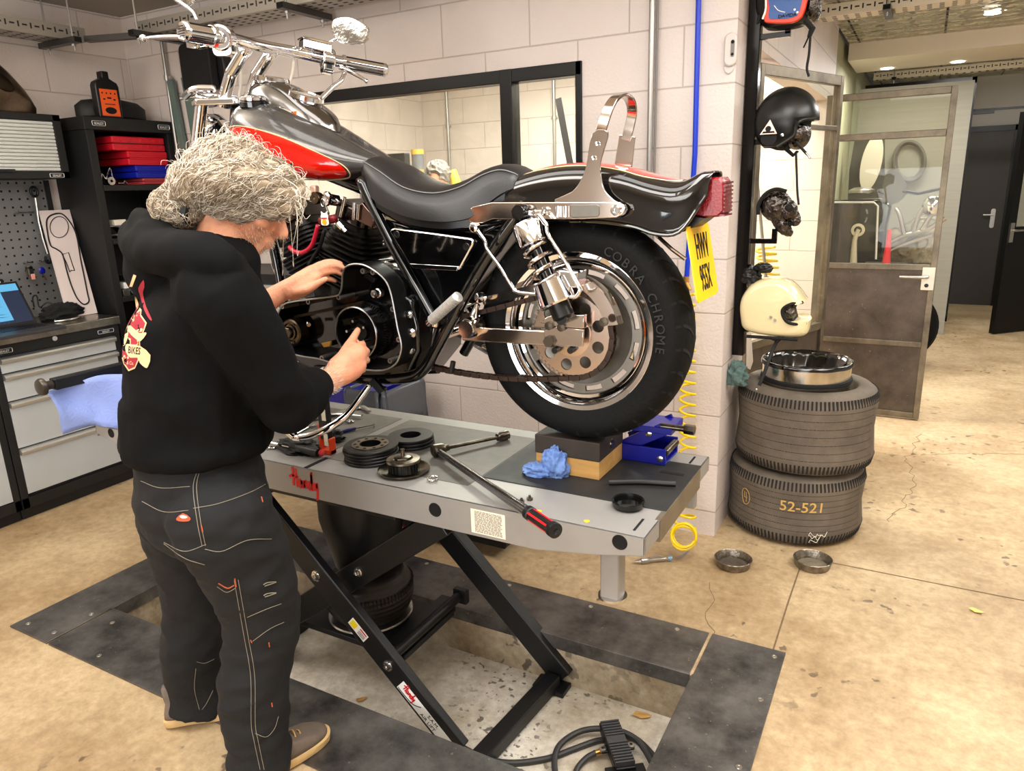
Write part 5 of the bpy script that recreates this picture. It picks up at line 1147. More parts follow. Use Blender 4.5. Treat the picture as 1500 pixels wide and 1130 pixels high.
b = MB(); b.slab([P(x, y, Y=1.77) for x, y in ((512, 318), (530, 296), (548, 318), (545, 335))], (0, .02, 0)); b.build('rocker_cover', mat('brown tinted chrome', (112, 92, 86), .18, 1.), eng, bevel=.003)
tubeP('oil_line', [(424, 362, 1.755), (432, 369, 1.75), (444, 370, 1.745), (456, 361, 1.74), (462, 345, 1.735), (466, 330, 1.735)], .0072, mat('red rubber hose', (178, 18, 48), .4), eng)
tubeP('spark_plug_boot', [(470, 324, 1.735), (482, 322, 1.735), (492, 320, 1.74)], .013, mat('dark red boot', (110, 8, 20), .4), eng)
b = MB(); b.lathe([(.009, 0), (.009, .02), (.006, .022), (.006, .034)], P(495, 327, Y=1.75), (.5, .2, -.6), 6); b.build('spark_plug', M_chr, eng)
tubeP('engine_strap', [(452, 388, 1.75), (468, 362, 1.75), (476, 336, 1.76)], .006, M_blackm, eng)
# exhaust on the far side, foot peg, kickstand
b = MB(); b.tube([V((-1.55, 1.95, 1.38)), V((-1.35, 2.01, 1.25)), V((-1.25, 2.02, 1.05)), V((-1.0, 2.03, 1.03)), V((-.72, 2.03, 1.05))], [.022, .022, .03, .042, .042], 18, sub=5); b.build('exhaust_pipe', M_chr, bike, smooth=180)
a, c = P(631, 471, Y=1.69), P(671, 435, Y=1.66); d = (c-a).normalized(); L = (c-a).length; b = MB(); prof = [(0, 0), (.008, .001)]
for k in range(14): prof += [(.0155, .008+k*(L-.01)/14), (.0155, .008+(k+.55)*(L-.01)/14), (.0125, .008+(k+.6)*(L-.01)/14), (.0125, .008+(k+.98)*(L-.01)/14)]
prof += [(.0155, L), (0, L+.003)]
b.lathe(prof, a, d, 24); fp = b.build('foot_peg', mat('white ribbed peg', (205, 203, 198), .3, .6), bike, smooth=30)
b = MB(); b.cyl(a-d*.012, a+d*.004, .011, 14); b.cyl(P(637, 478, Y=1.70), P(638, 468, Y=1.70), .010, 12); b.build('peg_mount', M_chr, fp)
b = MB(); b.tube([P(x, y, Y=Y) for x, y, Y in ((543, 562, 1.70), (530, 580, 1.68), (513, 603, 1.65), (500, 615, 1.63), (480, 628, 1.60), (455, 638, 1.58), (435, 641, 1.565))], [.010, .011, .012, .013, .013, .012, .010], 14, sub=4); ks = b.build('kickstand', M_chr, bike, smooth=180)
b = MB(); q = P(432, 640, Y=1.565); b.box(q+V((-.012, 0, .006)), (.03, .03, .012), ax=Matrix.Rotation(.5, 3, 'Y')); b.tube([P(440, 643, Y=1.565), P(432, 642, Y=1.565), P(424, 634, Y=1.565)], [.009, .011, .009], 8); b.build('stand_foot', M_chr, ks, bevel=.002)
b = MB(); b.bar(P(545, 556, Y=1.70), P(560, 574, Y=1.71), .02, .022); b.bar(P(548, 566, Y=1.71), P(566, 570, Y=1.72), .014, .012); b.build('stand_pivot', M_blackm, ks, bevel=.002)
b = MB(); b.lathe([(.024, -.03), (.03, -.02), (.03, .03), (.02, .04)], P(690, 480, Y=1.72), Y_, 24); b.build('pivot_boss', M_pchr, bike)
b = MB(); b.lathe([(.011, -.014), (.014, -.008), (.014, .01), (0, .012)], P(704, 436, Y=1.72), -Y_, 20); b.build('guard_bolt', M_chr, bike)
b = MB(); b.tube([P(700, 446, Y=1.74), P(694, 458, Y=1.74), P(688, 470, Y=1.74)], .008, 10); b.tube([P(699, 445, Y=1.73), P(697, 468, Y=1.73), P(688, 474, Y=1.73)], .0035, 8); b.build('brake_link', M_steel, bike)
b = MB(); b.cyl(P(664, 530, Y=1.73), P(661, 545, Y=1.73), .008, 10); b.build('frame_stop', M_blackm, bike)
# charm hanging from the ignition key
kc = thing('keyring_charm', 'small white lucky cat charm with a yellow belly hanging from the ignition key', 'keyring', P(474, 302, Y=1.72))
o = P(473, 297, Y=1.718); b = MB(); b.tube([o+V((.008*math.cos(2*PI*k/20), 0, .011*math.sin(2*PI*k/20))) for k in range(20)], .0012, 6, closed=True); b.build('split_ring', M_steel, kc)
o = P(475, 321, Y=1.716); M_cat = mat('white enamel', (240, 236, 228), .3)
cat = [(-.012, -.019), (.012, -.019), (.0155, -.010), (.0135, .0), (.0155, .008), (.012, .014), (.0125, .023), (.006, .018), (-.006, .018), (-.0125, .023), (-.012, .014), (-.0155, .008), (-.0135, 0), (-.0155, -.010)]
b = MB(); b.prism([(x*.95, y) for x, y in catmull([V((x, y, 0)) for x, y in cat], 2, True) for x, y in [(x[0], x[1]) if isinstance(x, tuple) else (0, 0)]] if False else [(p.x*.95, p.y) for p in catmull([V((x, y, 0)) for x, y in cat], 2, True)], o, X_, Z_, .004, w=Y_); b.build('cat_body', M_cat, kc, bevel=.001)
b = MB(); b.prism([(x, y) for x, y in ngon(18, .0085)], o-Y_*.0004-Z_*.009, X_, Z_, .001, w=-Y_); b.build('belly', mat('amber enamel', (240, 170, 30), .3), kc, smooth=0)
b = MB(); b.box(o-Y_*.0006+Z_*.002, (.022, .001, .004)); b.build('collar', M_red, kc, smooth=0)
b = MB(); b.cyl(P(475, 306, Y=1.717), P(475, 310, Y=1.717), .001, 6); b.build('chain_link', M_steel, kc)
# ================================================================== the mechanic
def skin_mat(name, rgb, rgb2):
    m = mat(name, rgb, .5, noise=.3, nscale=14, rgb2=rgb2, bump=.2, bscale=180, spec=.4); m.node_tree.nodes['Principled BSDF'].inputs['Subsurface Weight'].default_value = .08; return m
M_skin = skin_mat('weathered skin', (226, 166, 132), (202, 130, 100))
M_hood = mat('black hoodie cotton', (8, 8, 9), .85, noise=.25, nscale=40, spec=.15)
M_jean = mat('black work denim', (13, 14, 17), .85, noise=.4, nscale=11, rgb2=(9, 9, 11), bump=.15, bscale=400)
M_thread = mat('pale contrast thread', (128, 120, 104), .7)
M_rust = mat('rust bartack thread', (170, 78, 44), .7)
FD, RD = V((.42, .91, 0)).normalized(), V((.91, -.42, 0)).normalized()
Pp = lambda x, y, Y: P(x, y, Y=Y)
hipR, kneeR, ankR = Pp(318, 722, 1.07), Pp(376, 905, 1.13), Pp(380, 1080, 1.10)
hipL, kneeL, ankL = Pp(262, 712, 1.14), Pp(283, 880, 1.18), V((-1.79, 1.18, .09))
shR, elR, wrR = Pp(322, 428, 1.07), Pp(418, 585, 1.20), Pp(486, 556, 1.42)
pel, bel, che = Pp(291, 690, 1.12), Pp(290, 600, 1.13), Pp(290, 480, 1.15)
nkB, hd = Pp(318, 376, 1.17), Pp(353, 287, 1.23)
shL = shR-RD*.36+V((0, 0, -.01)); wrL = Pp(412, 428, 1.57); elL = V((-1.80, 1.40, 1.13))
AXT = Matrix((RD, FD, Z_)).transposed()
def torso(b, k=1.0, low=0):
    rows = []
    for c, a, d in ((pel-Z_*.06, .150, .125), (pel, .165, .135), (bel, .165, .148), ((bel+che)/2, .168, .15), (che, .178, .145), (shR.lerp(shL, .5)+Z_*(-.02), .165, .105), (nkB-Z_*.01, .075, .075)):
        if low and c is pel: c, a, d = pel+Z_*.07, .168, .145
        elif low and a == .150: continue
        rows.append([c+RD*(a*k*math.cos(2*PI*i/28))+FD*(d*k*math.sin(2*PI*i/28)) for i in range(28)])
    cols = [catmull([r[i] for r in rows], 4) for i in range(28)]; b.loft([[c[i] for c in cols] for i in range(len(cols[0]))])
hdir = V((.64, .62, -.45)).normalized(); hside = V((hdir.y, -hdir.x, 0)).normalized(); hup = hside.cross(hdir).normalized(); HX = Matrix((hside, hdir, hup)).transposed()
def HP(a, f, u): return hd+hside*a+hdir*f+hup*u
b = MB(); torso(b, .86)
b.capsule([nkB-Z_*.03, nkB.lerp(hd, .55)-hdir*.01, hd-hup*.03], [.062, .058, .06])
b.ell(HP(0, -.01, .03), (.076, .100, .092), HX, 24, 16); b.ell(HP(0, .03, -.045), (.058, .062, .072), HX, 20, 14); b.ell(HP(0, .066, -.095), (.030, .026, .024), HX)
b.capsule([HP(0, .085, .005), HP(0, .104, -.025), HP(0, .112, -.042)], [.010, .013, .017], 10); b.capsule([HP(-.04, .078, .018), HP(0, .09, .022), HP(.04, .078, .018)], [.010, .013, .010], 10)
b.capsule([HP(-.022, .088, -.072), HP(0, .097, -.070), HP(.022, .088, -.072)], [.007, .009, .007], 10); b.capsule([HP(-.02, .086, -.083), HP(0, .095, -.083), HP(.02, .086, -.083)], [.007, .010, .007], 10)
for s in (-1, 1):
    b.ell(HP(s*.076, -.012, -.012), (.010, .020, .032), HX, 14, 10); b.ell(HP(s*.046, .062, -.032), (.022, .022, .022), HX)
# arms, legs
b.capsule([shR, shR.lerp(elR, .5), elR], [.058, .05, .042]); b.capsule([elR, elR.lerp(wrR, .35), wrR.lerp(elR, .05)], [.044, .046, .030], flat=(1, .92))
b.capsule([shL, shL.lerp(elL, .5), elL], [.058, .05, .042]); b.capsule([elL, elL.lerp(wrL, .35), wrL], [.044, .045, .029])
for h, k, a in ((hipR, kneeR, ankR), (hipL, kneeL, ankL)):
    b.capsule([h-Z_*.07, h.lerp(k, .5), k], [.075, .07, .055]); b.capsule([k, k.lerp(a, .35), a], [.055, .056, .038])
    b.capsule([a-Z_*.01, a+FD*.05-Z_*.035], [.030, .022])
def finger(b, pts, r0, r1): 
    n = len(pts); b.capsule(pts, [r0+(r1-r0)*i/(n-1) for i in range(n)], 12, sub=4)
# right hand: fist against the clutch, thumb up
def hp(x, y, Y): return P(x, y, Y=Y)
b.capsule([wrR.lerp(elR, .12), wrR, hp(497, 545, 1.455)], [.034, .031, .034], 16)
b.loft([[p for p in ring] for ring in []]) if False else None
b.capsule([hp(497, 541, 1.46), hp(512, 528, 1.50), hp(521, 519, 1.525)], [.036, .037, .033], 18); b.capsule([hp(499, 549, 1.455), hp(515, 540, 1.495), hp(522, 535, 1.515)], [.033, .033, .029], 16)
for (kx, ky), (mx, my), (tx, ty) in zip(((524, 509), (530, 518), (531, 529), (526, 540)), ((531, 505), (537, 515), (537, 528), (531, 542)), ((524, 505), (528, 516), (527, 530), (522, 543))):
    finger(b, [hp(kx-9, ky+3, 1.508), hp(kx, ky, 1.535), hp(mx, my, 1.575), hp(tx, ty, 1.605), hp(tx-10, ty+3, 1.585)], .0125, .009)
finger(b, [hp(499, 528, 1.475), hp(508, 511, 1.51), hp(516, 498, 1.555), hp(524, 484, 1.60)], .017, .0095)
# left hand: laid over the case, fingers slightly spread and bent
b.capsule([wrL.lerp(elL, .1), wrL, hp(425, 422, 1.585)], [.031, .028, .030], 16)
b.capsule([hp(424, 420, 1.585), hp(440, 411, 1.605), hp(457, 399, 1.625)], [.030, .032, .027], 18, flat=(1, .8)); b.capsule([hp(428, 428, 1.582), hp(445, 420, 1.60), hp(460, 408, 1.62)], [.026, .027, .022], 16)
for pts in (((456, 394), (472, 386), (486, 383), (499, 386)), ((461, 399), (478, 391), (492, 389), (504, 393)), ((463, 405), (479, 399), (491, 398), (500, 402)), ((461, 412), (474, 409), (484, 409), (491, 412))):
    finger(b, [hp(x, y, Y) for (x, y), Y in zip(pts, (1.625, 1.645, 1.66, 1.675))], .0105, .0075)
finger(b, [hp(434, 428, 1.575), hp(452, 424, 1.585), hp(466, 415, 1.60), hp(477, 409, 1.615)], .0145, .0085)
me = remesh(b, .0046, 3, 'person'); person = link_mesh('person', me, M_skin)
tag(person, 'grey-haired mechanic in black hoodie and black work trousers reaching into the motorcycle', 'person')
# nails, eyes, glasses, beard
def nail(c, n, u, s=.006):
    b = MB(); n = n.normalized(); u = (u-n*u.dot(n)).normalized(); b.ell(c, (s*.8, s*1.1, .0016), Matrix((n.cross(u), u, n)).transposed(), 10, 6); return b
vw = (CAM-hp(524, 484, 1.6)).normalized()
nail(hp(524.5, 486, 1.60)+vw*.0085+Z_*.002, vw+Z_*.4, hp(524, 484, 1.6)-hp(516, 498, 1.555)).build('thumb_nail', mat('nail', (222, 170, 146), .25), person)
M_eye = mat('eye white', (225, 220, 212), .15); M_iris = mat('grey blue iris', (70, 84, 96), .1)
for s in (-1, 1):
    b = MB(); b.ell(HP(s*.032, .074, .002), .0125); e = b.build('eye', M_eye, person); b = MB(); b.ell(HP(s*.032, .083, .000), .0062); b.build('iris', M_iris, e)
b = MB()
for s in (-1, 1): b.tube([HP(s*.033+.024*math.cos(2*PI*k/20), .100-.004*abs(math.cos(2*PI*k/20)), -.004+.019*math.sin(2*PI*k/20)) for k in range(20)], .0018, 6, closed=True); b.tube([HP(s*.057, .096, .0), HP(s*.076, .05, .004), HP(s*.08, -.005, .002)], .0018, 6)
b.tube([HP(-.01, .101, 0), HP(.01, .101, 0)], .0018, 6); b.build('glasses', mat('clear glasses frame', (190, 196, 200), .1, .5), person)
# clothing: own fused shells with woven creases
def creased(me, amp, fr, seed, zs=1.):
    me.update(); N = [v.normal.copy() for v in me.vertices]
    for v, n in zip(me.vertices, N):
        q = v.co; f = NZ.noise(V((q.x*fr, q.y*fr, q.z*fr*zs))+V((seed, 0, 0))); g = NZ.noise(V((q.x*fr*2.3, q.y*fr*2.3, q.z*fr*2.3*zs))+V((0, seed, 0)))
        v.co = q+n*(amp*((1-abs(f)*2)*.6+.4*g))
    return me
b = MB(); torso(b, 1.06, 1); hem = [pel+FD*.012+Z_*.085+RD*(.18*math.cos(2*PI*i/28))+FD*(.170*math.sin(2*PI*i/28)) for i in range(28)]
b.loft([[p-Z_*.025 for p in hem], [p+Z_*.0+(p-pel-Z_*.085)*.05 for p in hem], [p+Z_*.05 for p in hem], [bel.lerp(p+Z_*.12, .93) for p in hem]])
b.capsule([shR-RD*.07+Z_*.0, shR-Z_*.01, shR.lerp(elR, .5)+RD*.008, elR-Z_*.012], [.080, .084, .076, .066], 18); b.capsule([elR-Z_*.015, elR.lerp(wrR, .30)-Z_*.008, elR.lerp(wrR, .58)], [.067, .062, .050], 18)
b.capsule([shL+RD*.07, shL, shL.lerp(elL, .5), elL], [.08, .084, .075, .066], 18); b.capsule([elL, elL.lerp(wrL, .40)], [.066, .052], 18)
b.capsule([nkB-Z_*.06, nkB-Z_*.02+hdir*.01], [.10, .085], 20)
# bunched hood round the neck and down the back
hood = [Pp(345, 408, 1.12), Pp(322, 388, 1.06), Pp(280, 372, 1.045), Pp(235, 368, 1.06), Pp(208, 360, 1.12), Pp(212, 345, 1.20), Pp(260, 335, 1.30), Pp(320, 345, 1.34), Pp(352, 372, 1.30)]
b.capsule(hood, [.030, .040, .048, .050, .048, .046, .044, .04, .03], 18, sub=5)
b.capsule([Pp(205, 330, 1.12), Pp(225, 345, 1.08), Pp(262, 362, 1.06), Pp(305, 368, 1.07), Pp(340, 385, 1.11)], [.022, .034, .036, .034, .026], 16); b.capsule([Pp(205, 318, 1.12), Pp(222, 326, 1.10), Pp(245, 338, 1.10)], [.014, .022, .022], 14)
b.ell(Pp(232, 395, 1.12), (.10, .075, .085), AXT, 20, 14)
me = creased(remesh(b, .0075, 4, 'hoodie'), .013, 8, 3, .8); hoodie = link_mesh('hoodie', me, M_hood, person, 'black hooded sweatshirt')
me.calc_loop_triangles(); bvh_h = BVHTree.FromPolygons([tuple(v.co) for v in me.vertices], [tuple(p.vertices) for p in me.polygons])
b = MB(); b.capsule([elR.lerp(wrR, .52), elR.lerp(wrR, .60)], [.053, .049], 20, flat=(1, .97)); b.build('cuff', M_hood, hoodie)
# trousers
b = MB(); rows = []
for c, a, d in ((pel+Z_*.075, .152, .136), (pel+Z_*.02, .164, .146), (pel-Z_*.06, .172, .156), (pel-Z_*.13, .165, .145), (pel-Z_*.18, .12, .11)): rows.append([c+RD*(a*math.cos(2*PI*i/28))+FD*(d*math.sin(2*PI*i/28)) for i in range(28)])
b.loft(rows)
for h, k, a, w in ((hipR, kneeR, ankR, 1.), (hipL, kneeL, ankL, .95)):
    b.capsule([h-Z_*.065, h.lerp(k, .5)+FD*.01, k+FD*.012, k.lerp(a, .5)-FD*.01, a+Z_*.06], [q*w for q in (.118, .108, .092, .086, .082)], 22, sub=6, flat=(1.03, .98)); b.tube([V((a.x, a.y, a.z+.12)), V((a.x, a.y, .075)), V((a.x-FD.x*.012, a.y-FD.y*.012, .032))], [.076*w, .083*w, .085*w], 28, up=FD)
me = creased(remesh(b, .0075, 4, 'trousers'), .013, 7.5, 11, 1.7); trousers = link_mesh('trousers', me, M_jean, person, 'black work trousers with pale stitching')
bvh_t = BVHTree.FromPolygons([tuple(v.co) for v in me.vertices], [tuple(p.vertices) for p in me.polygons])
def on(bvh, x, y, off=.0012):
    d = (P(x, y, Z=EYE-1)-CAM).normalized(); h, n, i, t = bvh.ray_cast(CAM, d)
    if h is None: h = min((bvh.find_nearest(CAM+d*(1.5+.03*k)) for k in range(26)), key=lambda q: q[3])[0]
    return h-d*off
def stitch(pts, par, bvh, m=M_thread, r=.0008, name='stitching'):
    pp = catmull([V((x, y, 0)) for x, y in pts], 8); b = MB(); b.tube([on(bvh, p.x, p.y) for p in pp], r, 5); return b.build(name, m, par)
for dx in (0, 5): stitch([(290+dx*.6, 688), (283+dx, 715), (289+dx, 765), (296+dx, 800)], trousers, bvh_t)
for dx in (0, 6): stitch([(343+dx, 850), (357+dx, 930), (367+dx, 990), (368+dx, 1060), (372+dx, 1085), (381+dx, 1128)], trousers, bvh_t)
for pts in ([(205, 683), (230, 686), (272, 685)], [(206, 705), (235, 715), (278, 713)], [(208, 735), (240, 750), (276, 748)], [(283, 745), (320, 738), (365, 722), (392, 708)], [(300, 805), (325, 808), (362, 792), (398, 790)], [(240, 795), (270, 808), (302, 798)], [(240, 797), (270, 818), (300, 828)], [(362, 905), (390, 893), (412, 885)], [(370, 940), (395, 922), (416, 912)], [(318, 860), (332, 868), (345, 862)], [(374, 1075), (390, 1080), (402, 1068), (408, 1050)], [(288, 970), (300, 972), (314, 966)], [(287, 980), (285, 1010), (292, 1040)], [(312, 1012), (303, 1030), (296, 1040)]):
    stitch(pts, trousers, bvh_t)
for pts in ([(275, 690), (283, 688)], [(320, 855), (333, 862), (343, 858)], [(367, 938), (369, 942)], [(394, 942), (395, 948)], [(398, 1030), (399, 1036)], [(344, 848), (346, 860)], [(383, 728), (385, 736)], [(295, 770), (297, 780)]): stitch(pts, trousers, bvh_t, M_rust, .0016, 'bartack')
for y in (855, 871): stitch([(386, y+2), (392, y-1), (404, y-2), (400, y), (388, y+4)], trousers, bvh_t, MATS['pale contrast thread'], .0014, 'hammer_loop')
def flat_patch(bvh, pts, m, par, name, off=.0014, label=None, sub=2, cl=1):
    pp = [(p.x, p.y) for p in catmull([V((x, y, 0)) for x, y in pts], sub, True)] if sub > 1 else pts
    bm = bmesh.new(); f = bm.faces.new([bm.verts.new((x, y, 0)) for x, y in pp]); bmesh.ops.triangulate(bm, faces=[f])
    for _ in range(4): bmesh.ops.subdivide_edges(bm, edges=[e for e in bm.edges if e.calc_length() > 6], cuts=1)
    bmesh.ops.triangulate(bm, faces=list(bm.faces)); bm.verts.index_update(); b = MB(); b.v = [on(bvh, v.co.x, v.co.y, off) for v in bm.verts]; b.f = [tuple(v.index for v in f.verts) for f in bm.faces]; b.m = [0]*len(b.f); bm.free()
    return b.build(name, m, par, smooth=180, label=label)
flat_patch(bvh_t, [(258, 760), (268, 752), (279, 759), (276, 764), (262, 764)], M_rust, trousers, 'pocket_tag')
flat_patch(bvh_t, [(263, 757), (268, 755), (275, 758), (268, 760)], M_white, trousers, 'tag_print', .002)
b = MB(); belt = [on(bvh_t, x, y, .004) for x, y in ((206, 672), (220, 676), (240, 679), (260, 681), (278, 683))]
b.loft([[p+Z_*.012, p-Z_*.012] for p in belt], caps=False, closed=False); o = b.build('belt', mat('brown leather belt', (96, 54, 34), .45), person); md = o.modifiers.new('s', 'SOLIDIFY'); md.thickness = .003
# print on the back of the hoodie
def bp(u, v): return (150+u/6.278, 380+v/6.278)
M_pred = mat('print red', (150, 30, 46), .7); M_pcr = mat('print cream', (226, 186, 138), .7)
SH = [(224, 338), (278, 322), (300, 390), (360, 465), (355, 510), (408, 585), (372, 690), (345, 760), (350, 850), (330, 935), (300, 1005), (240, 1030), (196, 965), (174, 890), (178, 700), (188, 560), (203, 420)]
cx_, cy_ = 262, 680
flat_patch(bvh_h, [bp(u, v) for u, v in SH], M_pcr, hoodie, 'print_border', .0016, sub=1)
flat_patch(bvh_h, [bp(cx_+(u-cx_)*.90, cy_+(v-cy_)*.955) for u, v in SH], M_pred, hoodie, 'print_shield', .0022, 'red shield print', sub=1)
flat_patch(bvh_h, [bp(u, v) for u, v in ((185, 640), (215, 580), (238, 640), (232, 720), (205, 790), (180, 780))], M_pcr, hoodie, 'print_figure', .0030)
flat_patch(bvh_h, [bp(u, v) for u, v in ((235, 620), (262, 612), (340, 680), (395, 672), (402, 690), (352, 752), (300, 728), (240, 665))], M_pcr, hoodie, 'print_scroll', .0032)
flat_patch(bvh_h, [bp(u, v) for u, v in ((215, 785), (260, 782), (350, 800), (442, 882), (420, 985), (395, 998), (345, 955), (320, 905), (255, 905), (215, 850))], M_pcr, hoodie, 'print_banner', .0032)
flat_patch(bvh_h, [bp(u, v) for u, v in ((378, 190), (385, 260), (372, 310), (400, 430), (455, 553), (435, 555), (385, 470), (345, 330), (330, 265))], M_pred, hoodie, 'print_ribbon', .002)
flat_patch(bvh_h, [bp(u, v) for u, v in ((285, 140), (312, 150), (262, 285), (225, 318))], M_pcr, hoodie, 'print_scroll_end', .002, sub=1)
def text_on(s, o, u, v, size, bvh, m, par, name, off, squeeze=1.):
    t = MB(); text_into(t, s, (o[0], o[1], 0), (u[0], u[1], 0), (v[0], v[1], 0), size, 0, 'LEFT', squeeze, .01)
    uu, vv = V((*u, 0)).normalized(), V((*v, 0)).normalized()
    t.v = [on(bvh, p.x, p.y, off) for p in t.v]; return t.build(name, m, par, smooth=0)
# (text axes are given in the print's own drawing plane)
def text_print(s, u0, v0, du, dv, size, m, off, name, sq=.55):
    cu = bpy.data.curves.new('t', 'FONT'); cu.body = s; cu.size = 1; cu.offset = .012; cu.resolution_u = 2; ob = bpy.data.objects.new('t', cu); tm = bpy.data.meshes.new_from_object(ob); b = MB()
    L = math.hypot(du, dv); ex, ey = du/L, dv/L
    b.add([on(bvh_h, *bp(u0+ex*p.co.x*size*sq+ (.10*p.co.y*size), v0+ey*p.co.x*size*sq-p.co.y*size), off) for p in tm.vertices], [tuple(q.vertices) for q in tm.polygons])
    bpy.data.objects.remove(ob); bpy.data.curves.remove(cu); bpy.data.meshes.remove(tm); return b.build(name, m, hoodie, smooth=0)
text_print('RCYCLES', 196, 480, 150, 145, 92, M_pcr, .003, 'print_lettering', .36)
text_print('BIKES', 232, 862, 160, 22, 92, M_hole, .0042, 'banner_lettering', .52)
text_print('& Co.', 222, 965, 80, 10, 46, M_pcr, .003, 'small_lettering', .6)
# boots
def boot(a, dr, lab):
    side = V((dr.y, -dr.x, 0)); o = V((a.x, a.y, 0)); M3 = lambda f, s, z: o+dr*f+side*s+Z_*z
    sole = [(-.075, -.030), (-.085, 0), (-.075, .032), (0, .036), (.10, .047), (.165, .042), (.195, .015), (.195, -.015), (.165, -.042), (.09, -.042), (0, -.034)]
    sp = catmull([V((x, y, 0)) for x, y in sole], 4, True); z0 = .009
    b = MB(); b.loft([[M3(p.x*.97, p.y*.95, z0) for p in sp], [M3(p.x, p.y, z0+.004) for p in sp], [M3(p.x*1.01, p.y*1.03, z0+.022) for p in sp], [M3(p.x*.98, p.y*.98, z0+.026) for p in sp]]); bt = b.build('boot', mat('crepe boot sole', (206, 172, 118), .7, noise=.25, nscale=20), person, label=lab)
    b = MB(); rows = []
    for z, sc, f0 in ((z0+.022, .97, 0), (.05, .95, 0), (.068, .86, -.004), (.082, .68, -.016), (.10, .50, -.035), (.13, .44, -.042)):
        rows.append([M3(f0+p.x*sc*(1 if p.x < .05 or z < .06 else .97), p.y*(sc**.6)*(.97), z if p.x < .03 else z-(z-.03)*min(1, max(0, (p.x-.10)/.14))*.35) for p in sp])
    b.loft(rows); b.build('upper', mat('brown grey suede', (112, 98, 86), .8, noise=.3, nscale=18), bt, smooth=180)
    b = MB()
    for k in range(5):
        f = .035+.017*k; z = .112-.010*k; b.tube([M3(f, -.022, z-.012), M3(f+.004, 0, z+.004), M3(f, .022, z-.012)], .0022, 6, sub=3)
    b.tube([M3(.04, .0, .11), M3(.03, .03, .12), M3(.045, .045, .095)], .0022, 6, sub=4); b.build('laces', mat('yellow laces', (196, 156, 84), .7), bt)
    return bt
boot(V((ankR.x+.01, ankR.y-.0, 0)), V((.22, .97, 0)).normalized(), 'right boot'); boot(V((ankL.x+.0, ankL.y-.02, 0)), V((.72, .69, 0)).normalized(), 'left boot')
# hair: a fused mass plus loose strands
M_hair = mat('grey blond hair', (188, 172, 148), .45, noise=.45, nscale=30, rgb2=(122, 104, 82), spec=.5)
M_hair2 = mat('white hair strands', (222, 212, 196), .4)
b = MB(); b.ell(HP(0, -.022, .035), (.094, .108, .088), HX, 28, 18); b.ell(HP(.01, -.085, .01), (.080, .05, .075), HX); b.ell(HP(.0, .055, .065), (.07, .055, .045), HX)
b.capsule([HP(.07, .05, .06), HP(.088, .0, .035), HP(.085, -.06, .0), HP(.05, -.10, -.03)], [.03, .038, .042, .035], 14); b.capsule([HP(-.07, .05, .06), HP(-.088, .0, .03), HP(-.075, -.07, .0)], [.03, .038, .04], 14)
bunC = Pp(252, 302, 1.115); tie = Pp(281, 310, 1.13)
b.ell(HP(.055, .065, .03), (.045, .05, .055), HX); b.ell(HP(.0, .10, .05), (.06, .03, .045), HX); b.ell(HP(.05, -.03, -.01), (.05, .085, .055), HX)
b.capsule([HP(.02, -.10, -.02), tie], [.055, .026], 16); b.ell(bunC, (.046, .046, .042)); b.ell(bunC+V((.02, .01, -.02)), (.04, .035, .03))
me = remesh(b, .006, 14, 'hair')
for v in me.vertices: v.co += v.normal*(.006*NZ.noise(v.co*60)+.004*NZ.noise(V((v.co.x*20, v.co.y*20, v.co.z*90))))
hair = link_mesh('hair', me, M_hair, person, 'wavy grey hair tied in a bun')
bvh_r = BVHTree.FromPolygons([tuple(v.co) for v in me.vertices], [tuple(p.vertices) for p in me.polygons])
random.seed(4)
def hug(p, lift):
    h, n, i, t = bvh_r.find_nearest(p); return h+n*lift
b = MB(); b2 = MB(); b3 = MB()
HV = me.vertices
for k in range(4200):   # strands combed over the surface towards the tie
    v = HV[random.randrange(len(HV))]; p = v.co.copy(); tgt = tie if (p-bunC).length > .06 else bunC+V((random.uniform(-1, 1), random.uniform(-1, 1), random.uniform(-1, 1)))*.06
    pts = []; n_ = random.randint(5, 9); wob = random.uniform(.25, .9); lf = random.uniform(.001, .005); q0 = random.uniform(0, 6); fq = random.uniform(.7, 1.5)
    for i in range(n_+1):
        h, nn, i_, d_ = bvh_r.find_nearest(p); pts.append(h+nn*(lf+.0015*math.sin(i*2+q0))); t = tgt-h; t -= nn*t.dot(nn)
        if t.length < .004: break
        t.normalize(); p = h+(t+nn.cross(t)*math.sin(i*fq+q0)*wob)*.009
    n_ = len(pts)-1
    if n_ < 2: continue
    random.choices((b, b2, b3), (.42, .3, .28))[0].tube(pts, [.00065]*n_+[.0003], 3, sub=2, caps=False)
for k in range(380):   # flyaway frizz around the outline
    th, ph = random.uniform(0, 2*PI), math.acos(random.uniform(-.3, 1)); s = V((math.sin(ph)*math.cos(th), math.sin(ph)*math.sin(th), math.cos(ph)))
    p = hug(HP(s.x*.12, -.02+s.y*.13, .035+s.z*.11), 0); n = bvh_r.find_nearest(p)[1]; t, w = ortho(n); a = random.uniform(0, 6); dv = (t*math.cos(a)+w*math.sin(a)); L = random.uniform(.008, .026)
    b2.tube([p, p+n*L*.5+dv*L*.5, p+n*L*.75+dv*L*1.1, p+n*L*.5+dv*L*1.5], [.0005, .0005, .0004, .0002], 3, sub=2, caps=False)
for k in range(170):
    a = random.uniform(0, 2*PI); ax = V((random.uniform(-1, 1), random.uniform(-1, 1), random.uniform(-1, 1))).normalized(); u, w = ortho(ax); R = random.uniform(.034, .05)
    b.tube([bunC+(u*math.cos(a+t*.5)+w*math.sin(a+t*.5))*R*(1+.1*math.sin(t*3)) for t in range(5)], .0009, 4, sub=2, caps=False)
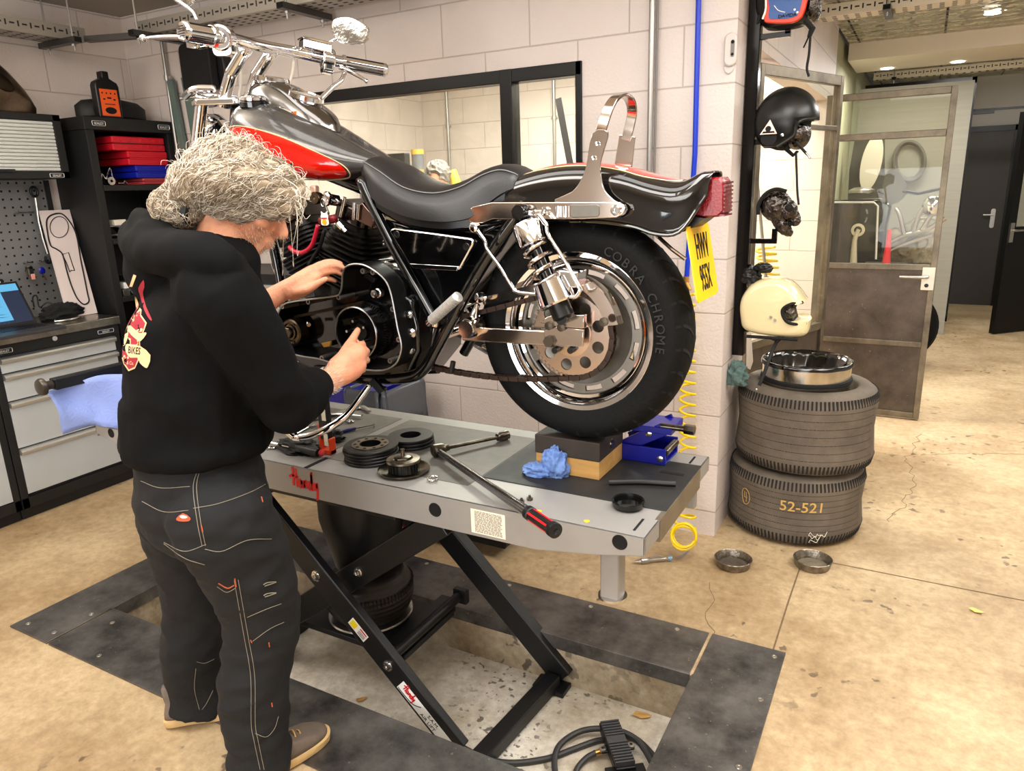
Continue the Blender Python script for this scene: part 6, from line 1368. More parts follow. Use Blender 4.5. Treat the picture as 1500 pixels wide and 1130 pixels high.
for k in range(60):   # front locks hanging past the face
    x0 = random.uniform(395, 438); y0 = random.uniform(230, 300); Y0 = random.uniform(1.24, 1.36); x1 = x0+random.uniform(-6, 14); y1 = random.uniform(290, 335) if random.random() < .8 else random.uniform(345, 405)
    s = hug(Pp(x0, y0, Y0), .002); e = Pp(x1, y1, Y0+.03); m_ = s.lerp(e, .5)+V((random.uniform(-1, 1), random.uniform(-1, 1), 0))*.024; e2 = e+V((random.uniform(-1, 1)*.012, random.uniform(-1, 1)*.012, .008))
    b2.tube([s, s.lerp(m_, .6)+V((.004, 0, .006)), m_, e, e2], [.0010, .001, .001, .0008, .0005], 4, sub=3, caps=False)
bvh_p = BVHTree.FromPolygons([tuple(v.co) for v in person.data.vertices], [tuple(p.vertices) for p in person.data.polygons])
jaw = [v for v in person.data.vertices if (v.co-hd).length < .17 and (v.co-hd).dot(hup) < -.045 and (v.co-hd).dot(hdir) > .02]
for k in range(900 if jaw else 0):   # stubble beard
    v = random.choice(jaw); p = v.co+V((random.uniform(-1, 1), random.uniform(-1, 1), random.uniform(-1, 1)))*.002; b2.tube([p, p+v.normal*.0035-Z_*.004], [.0004, .0002], 3, caps=False)
hs = b.build('hair_strands', M_hair, hair, smooth=180); hs['kind'] = 'stuff'; hs2 = b2.build('white_strands', M_hair2, hair, smooth=180); hs2['kind'] = 'stuff'; hs3 = b3.build('dark_strands', mat('ash brown hair', (128, 108, 84), .45), hair, smooth=180); hs3['kind'] = 'stuff'
b = MB(); b.lathe([(.026, -.010), (.033, -.005), (.033, .008), (.026, .012)], tie, bunC-tie, 20); b.build('hair_tie', M_black, hair)
b = MB()
for k in range(420):
    t = random.uniform(.60, 1.0); a = random.uniform(0, 2*PI); u, w = ortho(wrR-elR); p = elR.lerp(wrR, t)+(u*math.cos(a)+w*math.sin(a))*.06; h, n, i, d_ = bvh_p.find_nearest(p)
    if h: dv = (wrR-elR).normalized(); b.tube([h, h+n*.005+dv*.004, h+n*.007+dv*.010], [.0004, .0003, .0002], 3, caps=False)
q = b.build('arm_hair', M_hair2, person, smooth=180); q['kind'] = 'stuff'
# ================================================================== left side of the workshop
M_cab = mat('cabinet black', (20, 20, 21), .5, bump=.1, bscale=500)
M_draw = mat('pale grey drawer front', (176, 178, 178), .4, noise=.06, nscale=6)
M_rail = mat('satin silver rail', (206, 206, 202), .28, .8)
M_wtop = mat('stainless worktop', (176, 170, 160), .28, 1., noise=.2, nscale=12, rgb2=(120, 114, 104))
M_badge = mat('badge silver', (210, 210, 206), .3, .4)
XF = -3.78
def badge(par, o, u, v, s, w, h, bg=None):
    b = MB(); b.prism([(x, y) for x, y in rrect(w, h, h*.2)], o, u, v, .002, w=u.cross(v)); q = b.build('badge', bg or M_cab, par, smooth=0); n = u.cross(v).normalized()
    b = MB(); text_into(b, s, o-v*(h*.26)+n*.002, u, v, h*.68, .0008, squeeze=.95, bold=.02); b.build('badge_lettering', M_badge, q, smooth=0)
    b = MB(); pts = [o+u*x+v*y+n*.002 for x, y in rrect(w*.97, h*.92, h*.2)]; b.tube(pts, .0012, 4, closed=True); b.build('badge_rim', M_badge, q)
def tool_cabinet(y0, y1, name, label, zs, lock=True, right=True):
    t = thing('tool_cabinet', label, 'cabinet', (XF-.25, (y0+y1)/2, 0))
    b = MB(); b.bb((XF-.465, y0, .06), (XF-.012, y1, .885)); b.bb((XF-.012, y0, .06), (XF, y0+.035, .885)); b.bb((XF-.012, y1-.03, .06), (XF, y1, .885)); b.bb((XF-.012, y0, .06), (XF, y1, .115)); b.bb((XF-.012, y0, .835), (XF+.002, y1, .885)); b.bb((XF-.46, y0, 0), (XF-.03, y1, .06)); b.build('body', M_cab, t, smooth=0, bevel=.002)
    for z0, z1 in zs:
        b = MB(); b.bb((XF-.02, y0+.037, z0), (XF, y1-.032, z1-.03)); d = b.build('drawer', M_draw, t, smooth=0, bevel=.001)
        b = MB(); prof = [(0, 0), (.016, -.006), (.020, -.014), (.016, -.026), (.004, -.030), (-.014, -.030), (-.014, 0)]
        b.prism(prof, (XF, y1-.032, z1), X_, Z_, (y1-y0-.07), w=-Y_); b.build('handle', M_rail, d, smooth=30)
    return t
ZS = [(.745, .815), (.605, .728), (.36, .598), (.135, .352)]
ZS = [(.752, .826), (.60, .742), (.362, .606), (.128, .366)]
ZS = [(.750, .826), (.612, .744), (.372, .606), (.132, .366)]
tc = tool_cabinet(1.735, 2.385, 'a', 'black tool cabinet with four pale grey drawers under the laptop', ZS)
b = MB(); b.lathe([(.012, 0), (.012, .004), (.008, .005), (0, .005)], P(80, 496, X=XF+.002), X_, 20); b.build('lock', M_badge, tc)
badge(tc, V((XF+.002, 1.80, .857)), Y_, Z_, 'SEALEY', .075, .022); badge(tc, V((XF+.002, 2.31, .86)), Y_, Z_, 'SEALEY', .09, .020, mat('dark blue badge', (24, 26, 48), .4))
tool_cabinet(1.06, 1.73, 'b', 'black tool cabinet cut off by the left edge of the picture', [(.12, .82)])
b = MB(); b.bb((-4.25, 1.06, .886), (XF+.012, 2.395, .93)); tag(b.build('worktop', M_wtop, smooth=0, bevel=.004), 'stainless steel worktop over the tool cabinets', 'worktop')
# pegboard with hung things
b = MB(); b.bb((-4.249, 1.06, .931), (-4.225, 2.40, 1.652)); pb = tag(b.build('pegboard', mat('grey pegboard', (122, 122, 122), .45, .3), smooth=0), 'grey perforated steel pegboard above the worktop', 'pegboard')
b = MB()
for i in range(17):
    for k in range(31):
        y, z = 1.12+.0415*k, .97+.0415*i
        if y < 2.37: b.bb((-4.2252, y, z), (-4.2242, y+.010, z+.010))
b.build('perforations', M_hole, pb, smooth=0)['kind'] = 'stuff'
b = MB(); b.bb((-4.249, 2.385, .931), (-4.215, 2.41, 1.652)); b.build('side_post', M_cab, pb, smooth=0)
w_ = P(50, 281, X=-4.19); q = [P(x, y, X=-4.19) for x, y in ((52, 290), (57, 325), (63, 350), (70, 372))]
b = MB(); b.tube(q, [.008, .007, .007, .007], 10); r_ = tag(b.build('ring_spanner', M_alu), 'long ring spanner hanging on the pegboard', 'spanner')
b = MB(); b.tube([w_+V((0, .018*math.cos(2*PI*k/18), .024*math.sin(2*PI*k/18))) for k in range(18)], .0075, 8, closed=True); e = P(71, 380, X=-4.19); b.tube([e+V((0, .016*math.cos(t), .020*math.sin(t))) for t in [2.2+k*.4 for k in range(12)]], .007, 8); b.build('ring_end', M_black, r_)
for (x, y), L, lab in (((20, 312), 28, 'wire hook on the pegboard beside the ring spanner'), ((56, 342), 12, 'short wire hook holding the ring spanner'), ((34, 385), 10, 'double hook holding the bunch of keys'), ((54, 384), 10, 'double hook holding the blue-tagged key')):
    a, c = P(x, y, X=-4.224), P(x+L, y, X=-4.224); c.z = a.z; b = MB(); b.tube([a, a+X_*.012, c+X_*.012, c], .003, 6); b.tube([a+X_*.012, a+X_*.04, a+X_*.045+Z_*.012], .003, 6); tag(b.build('peg_hook', M_alu), lab, 'hook')
k1 = thing('key_bunch', 'bunch of dark keys hanging on the pegboard', 'keys', P(42, 400, X=-4.18))
p = P(40, 392, X=-4.18)
for i in range(3):
    b = MB(); b.bb(p+V((-.002+.006*i, -.012+.008*i, -.05)), p+V((.002+.006*i, .004+.008*i, 0))); b.lathe([(.008, -.002), (.008, .002)], p+V((.006*i, -.004+.008*i, .0)), X_, 12); b.build('key', [M_oily, M_alu, M_black][i], k1)
b = MB(); b.bb(p+V((.014, .0, -.065)), p+V((.02, .022, -.035))); b.build('key_fob', mat('pink fob', (226, 150, 140), .5), k1, smooth=0, bevel=.003)
k2 = thing('tagged_key', 'single brass key with a dark blue head on the pegboard', 'key', P(62, 395, X=-4.18))
p = P(61, 394, X=-4.18); b = MB(); b.ell(p-Z_*.01, (.006, .018, .020)); b.build('key_head', M_blue, k2)
b = MB(); b.bar(p-Z_*.025, p+V((0, .014, -.062)), .004, .010, up=(1, 0, 0)); b.build('key_blade', mat('brass', (210, 164, 90), .3, 1.), k2)
# laptop
lp = thing('laptop', 'open laptop with a blue and dark screen on the worktop', 'laptop', (-4.0, 1.85, .93))
s1, s2 = P(25, 413, X=-3.99), P(53, 464, X=-3.905); yv = V((0, s2.y-s1.y, 0))
hinge = V((-3.93, 0, .945)); bR = V((-3.905, s2.y, .945)); tR = V((-4.02, s1.y+.012, s1.z)); tR.y = bR.y-.0; up_ = (tR-bR); Wd = .36
b = MB(); b.bb((-3.90, bR.y-Wd, .9305), (-3.655, bR.y+.0, .946)); base = b.build('base', mat('dark grey laptop case', (58, 58, 60), .4, .4), lp, smooth=0, bevel=.003)
b = MB()
for i in range(5):
    for k in range(14): b.bb((-3.885+.026*i, bR.y-Wd+.02+.0232*k, .946), (-3.885+.026*i+.021, bR.y-Wd+.02+.0232*k+.019, .9475))
b.build('keyboard', M_black, base, smooth=0)['kind'] = 'stuff'
vv = up_.normalized(); H_ = .235; o = V((-3.905, bR.y-Wd, .948)); nn = Y_.cross(vv)
b = MB(); b.prism([(0, 0), (Wd, 0), (Wd, H_), (0, H_)], o, Y_, vv, .007, w=-nn); ld = b.build('lid', M_black, lp, smooth=0, bevel=.002)
def scr(x0, x1, y0, y1, m, name, off=.0006): b = MB(); b.prism([(x0, y0), (x1, y0), (x1, y1), (x0, y1)], o+nn*off, Y_, vv, .0004, w=nn); return b.build(name, m, ld, smooth=0)
M_s1 = mat('lit blue window', (60, 110, 140), .3, emit=(96, 178, 226), estr=.55); M_s2 = mat('lit dark wallpaper', (20, 26, 40), .3, emit=(40, 50, 76), estr=.5)
scr(.012, Wd-.012, .014, H_-.012, M_s2, 'screen_wallpaper'); scr(.012, Wd-.10, .03, H_-.05, M_s1, 'screen_window', .0012); scr(.012, Wd-.012, H_-.05, H_-.012, M_s1, 'screen_banner', .0012)
b = MB(); random.seed(2)
for k in range(9): b.prism([(Wd-.17, .05+.014*k), (Wd-.17+random.uniform(.02, .06), .05+.014*k), (Wd-.17+.02, .053+.014*k), (Wd-.17, .053+.014*k)], o+nn*.0017, Y_, vv, .0003, w=nn)
for k in range(10): b.prism([(.03+.022*k, .018), (.04+.022*k, .018), (.04+.022*k, .025), (.03+.022*k, .025)], o+nn*.0017, Y_, vv, .0003, w=nn)
b.build('screen_print', mat('screen text', (30, 60, 90), .5), ld, smooth=0)['kind'] = 'stuff'
b = MB(); b.prism([(0, 0), (.12, 0), (.12, .10), (0, .10)], P(0, 432, X=-4.15)-Y_*.10+Z_*(-.02), Y_, Z_, .02, w=X_); q = tag(b.build('tablet', M_black, smooth=0, bevel=.003), 'black framed small screen behind the laptop at the picture edge', 'screen'); p = P(0, 432, X=-4.13)
b = MB(); b.prism([(.01, .03), (.105, .03), (.105, .09), (.01, .09)], P(0, 432, X=-4.15)-Y_*.10+Z_*(-.02)+X_*.0205, Y_, Z_, .001, w=X_); b.build('screen', mat('pale screen', (190, 196, 196), .3), q, smooth=0)
# things on the worktop
b = MB(); b.tube([P(50, 450, X=-4.05), P(48, 436, X=-4.08), P(54, 434, X=-4.08), P(58, 450, X=-4.06), P(70, 443, X=-4.05), P(88, 452, X=-4.0)], .004, 8, sub=5); tag(b.build('power_cable', M_black), 'black cable looping up behind the laptop', 'cable')
p = P(90, 455, X=-4.0); p.z = .93; b = crumple(p+Z_*.028, (.05, .10, .048), 31, n=40, m=20, amp=.6); tag(b.build('black_cloth', mat('black cloth', (12, 12, 13), .9), smooth=50), 'crumpled black cloth on the worktop beside the laptop', 'cloth')
pr = thing('pliers', 'bare steel long-nose pliers lying on the worktop edge', 'pliers', P(100, 467, Z=.936))
for dy in (-3, 3): b = MB(); b.tube([P(80, 470+dy*.3, Z=.937), P(98, 466+dy, Z=.937), P(112, 465+dy*.4, Z=.937), P(120, 464-dy*.2, Z=.937)], [.004, .005, .006, .003], 8, sub=3); b.build('handle', M_alu, pr)
for i, (x, y) in enumerate(((108, 459), (118, 456))): p = P(x, y, Z=.935); b = MB(); b.tube([p-Y_*.02, p, p+V((.01, .02, .0))], [.004, .005, .004], 8); tag(b.build('screwdriver_bit', M_steel), ['small bright bit next to the pliers jaws', 'small bright bit nearest the leaning board'][i], 'tool bit')
# gasket on a white board
bd = thing('gasket_board', 'white board with a black primary-case gasket pinned on it, leaning on the pegboard', 'board', (-4.05, 2.35, .93))
c0, c1, c2, c3 = P(57, 308, X=-4.17), P(102, 308, X=-4.17), P(143, 459, X=-3.98), P(97, 452, X=-3.98)
c2.z = c3.z = .932; c0.z = c1.z = (c0.z+c1.z)/2
ub, vb = (c1-c0), (c0-c3); nb = ub.cross(vb).normalized()
b = MB(); b.slab([c3, c2, c1, c0], -nb*.008); wb_ = b.build('white_board', mat('off-white board', (206, 192, 188), .6), bd, smooth=0)
def onb(x, y):   # photo pixel to the board plane
    d = (P(x, y, Z=EYE-1)-CAM).normalized(); t = (c3-CAM).dot(nb)/d.dot(nb); return CAM+d*t+nb*.002
G = [(68, 325), (74, 316), (88, 313), (98, 320), (108, 335), (113, 350), (118, 380), (122, 400), (128, 430), (130, 442), (122, 446), (112, 436), (103, 415), (97, 395), (94, 382), (90, 371), (82, 365), (74, 360), (70, 345)]
b = MB(); b.tube([onb(x, y) for x, y in G], .004, 6, closed=True, sub=4); b.tube([onb(86.5+13.5*math.cos(2*PI*k/24), 333+15.5*math.sin(2*PI*k/24)) for k in range(24)], .0022, 6, closed=True); b.tube([onb(x, y) for x, y in ((91, 373), (100, 370), (109, 397), (104, 396), (102, 399), (97, 385))], .0025, 6, closed=True); b.build('gasket', M_black, bd)
# wall cabinet with roller shutter and the bare tank on it
wc = thing('wall_cabinet', 'black wall cabinet with a pale roller shutter above the pegboard', 'cabinet', (-4.12, 2.0, 1.65))
b = MB(); b.bb((-4.249, 1.06, 1.655), (-4.012, 2.405, 1.972)); b.bb((-4.012, 1.06, 1.94), (-4.0, 2.405, 1.972)); b.bb((-4.012, 2.365, 1.655), (-4.0, 2.405, 1.972)); b.bb((-4.012, 1.06, 1.655), (-4.0, 2.405, 1.69)); b.build('body', M_cab, wc, smooth=0, bevel=.002)
b = MB()
for k in range(14): z = 1.692+.0176*k; b.prism([(0, 0), (.006, .003), (.007, .008), (.006, .014), (0, .0168)], (-4.011, 2.364, z), X_, Z_, 1.25, w=-Y_)
b.build('roller_shutter', mat('pale shutter slats', (190, 192, 188), .45), wc, smooth=30)
b = MB(); b.bb((-4.0, 1.9, 1.685), (-3.992, 2.13, 1.70)); b.build('pull_bar', M_cab, wc, smooth=0, bevel=.002); badge(wc, V((-3.9995, 2.335, 1.67)), Y_, Z_, 'SEALEY', .075, .022)
b = MB(); rows = []
for t, (y, w, h) in enumerate([(1.70, .04, .06), (1.78, .10, .16), (1.90, .125, .23), (2.02, .125, .262), (2.14, .115, .265), (2.22, .10, .21), (2.29, .085, .12), (2.33, .06, .04)]):
    rows.append([V((-4.12+w*math.cos(a)*(1 if math.sin(a) > 0 else .95), y, 1.974+max(0, .012+h*(.35+.65*math.sin(a)) if math.sin(a) > -.5 else .0))) for a in [2*PI*k/24 for k in range(24)]])
cols = [catmull([r[k] for r in rows], 4) for k in range(24)]; b.loft([[c[i] for c in cols] for i in range(len(cols[0]))])
M_bare = mat('bare patinated steel', (150, 132, 112), .3, 1., noise=.6, nscale=5, rgb2=(62, 52, 44)); tk = tag(b.build('spare_fuel_tank', M_bare, smooth=60), 'bare metal fuel tank standing on the wall cabinet', 'fuel tank')
b = MB(); b.ell((-4.015, 2.14, 2.12), (.012, .085, .04), Matrix.Rotation(-.5, 3, 'X')); b.build('knee_dent', mat('dark bronze steel', (66, 56, 46), .3, 1.), tk)
# tall open shelf unit
XS = -3.90; su = thing('shelf_unit', 'tall black open shelf unit in the corner with tool cases', 'shelf unit', (-4.07, 2.74, .0))
b = MB(); b.bb((-4.249, 2.47, 0), (XS, 2.515, 1.962)); b.bb((-4.249, 2.955, 0), (XS, 3.0, 1.962)); b.bb((-4.249, 2.47, 0), (-4.235, 3.0, 1.962)); b.build('carcass', M_cab, su, smooth=0, bevel=.002)
b = MB(); b.bb((-4.249, 2.46, 1.90), (XS+.012, 3.005, 1.965)); b.build('top_rail', M_cab, su, smooth=0, bevel=.003)
ZSH = [1.585, 1.30, .98, .6, .25]
for z in ZSH: b = MB(); b.bb((-4.235, 2.515, z), (XS+.004, 2.955, z+.03)); b.build('shelf', M_cab, su, smooth=0, bevel=.002)
badge(su, V((XS+.0125, 2.54, 1.932)), Y_, Z_, 'SEALEY', .075, .026); badge(su, V((XS+.0125, 2.93, 1.932)), Y_, Z_, 'SEALEY', .075, .026)
M_cr, M_cb = mat('red blow-moulded plastic', (196, 22, 38), .4), mat('blue blow-moulded plastic', (14, 28, 150), .4)
def case(y0, y1, z0, h, m, label, x0=-4.19, ridges=0):
    t = thing('tool_case', label, 'tool case', ((x0+XS)/2, (y0+y1)/2, z0)); xm = XS-.02
    b = MB(); b.bb((x0, y0, z0), (xm, y1, z0+h*.48)); lo = b.build('case_base', m, t, smooth=0, bevel=.006)
    b = MB(); b.bb((x0, y0, z0+h*.52), (xm, y1, z0+h)); up = b.build('case_lid', m, t, smooth=0, bevel=.006); b = MB(); b.bb((x0, y0+.01, z0+h*.47), (xm-.004, y1-.01, z0+h*.53)); b.build('case_joint', M_black, t, smooth=0)
    b = MB()
    for k in range(ridges): y = y0+.05+(y1-y0-.08)*k/max(1, ridges-1); b.bb((xm-.003, y, z0+h*.2), (xm+.004, y+.016, z0+h*.4)); b.bb((xm-.003, y, z0+h*.62), (xm+.004, y+.016, z0+h*.85))
    for k in range(0 if ridges else 3): b.bb((xm-.003, y0+.01, z0+h*(.15+.28*k)), (xm+.003, y1-.01, z0+h*(.24+.28*k)))
    b.build('case_ribs', m, up, smooth=0, bevel=.001)
z = 1.616; case(2.77, 2.95, z, .035, mat('faded red plastic', (170, 60, 62), .5), 'thin faded red case at the bottom of the case stack'); case(2.735, 2.955-.002, z+.037, .068, M_cb, 'blue plastic tool case in the stack on the shelf'); case(2.70, 2.952, z+.107, .075, M_cr, 'red ribbed tool case directly on the blue case'); case(2.62, 2.945, z+.184, .075, M_cr, 'red studded tool case on top of the case stack', ridges=7)
b = MB(); p = V((-3.96, 2.585, 1.616)); b.lathe([(.008, 0), (.022, 0), (.022, .018), (.008, .018)], p+V((0, .01, .022)), X_, 18, closed=True); b.tube([p+V((0, -.04, .002)), p+V((.01, -.035, .06)), p+V((0, -.01, .035)), p+V((.02, .01, .09)), p+V((0, .03, .03))], .004, 8, sub=3); tag(b.build('linkage_part', M_steel), 'bright small linkage part on the top shelf beside the cases', 'metal part')
b = MB(); p = V((-3.95, 2.665, 1.616)); b.tube([p+V((0, -.03, .008)), p+V((0, .0, .008)), p+V((.0, .01, .02)), p+V((0, .025, .006))], .007, 8); tag(b.build('bracket_part', M_steel), 'small bright bracket on the top shelf right of the linkage', 'metal part')
b = MB(); p = V((-3.97, 2.55, 1.40)); b.bb(p, p+V((.06, .07, .03))); tag(b.build('paper_box', mat('cream card', (214, 208, 192), .7), smooth=0, bevel=.002), 'small cream box on the folded manual in the shelf unit', 'box')
b = MB(); r0 = [V((-4.1, y, z)) for y, z in ((2.53, 1.335), (2.53, 1.396), (2.60, 1.398), (2.66, 1.38), (2.69, 1.34))]; b.loft([[p for p in r0], [p+X_*.17 for p in r0]], caps=False, closed=False); o = b.build('folded_manual', mat('white folded sheet', (206, 206, 206), .6), smooth=30); o.modifiers.new('s', 'SOLIDIFY').thickness = .003; tag(o, 'white folded manual arched over the tools on the middle shelf', 'booklet')
for i, (y, z, m, lab) in enumerate(((2.57, 1.334, M_alu, 'grey caliper lying on the middle shelf'), (2.63, 1.334, M_black, 'black pliers lying on the middle shelf'), (2.68, 1.334, M_steel, 'bright hook spanner on the middle shelf'))):
    b = MB(); b.tube([V((-4.0, y-.02, z+.008)), V((-3.93, y, z+.012)), V((-3.91, y+.02, z+.01))], [.006, .009, .006], 8, sub=3); tag(b.build('hand_tool', m), lab, 'tool')
for i in range(3): b = MB(); p = V((-3.93, 2.535, 1.012+.0)); b.bb((-4.0, 2.535+.012*i, 1.0105+.04*i), (-3.915, 2.575+.012*i, 1.045+.04*i)); tag(b.build('small_box', M_alu if i != 1 else M_white, smooth=0, bevel=.002), ['grey small box at the bottom of the little stack on the lower shelf', 'white small box in the middle of the little stack on the lower shelf', 'grey small box on top of the little stack on the lower shelf'][i], 'box')
# on top of the shelf unit and on the wall above
bo = thing('oil_bottle', 'black flat oil bottle with an orange label on the shelf unit', 'bottle', (-3.95, 2.65, 1.966))
p = V((-3.93, 2.652, 1.966)); out = [(-.066, 0), (.066, 0), (.068, .01), (.068, .165), (.06, .185), (.02, .205), (.02, .24), (-.02, .24), (-.02, .205), (-.06, .185), (-.068, .165), (-.068, .01)]
b = MB(); b.prism(out, p, Y_, Z_, .05, w=-X_); b.build('bottle_body', mat('black bottle plastic', (17, 17, 18), .35), bo, smooth=30, bevel=.006)
b = MB(); b.prism([(-.052, .012), (.052, .012), (.05, .148), (-.05, .148)], p+X_*.0005, Y_, Z_, .0008, w=X_); lb_ = b.build('bottle_label', mat('orange label', (232, 92, 36), .4), bo, smooth=0, label='orange printed label')
b = MB(); o_ = p+X_*.0014
for k in range(4): b.prism([(x-.036+.024*k, y+.128) for x, y in ngon(10, .0045)], o_, Y_, Z_, .0004, w=X_)
b.prism([(x*1.5, y*.8+.04) for x, y in ngon(16, .022)], o_, Y_, Z_, .0004, w=X_); b.prism([(-.03, .07), (.03, .07), (.03, .074), (-.03, .074)], o_, Y_, Z_, .0004, w=X_); b.prism([(-.012, .1), (.012, .1), (.012, .108), (-.012, .108)], o_, Y_, Z_, .0004, w=X_)
b.prism([(-.038, .096), (-.03, .102), (-.02, .098), (-.028, .092)], o_, Y_, Z_, .0004, w=X_); b.prism([(.038, .096), (.03, .102), (.02, .098), (.028, .092)], o_, Y_, Z_, .0004, w=X_); text_into(b, 'RAIN', o_+Z_*.076, Y_, Z_, .018, .0004, squeeze=1.2) if False else None
b.build('label_print', M_hole, lb_, smooth=0)
b = MB(); b.lathe([(.13, 0), (.15, .015), (.15, .07), (.12, .10), (.05, .115), (0, .118)], (-4.06, 2.74, 1.966), Z_, 36); o = b.build('round_case', mat('matt black case', (20, 20, 21), .6), smooth=50); o.scale = (.62, 1.35, 1); o.location = (-4.06*(1-.62), 2.74*(1-1.35), 0); tag(o, 'low rounded black case behind the oil bottle', 'case')
sp_ = thing('speaker', 'black rounded wall panel hanging high in the corner', 'speaker', (-3.52, 2.95, 2.22))
b = MB(); b.prism(rrect(.235, .245, .035), (-3.52, 2.90, 2.215), X_, Z_, .05, w=Y_); b.build('front_panel', mat('matt black foam', (15, 15, 16), .8), sp_, smooth=30, bevel=.006); b = MB(); b.prism(rrect(.2, .2, .08), (-3.455, 2.955, 2.205), X_, Z_, .06, w=Y_); b.build('back_shell', M_cab, sp_, smooth=30, bevel=.01)
for x, z0, z1, lab, w in ((-3.83, 1.70, 2.185, 'grey-green glazing strip left of the conduit', .05), (-3.70, 1.60, 2.19, 'wider grey-green glazing strip right of the conduit', .06)):
    b = MB(); b.bar((x+.02, 2.99, z0), (x-.01, 2.985, z1), .018, w, up=(1, 0, 0)); tag(b.build('glazing_strip', mat('grey green glass edge', (96, 112, 106), .25), smooth=0), lab, 'strip')
def conduit(x, y, z0, z1, m, name, label, r=.0105, clips=()):
    b = MB(); b.cyl((x, y, z0), (x, y, z1), r, 12); o = tag(b.build(name, m), label, 'conduit')
    for z in clips: b = MB(); b.lathe([(r*1.5, -.012), (r*1.5, .012)], (x, y, z), Z_, 12); b.bb((x-.03, y+.004, z-.009), (x+.03, y+.016, z+.009)); b.build('clip', m, o)
    return o
M_galv = mat('galvanised tube', (170, 168, 164), .35, .9)
conduit(-3.87, 2.985, 1.6, 2.40, M_galv, 'conduit', 'thin galvanised conduit in the corner above the shelf unit', clips=(2.2,))
conduit(-1.0, 2.985, 1.12, CH-.05, M_galv, 'conduit', 'galvanised conduit on the wall right of the window', .012, (1.4,))
conduit(-.982, 2.995, 1.12, CH-.05, mat('grey plastic cable', (120, 118, 114), .5), 'cable', 'thin grey cable beside the galvanised conduit', .005)
# cable trays
def tray_mat():
    m, nt, bs, L = nodes_mat('slotted galvanised steel'); N = nt.nodes.new
    tc = N('ShaderNodeTexCoord'); bs.inputs['Metallic'].default_value = .6; bs.inputs['Roughness'].default_value = .45; bs.inputs['Base Color'].default_value = (*lin((165, 160, 152)), 1); return m
M_tray = tray_mat()
def tray(a, c, w, h, label, m=None, side=1):
    """perforated channel from a to c (bottom centre line)"""
    m = m or M_tray
    a, c = V(a), V(c); d = (c-a); L = d.length; d.normalize(); s = Z_.cross(d)
    b = MB(); b.bar(a, c, w, .003); 
    for k in (-1, 1): b.bar(a+s*k*w/2+Z_*h/2, c+s*k*w/2+Z_*h/2, .003, h); b.bar(a+s*k*(w/2-.006)+Z_*h, c+s*k*(w/2-.006)+Z_*h, .014, .003)
    o = tag(b.build('cable_tray', m, smooth=0), label, 'cable tray')
    b = MB(); n = int(L/.06)
    for i in range(n):
        p = a+d*(.03+.06*i)
        for k in (-1, 1):
            e = p+s*k*(w/2+.0017)+Z_*h*.55
            b.bar(e-d*.012, e+d*.012, .0006, .008); b.bar(e+d*.026-Z_*.0+d*0, e+d*.034, .0006, .026)
        for j in range(4): q = p-Z_*.0018+s*(w*(-.33+.22*j)); b.bar(q-d*.012, q+d*.012, .014, .0006)
    b.build('tray_slots', mat('tray slot dark', (40, 38, 36), .8), o, smooth=0)['kind'] = 'stuff'; return o
tray((-4.08, .6, 2.352), (-4.08, 2.62, 2.352), .17, .065, 'slotted steel cable tray along the left wall')
tray((-3.75, 2.83, 2.372), (-2.05, 2.83, 2.372), .17, .065, 'slotted steel cable tray above the window wall')
def strut(a, c, label, rods):
    t = thing('tray_bracket', label, 'bracket', (V(a)+V(c))/2); b = MB(); b.bar(a, c, .04, .028); b.build('strut_channel', mat('dark strut', (84, 82, 80), .4, .8), t, smooth=0)
    b = MB(); u = (V(c)-V(a)).normalized(); b.bar(V(c), V(c)+u*.004, .034, .022); b.build('strut_end', M_hole, t, smooth=0)
    for r in rods: b = MB(); r = V(r); b.cyl(r-Z_*.05, V((r.x, r.y, CH-.05)), .005, 8); b.lathe([(.011, -.028), (.011, -.018)], r, Z_, 6); b.build('threaded_rod', M_galv, t)
strut((-4.2, 2.50, 2.335), (-3.88, 2.50, 2.335), 'steel bracket carrying the left wall tray near the corner', [(-3.92, 2.50, 2.335), (-4.14, 2.5, 2.335)])
strut((-3.62, 2.98, 2.355), (-3.62, 2.62, 2.355), 'steel bracket at the corner end of the window wall tray', [(-3.62, 2.66, 2.355)])
strut((-2.62, 2.98, 2.355), (-2.62, 2.66, 2.355), 'steel bracket above the right mirror of the motorcycle', [(-2.62, 2.70, 2.355), (-2.62, 2.93, 2.355)])
strut((-3.90, 2.56, 2.345), (-3.62, 2.66, 2.345), 'steel link bracket bridging the two trays in the corner', [])
# things along the window wall, seen under the motorcycle
t = thing('drawer_trolley', 'pale grey drawer trolley against the window wall behind the motorcycle', 'cabinet', (-2.95, 2.80, 0))
b = MB(); b.bb((-3.45, 2.58, .08), (-2.60, 3.0, 1.16)); b.build('body', M_cab, t, smooth=0, bevel=.003)
for z0, z1 in ((.12, .29), (.31, .50), (.52, .71), (.73, .92), (.94, 1.13)):
    b = MB(); b.bb((-3.43, 2.570, z0), (-2.63, 2.585, z1-.035)); d_ = b.build('drawer', M_draw, t, smooth=0); b = MB(); b.bb((-3.43, 2.555, z1-.05), (-2.63, 2.58, z1-.02)); b.build('handle', M_rail, d_, smooth=0, bevel=.003)
for x in (-3.4, -2.65): b = MB(); b.lathe([(.03, -.012), (.04, -.01), (.04, .01), (.03, .012)], (x, 2.62, .04), Y_, 20); b.build('caster', M_black, t)
t = thing('waste_bin', 'blue bin with a grey bin liner under the motorcycle', 'bin', (-2.28, 2.70, 0))
b = MB(); rr_ = rrect(.36, .34, .04); b.loft([[V((-2.38+x*.88, 2.72+y*.88, 0)) for x, y in rr_], [V((-2.38+x, 2.72+y, .62)) for x, y in rr_]]); b.build('bin_body', M_blue, t, smooth=30)
b = MB(); rows = []
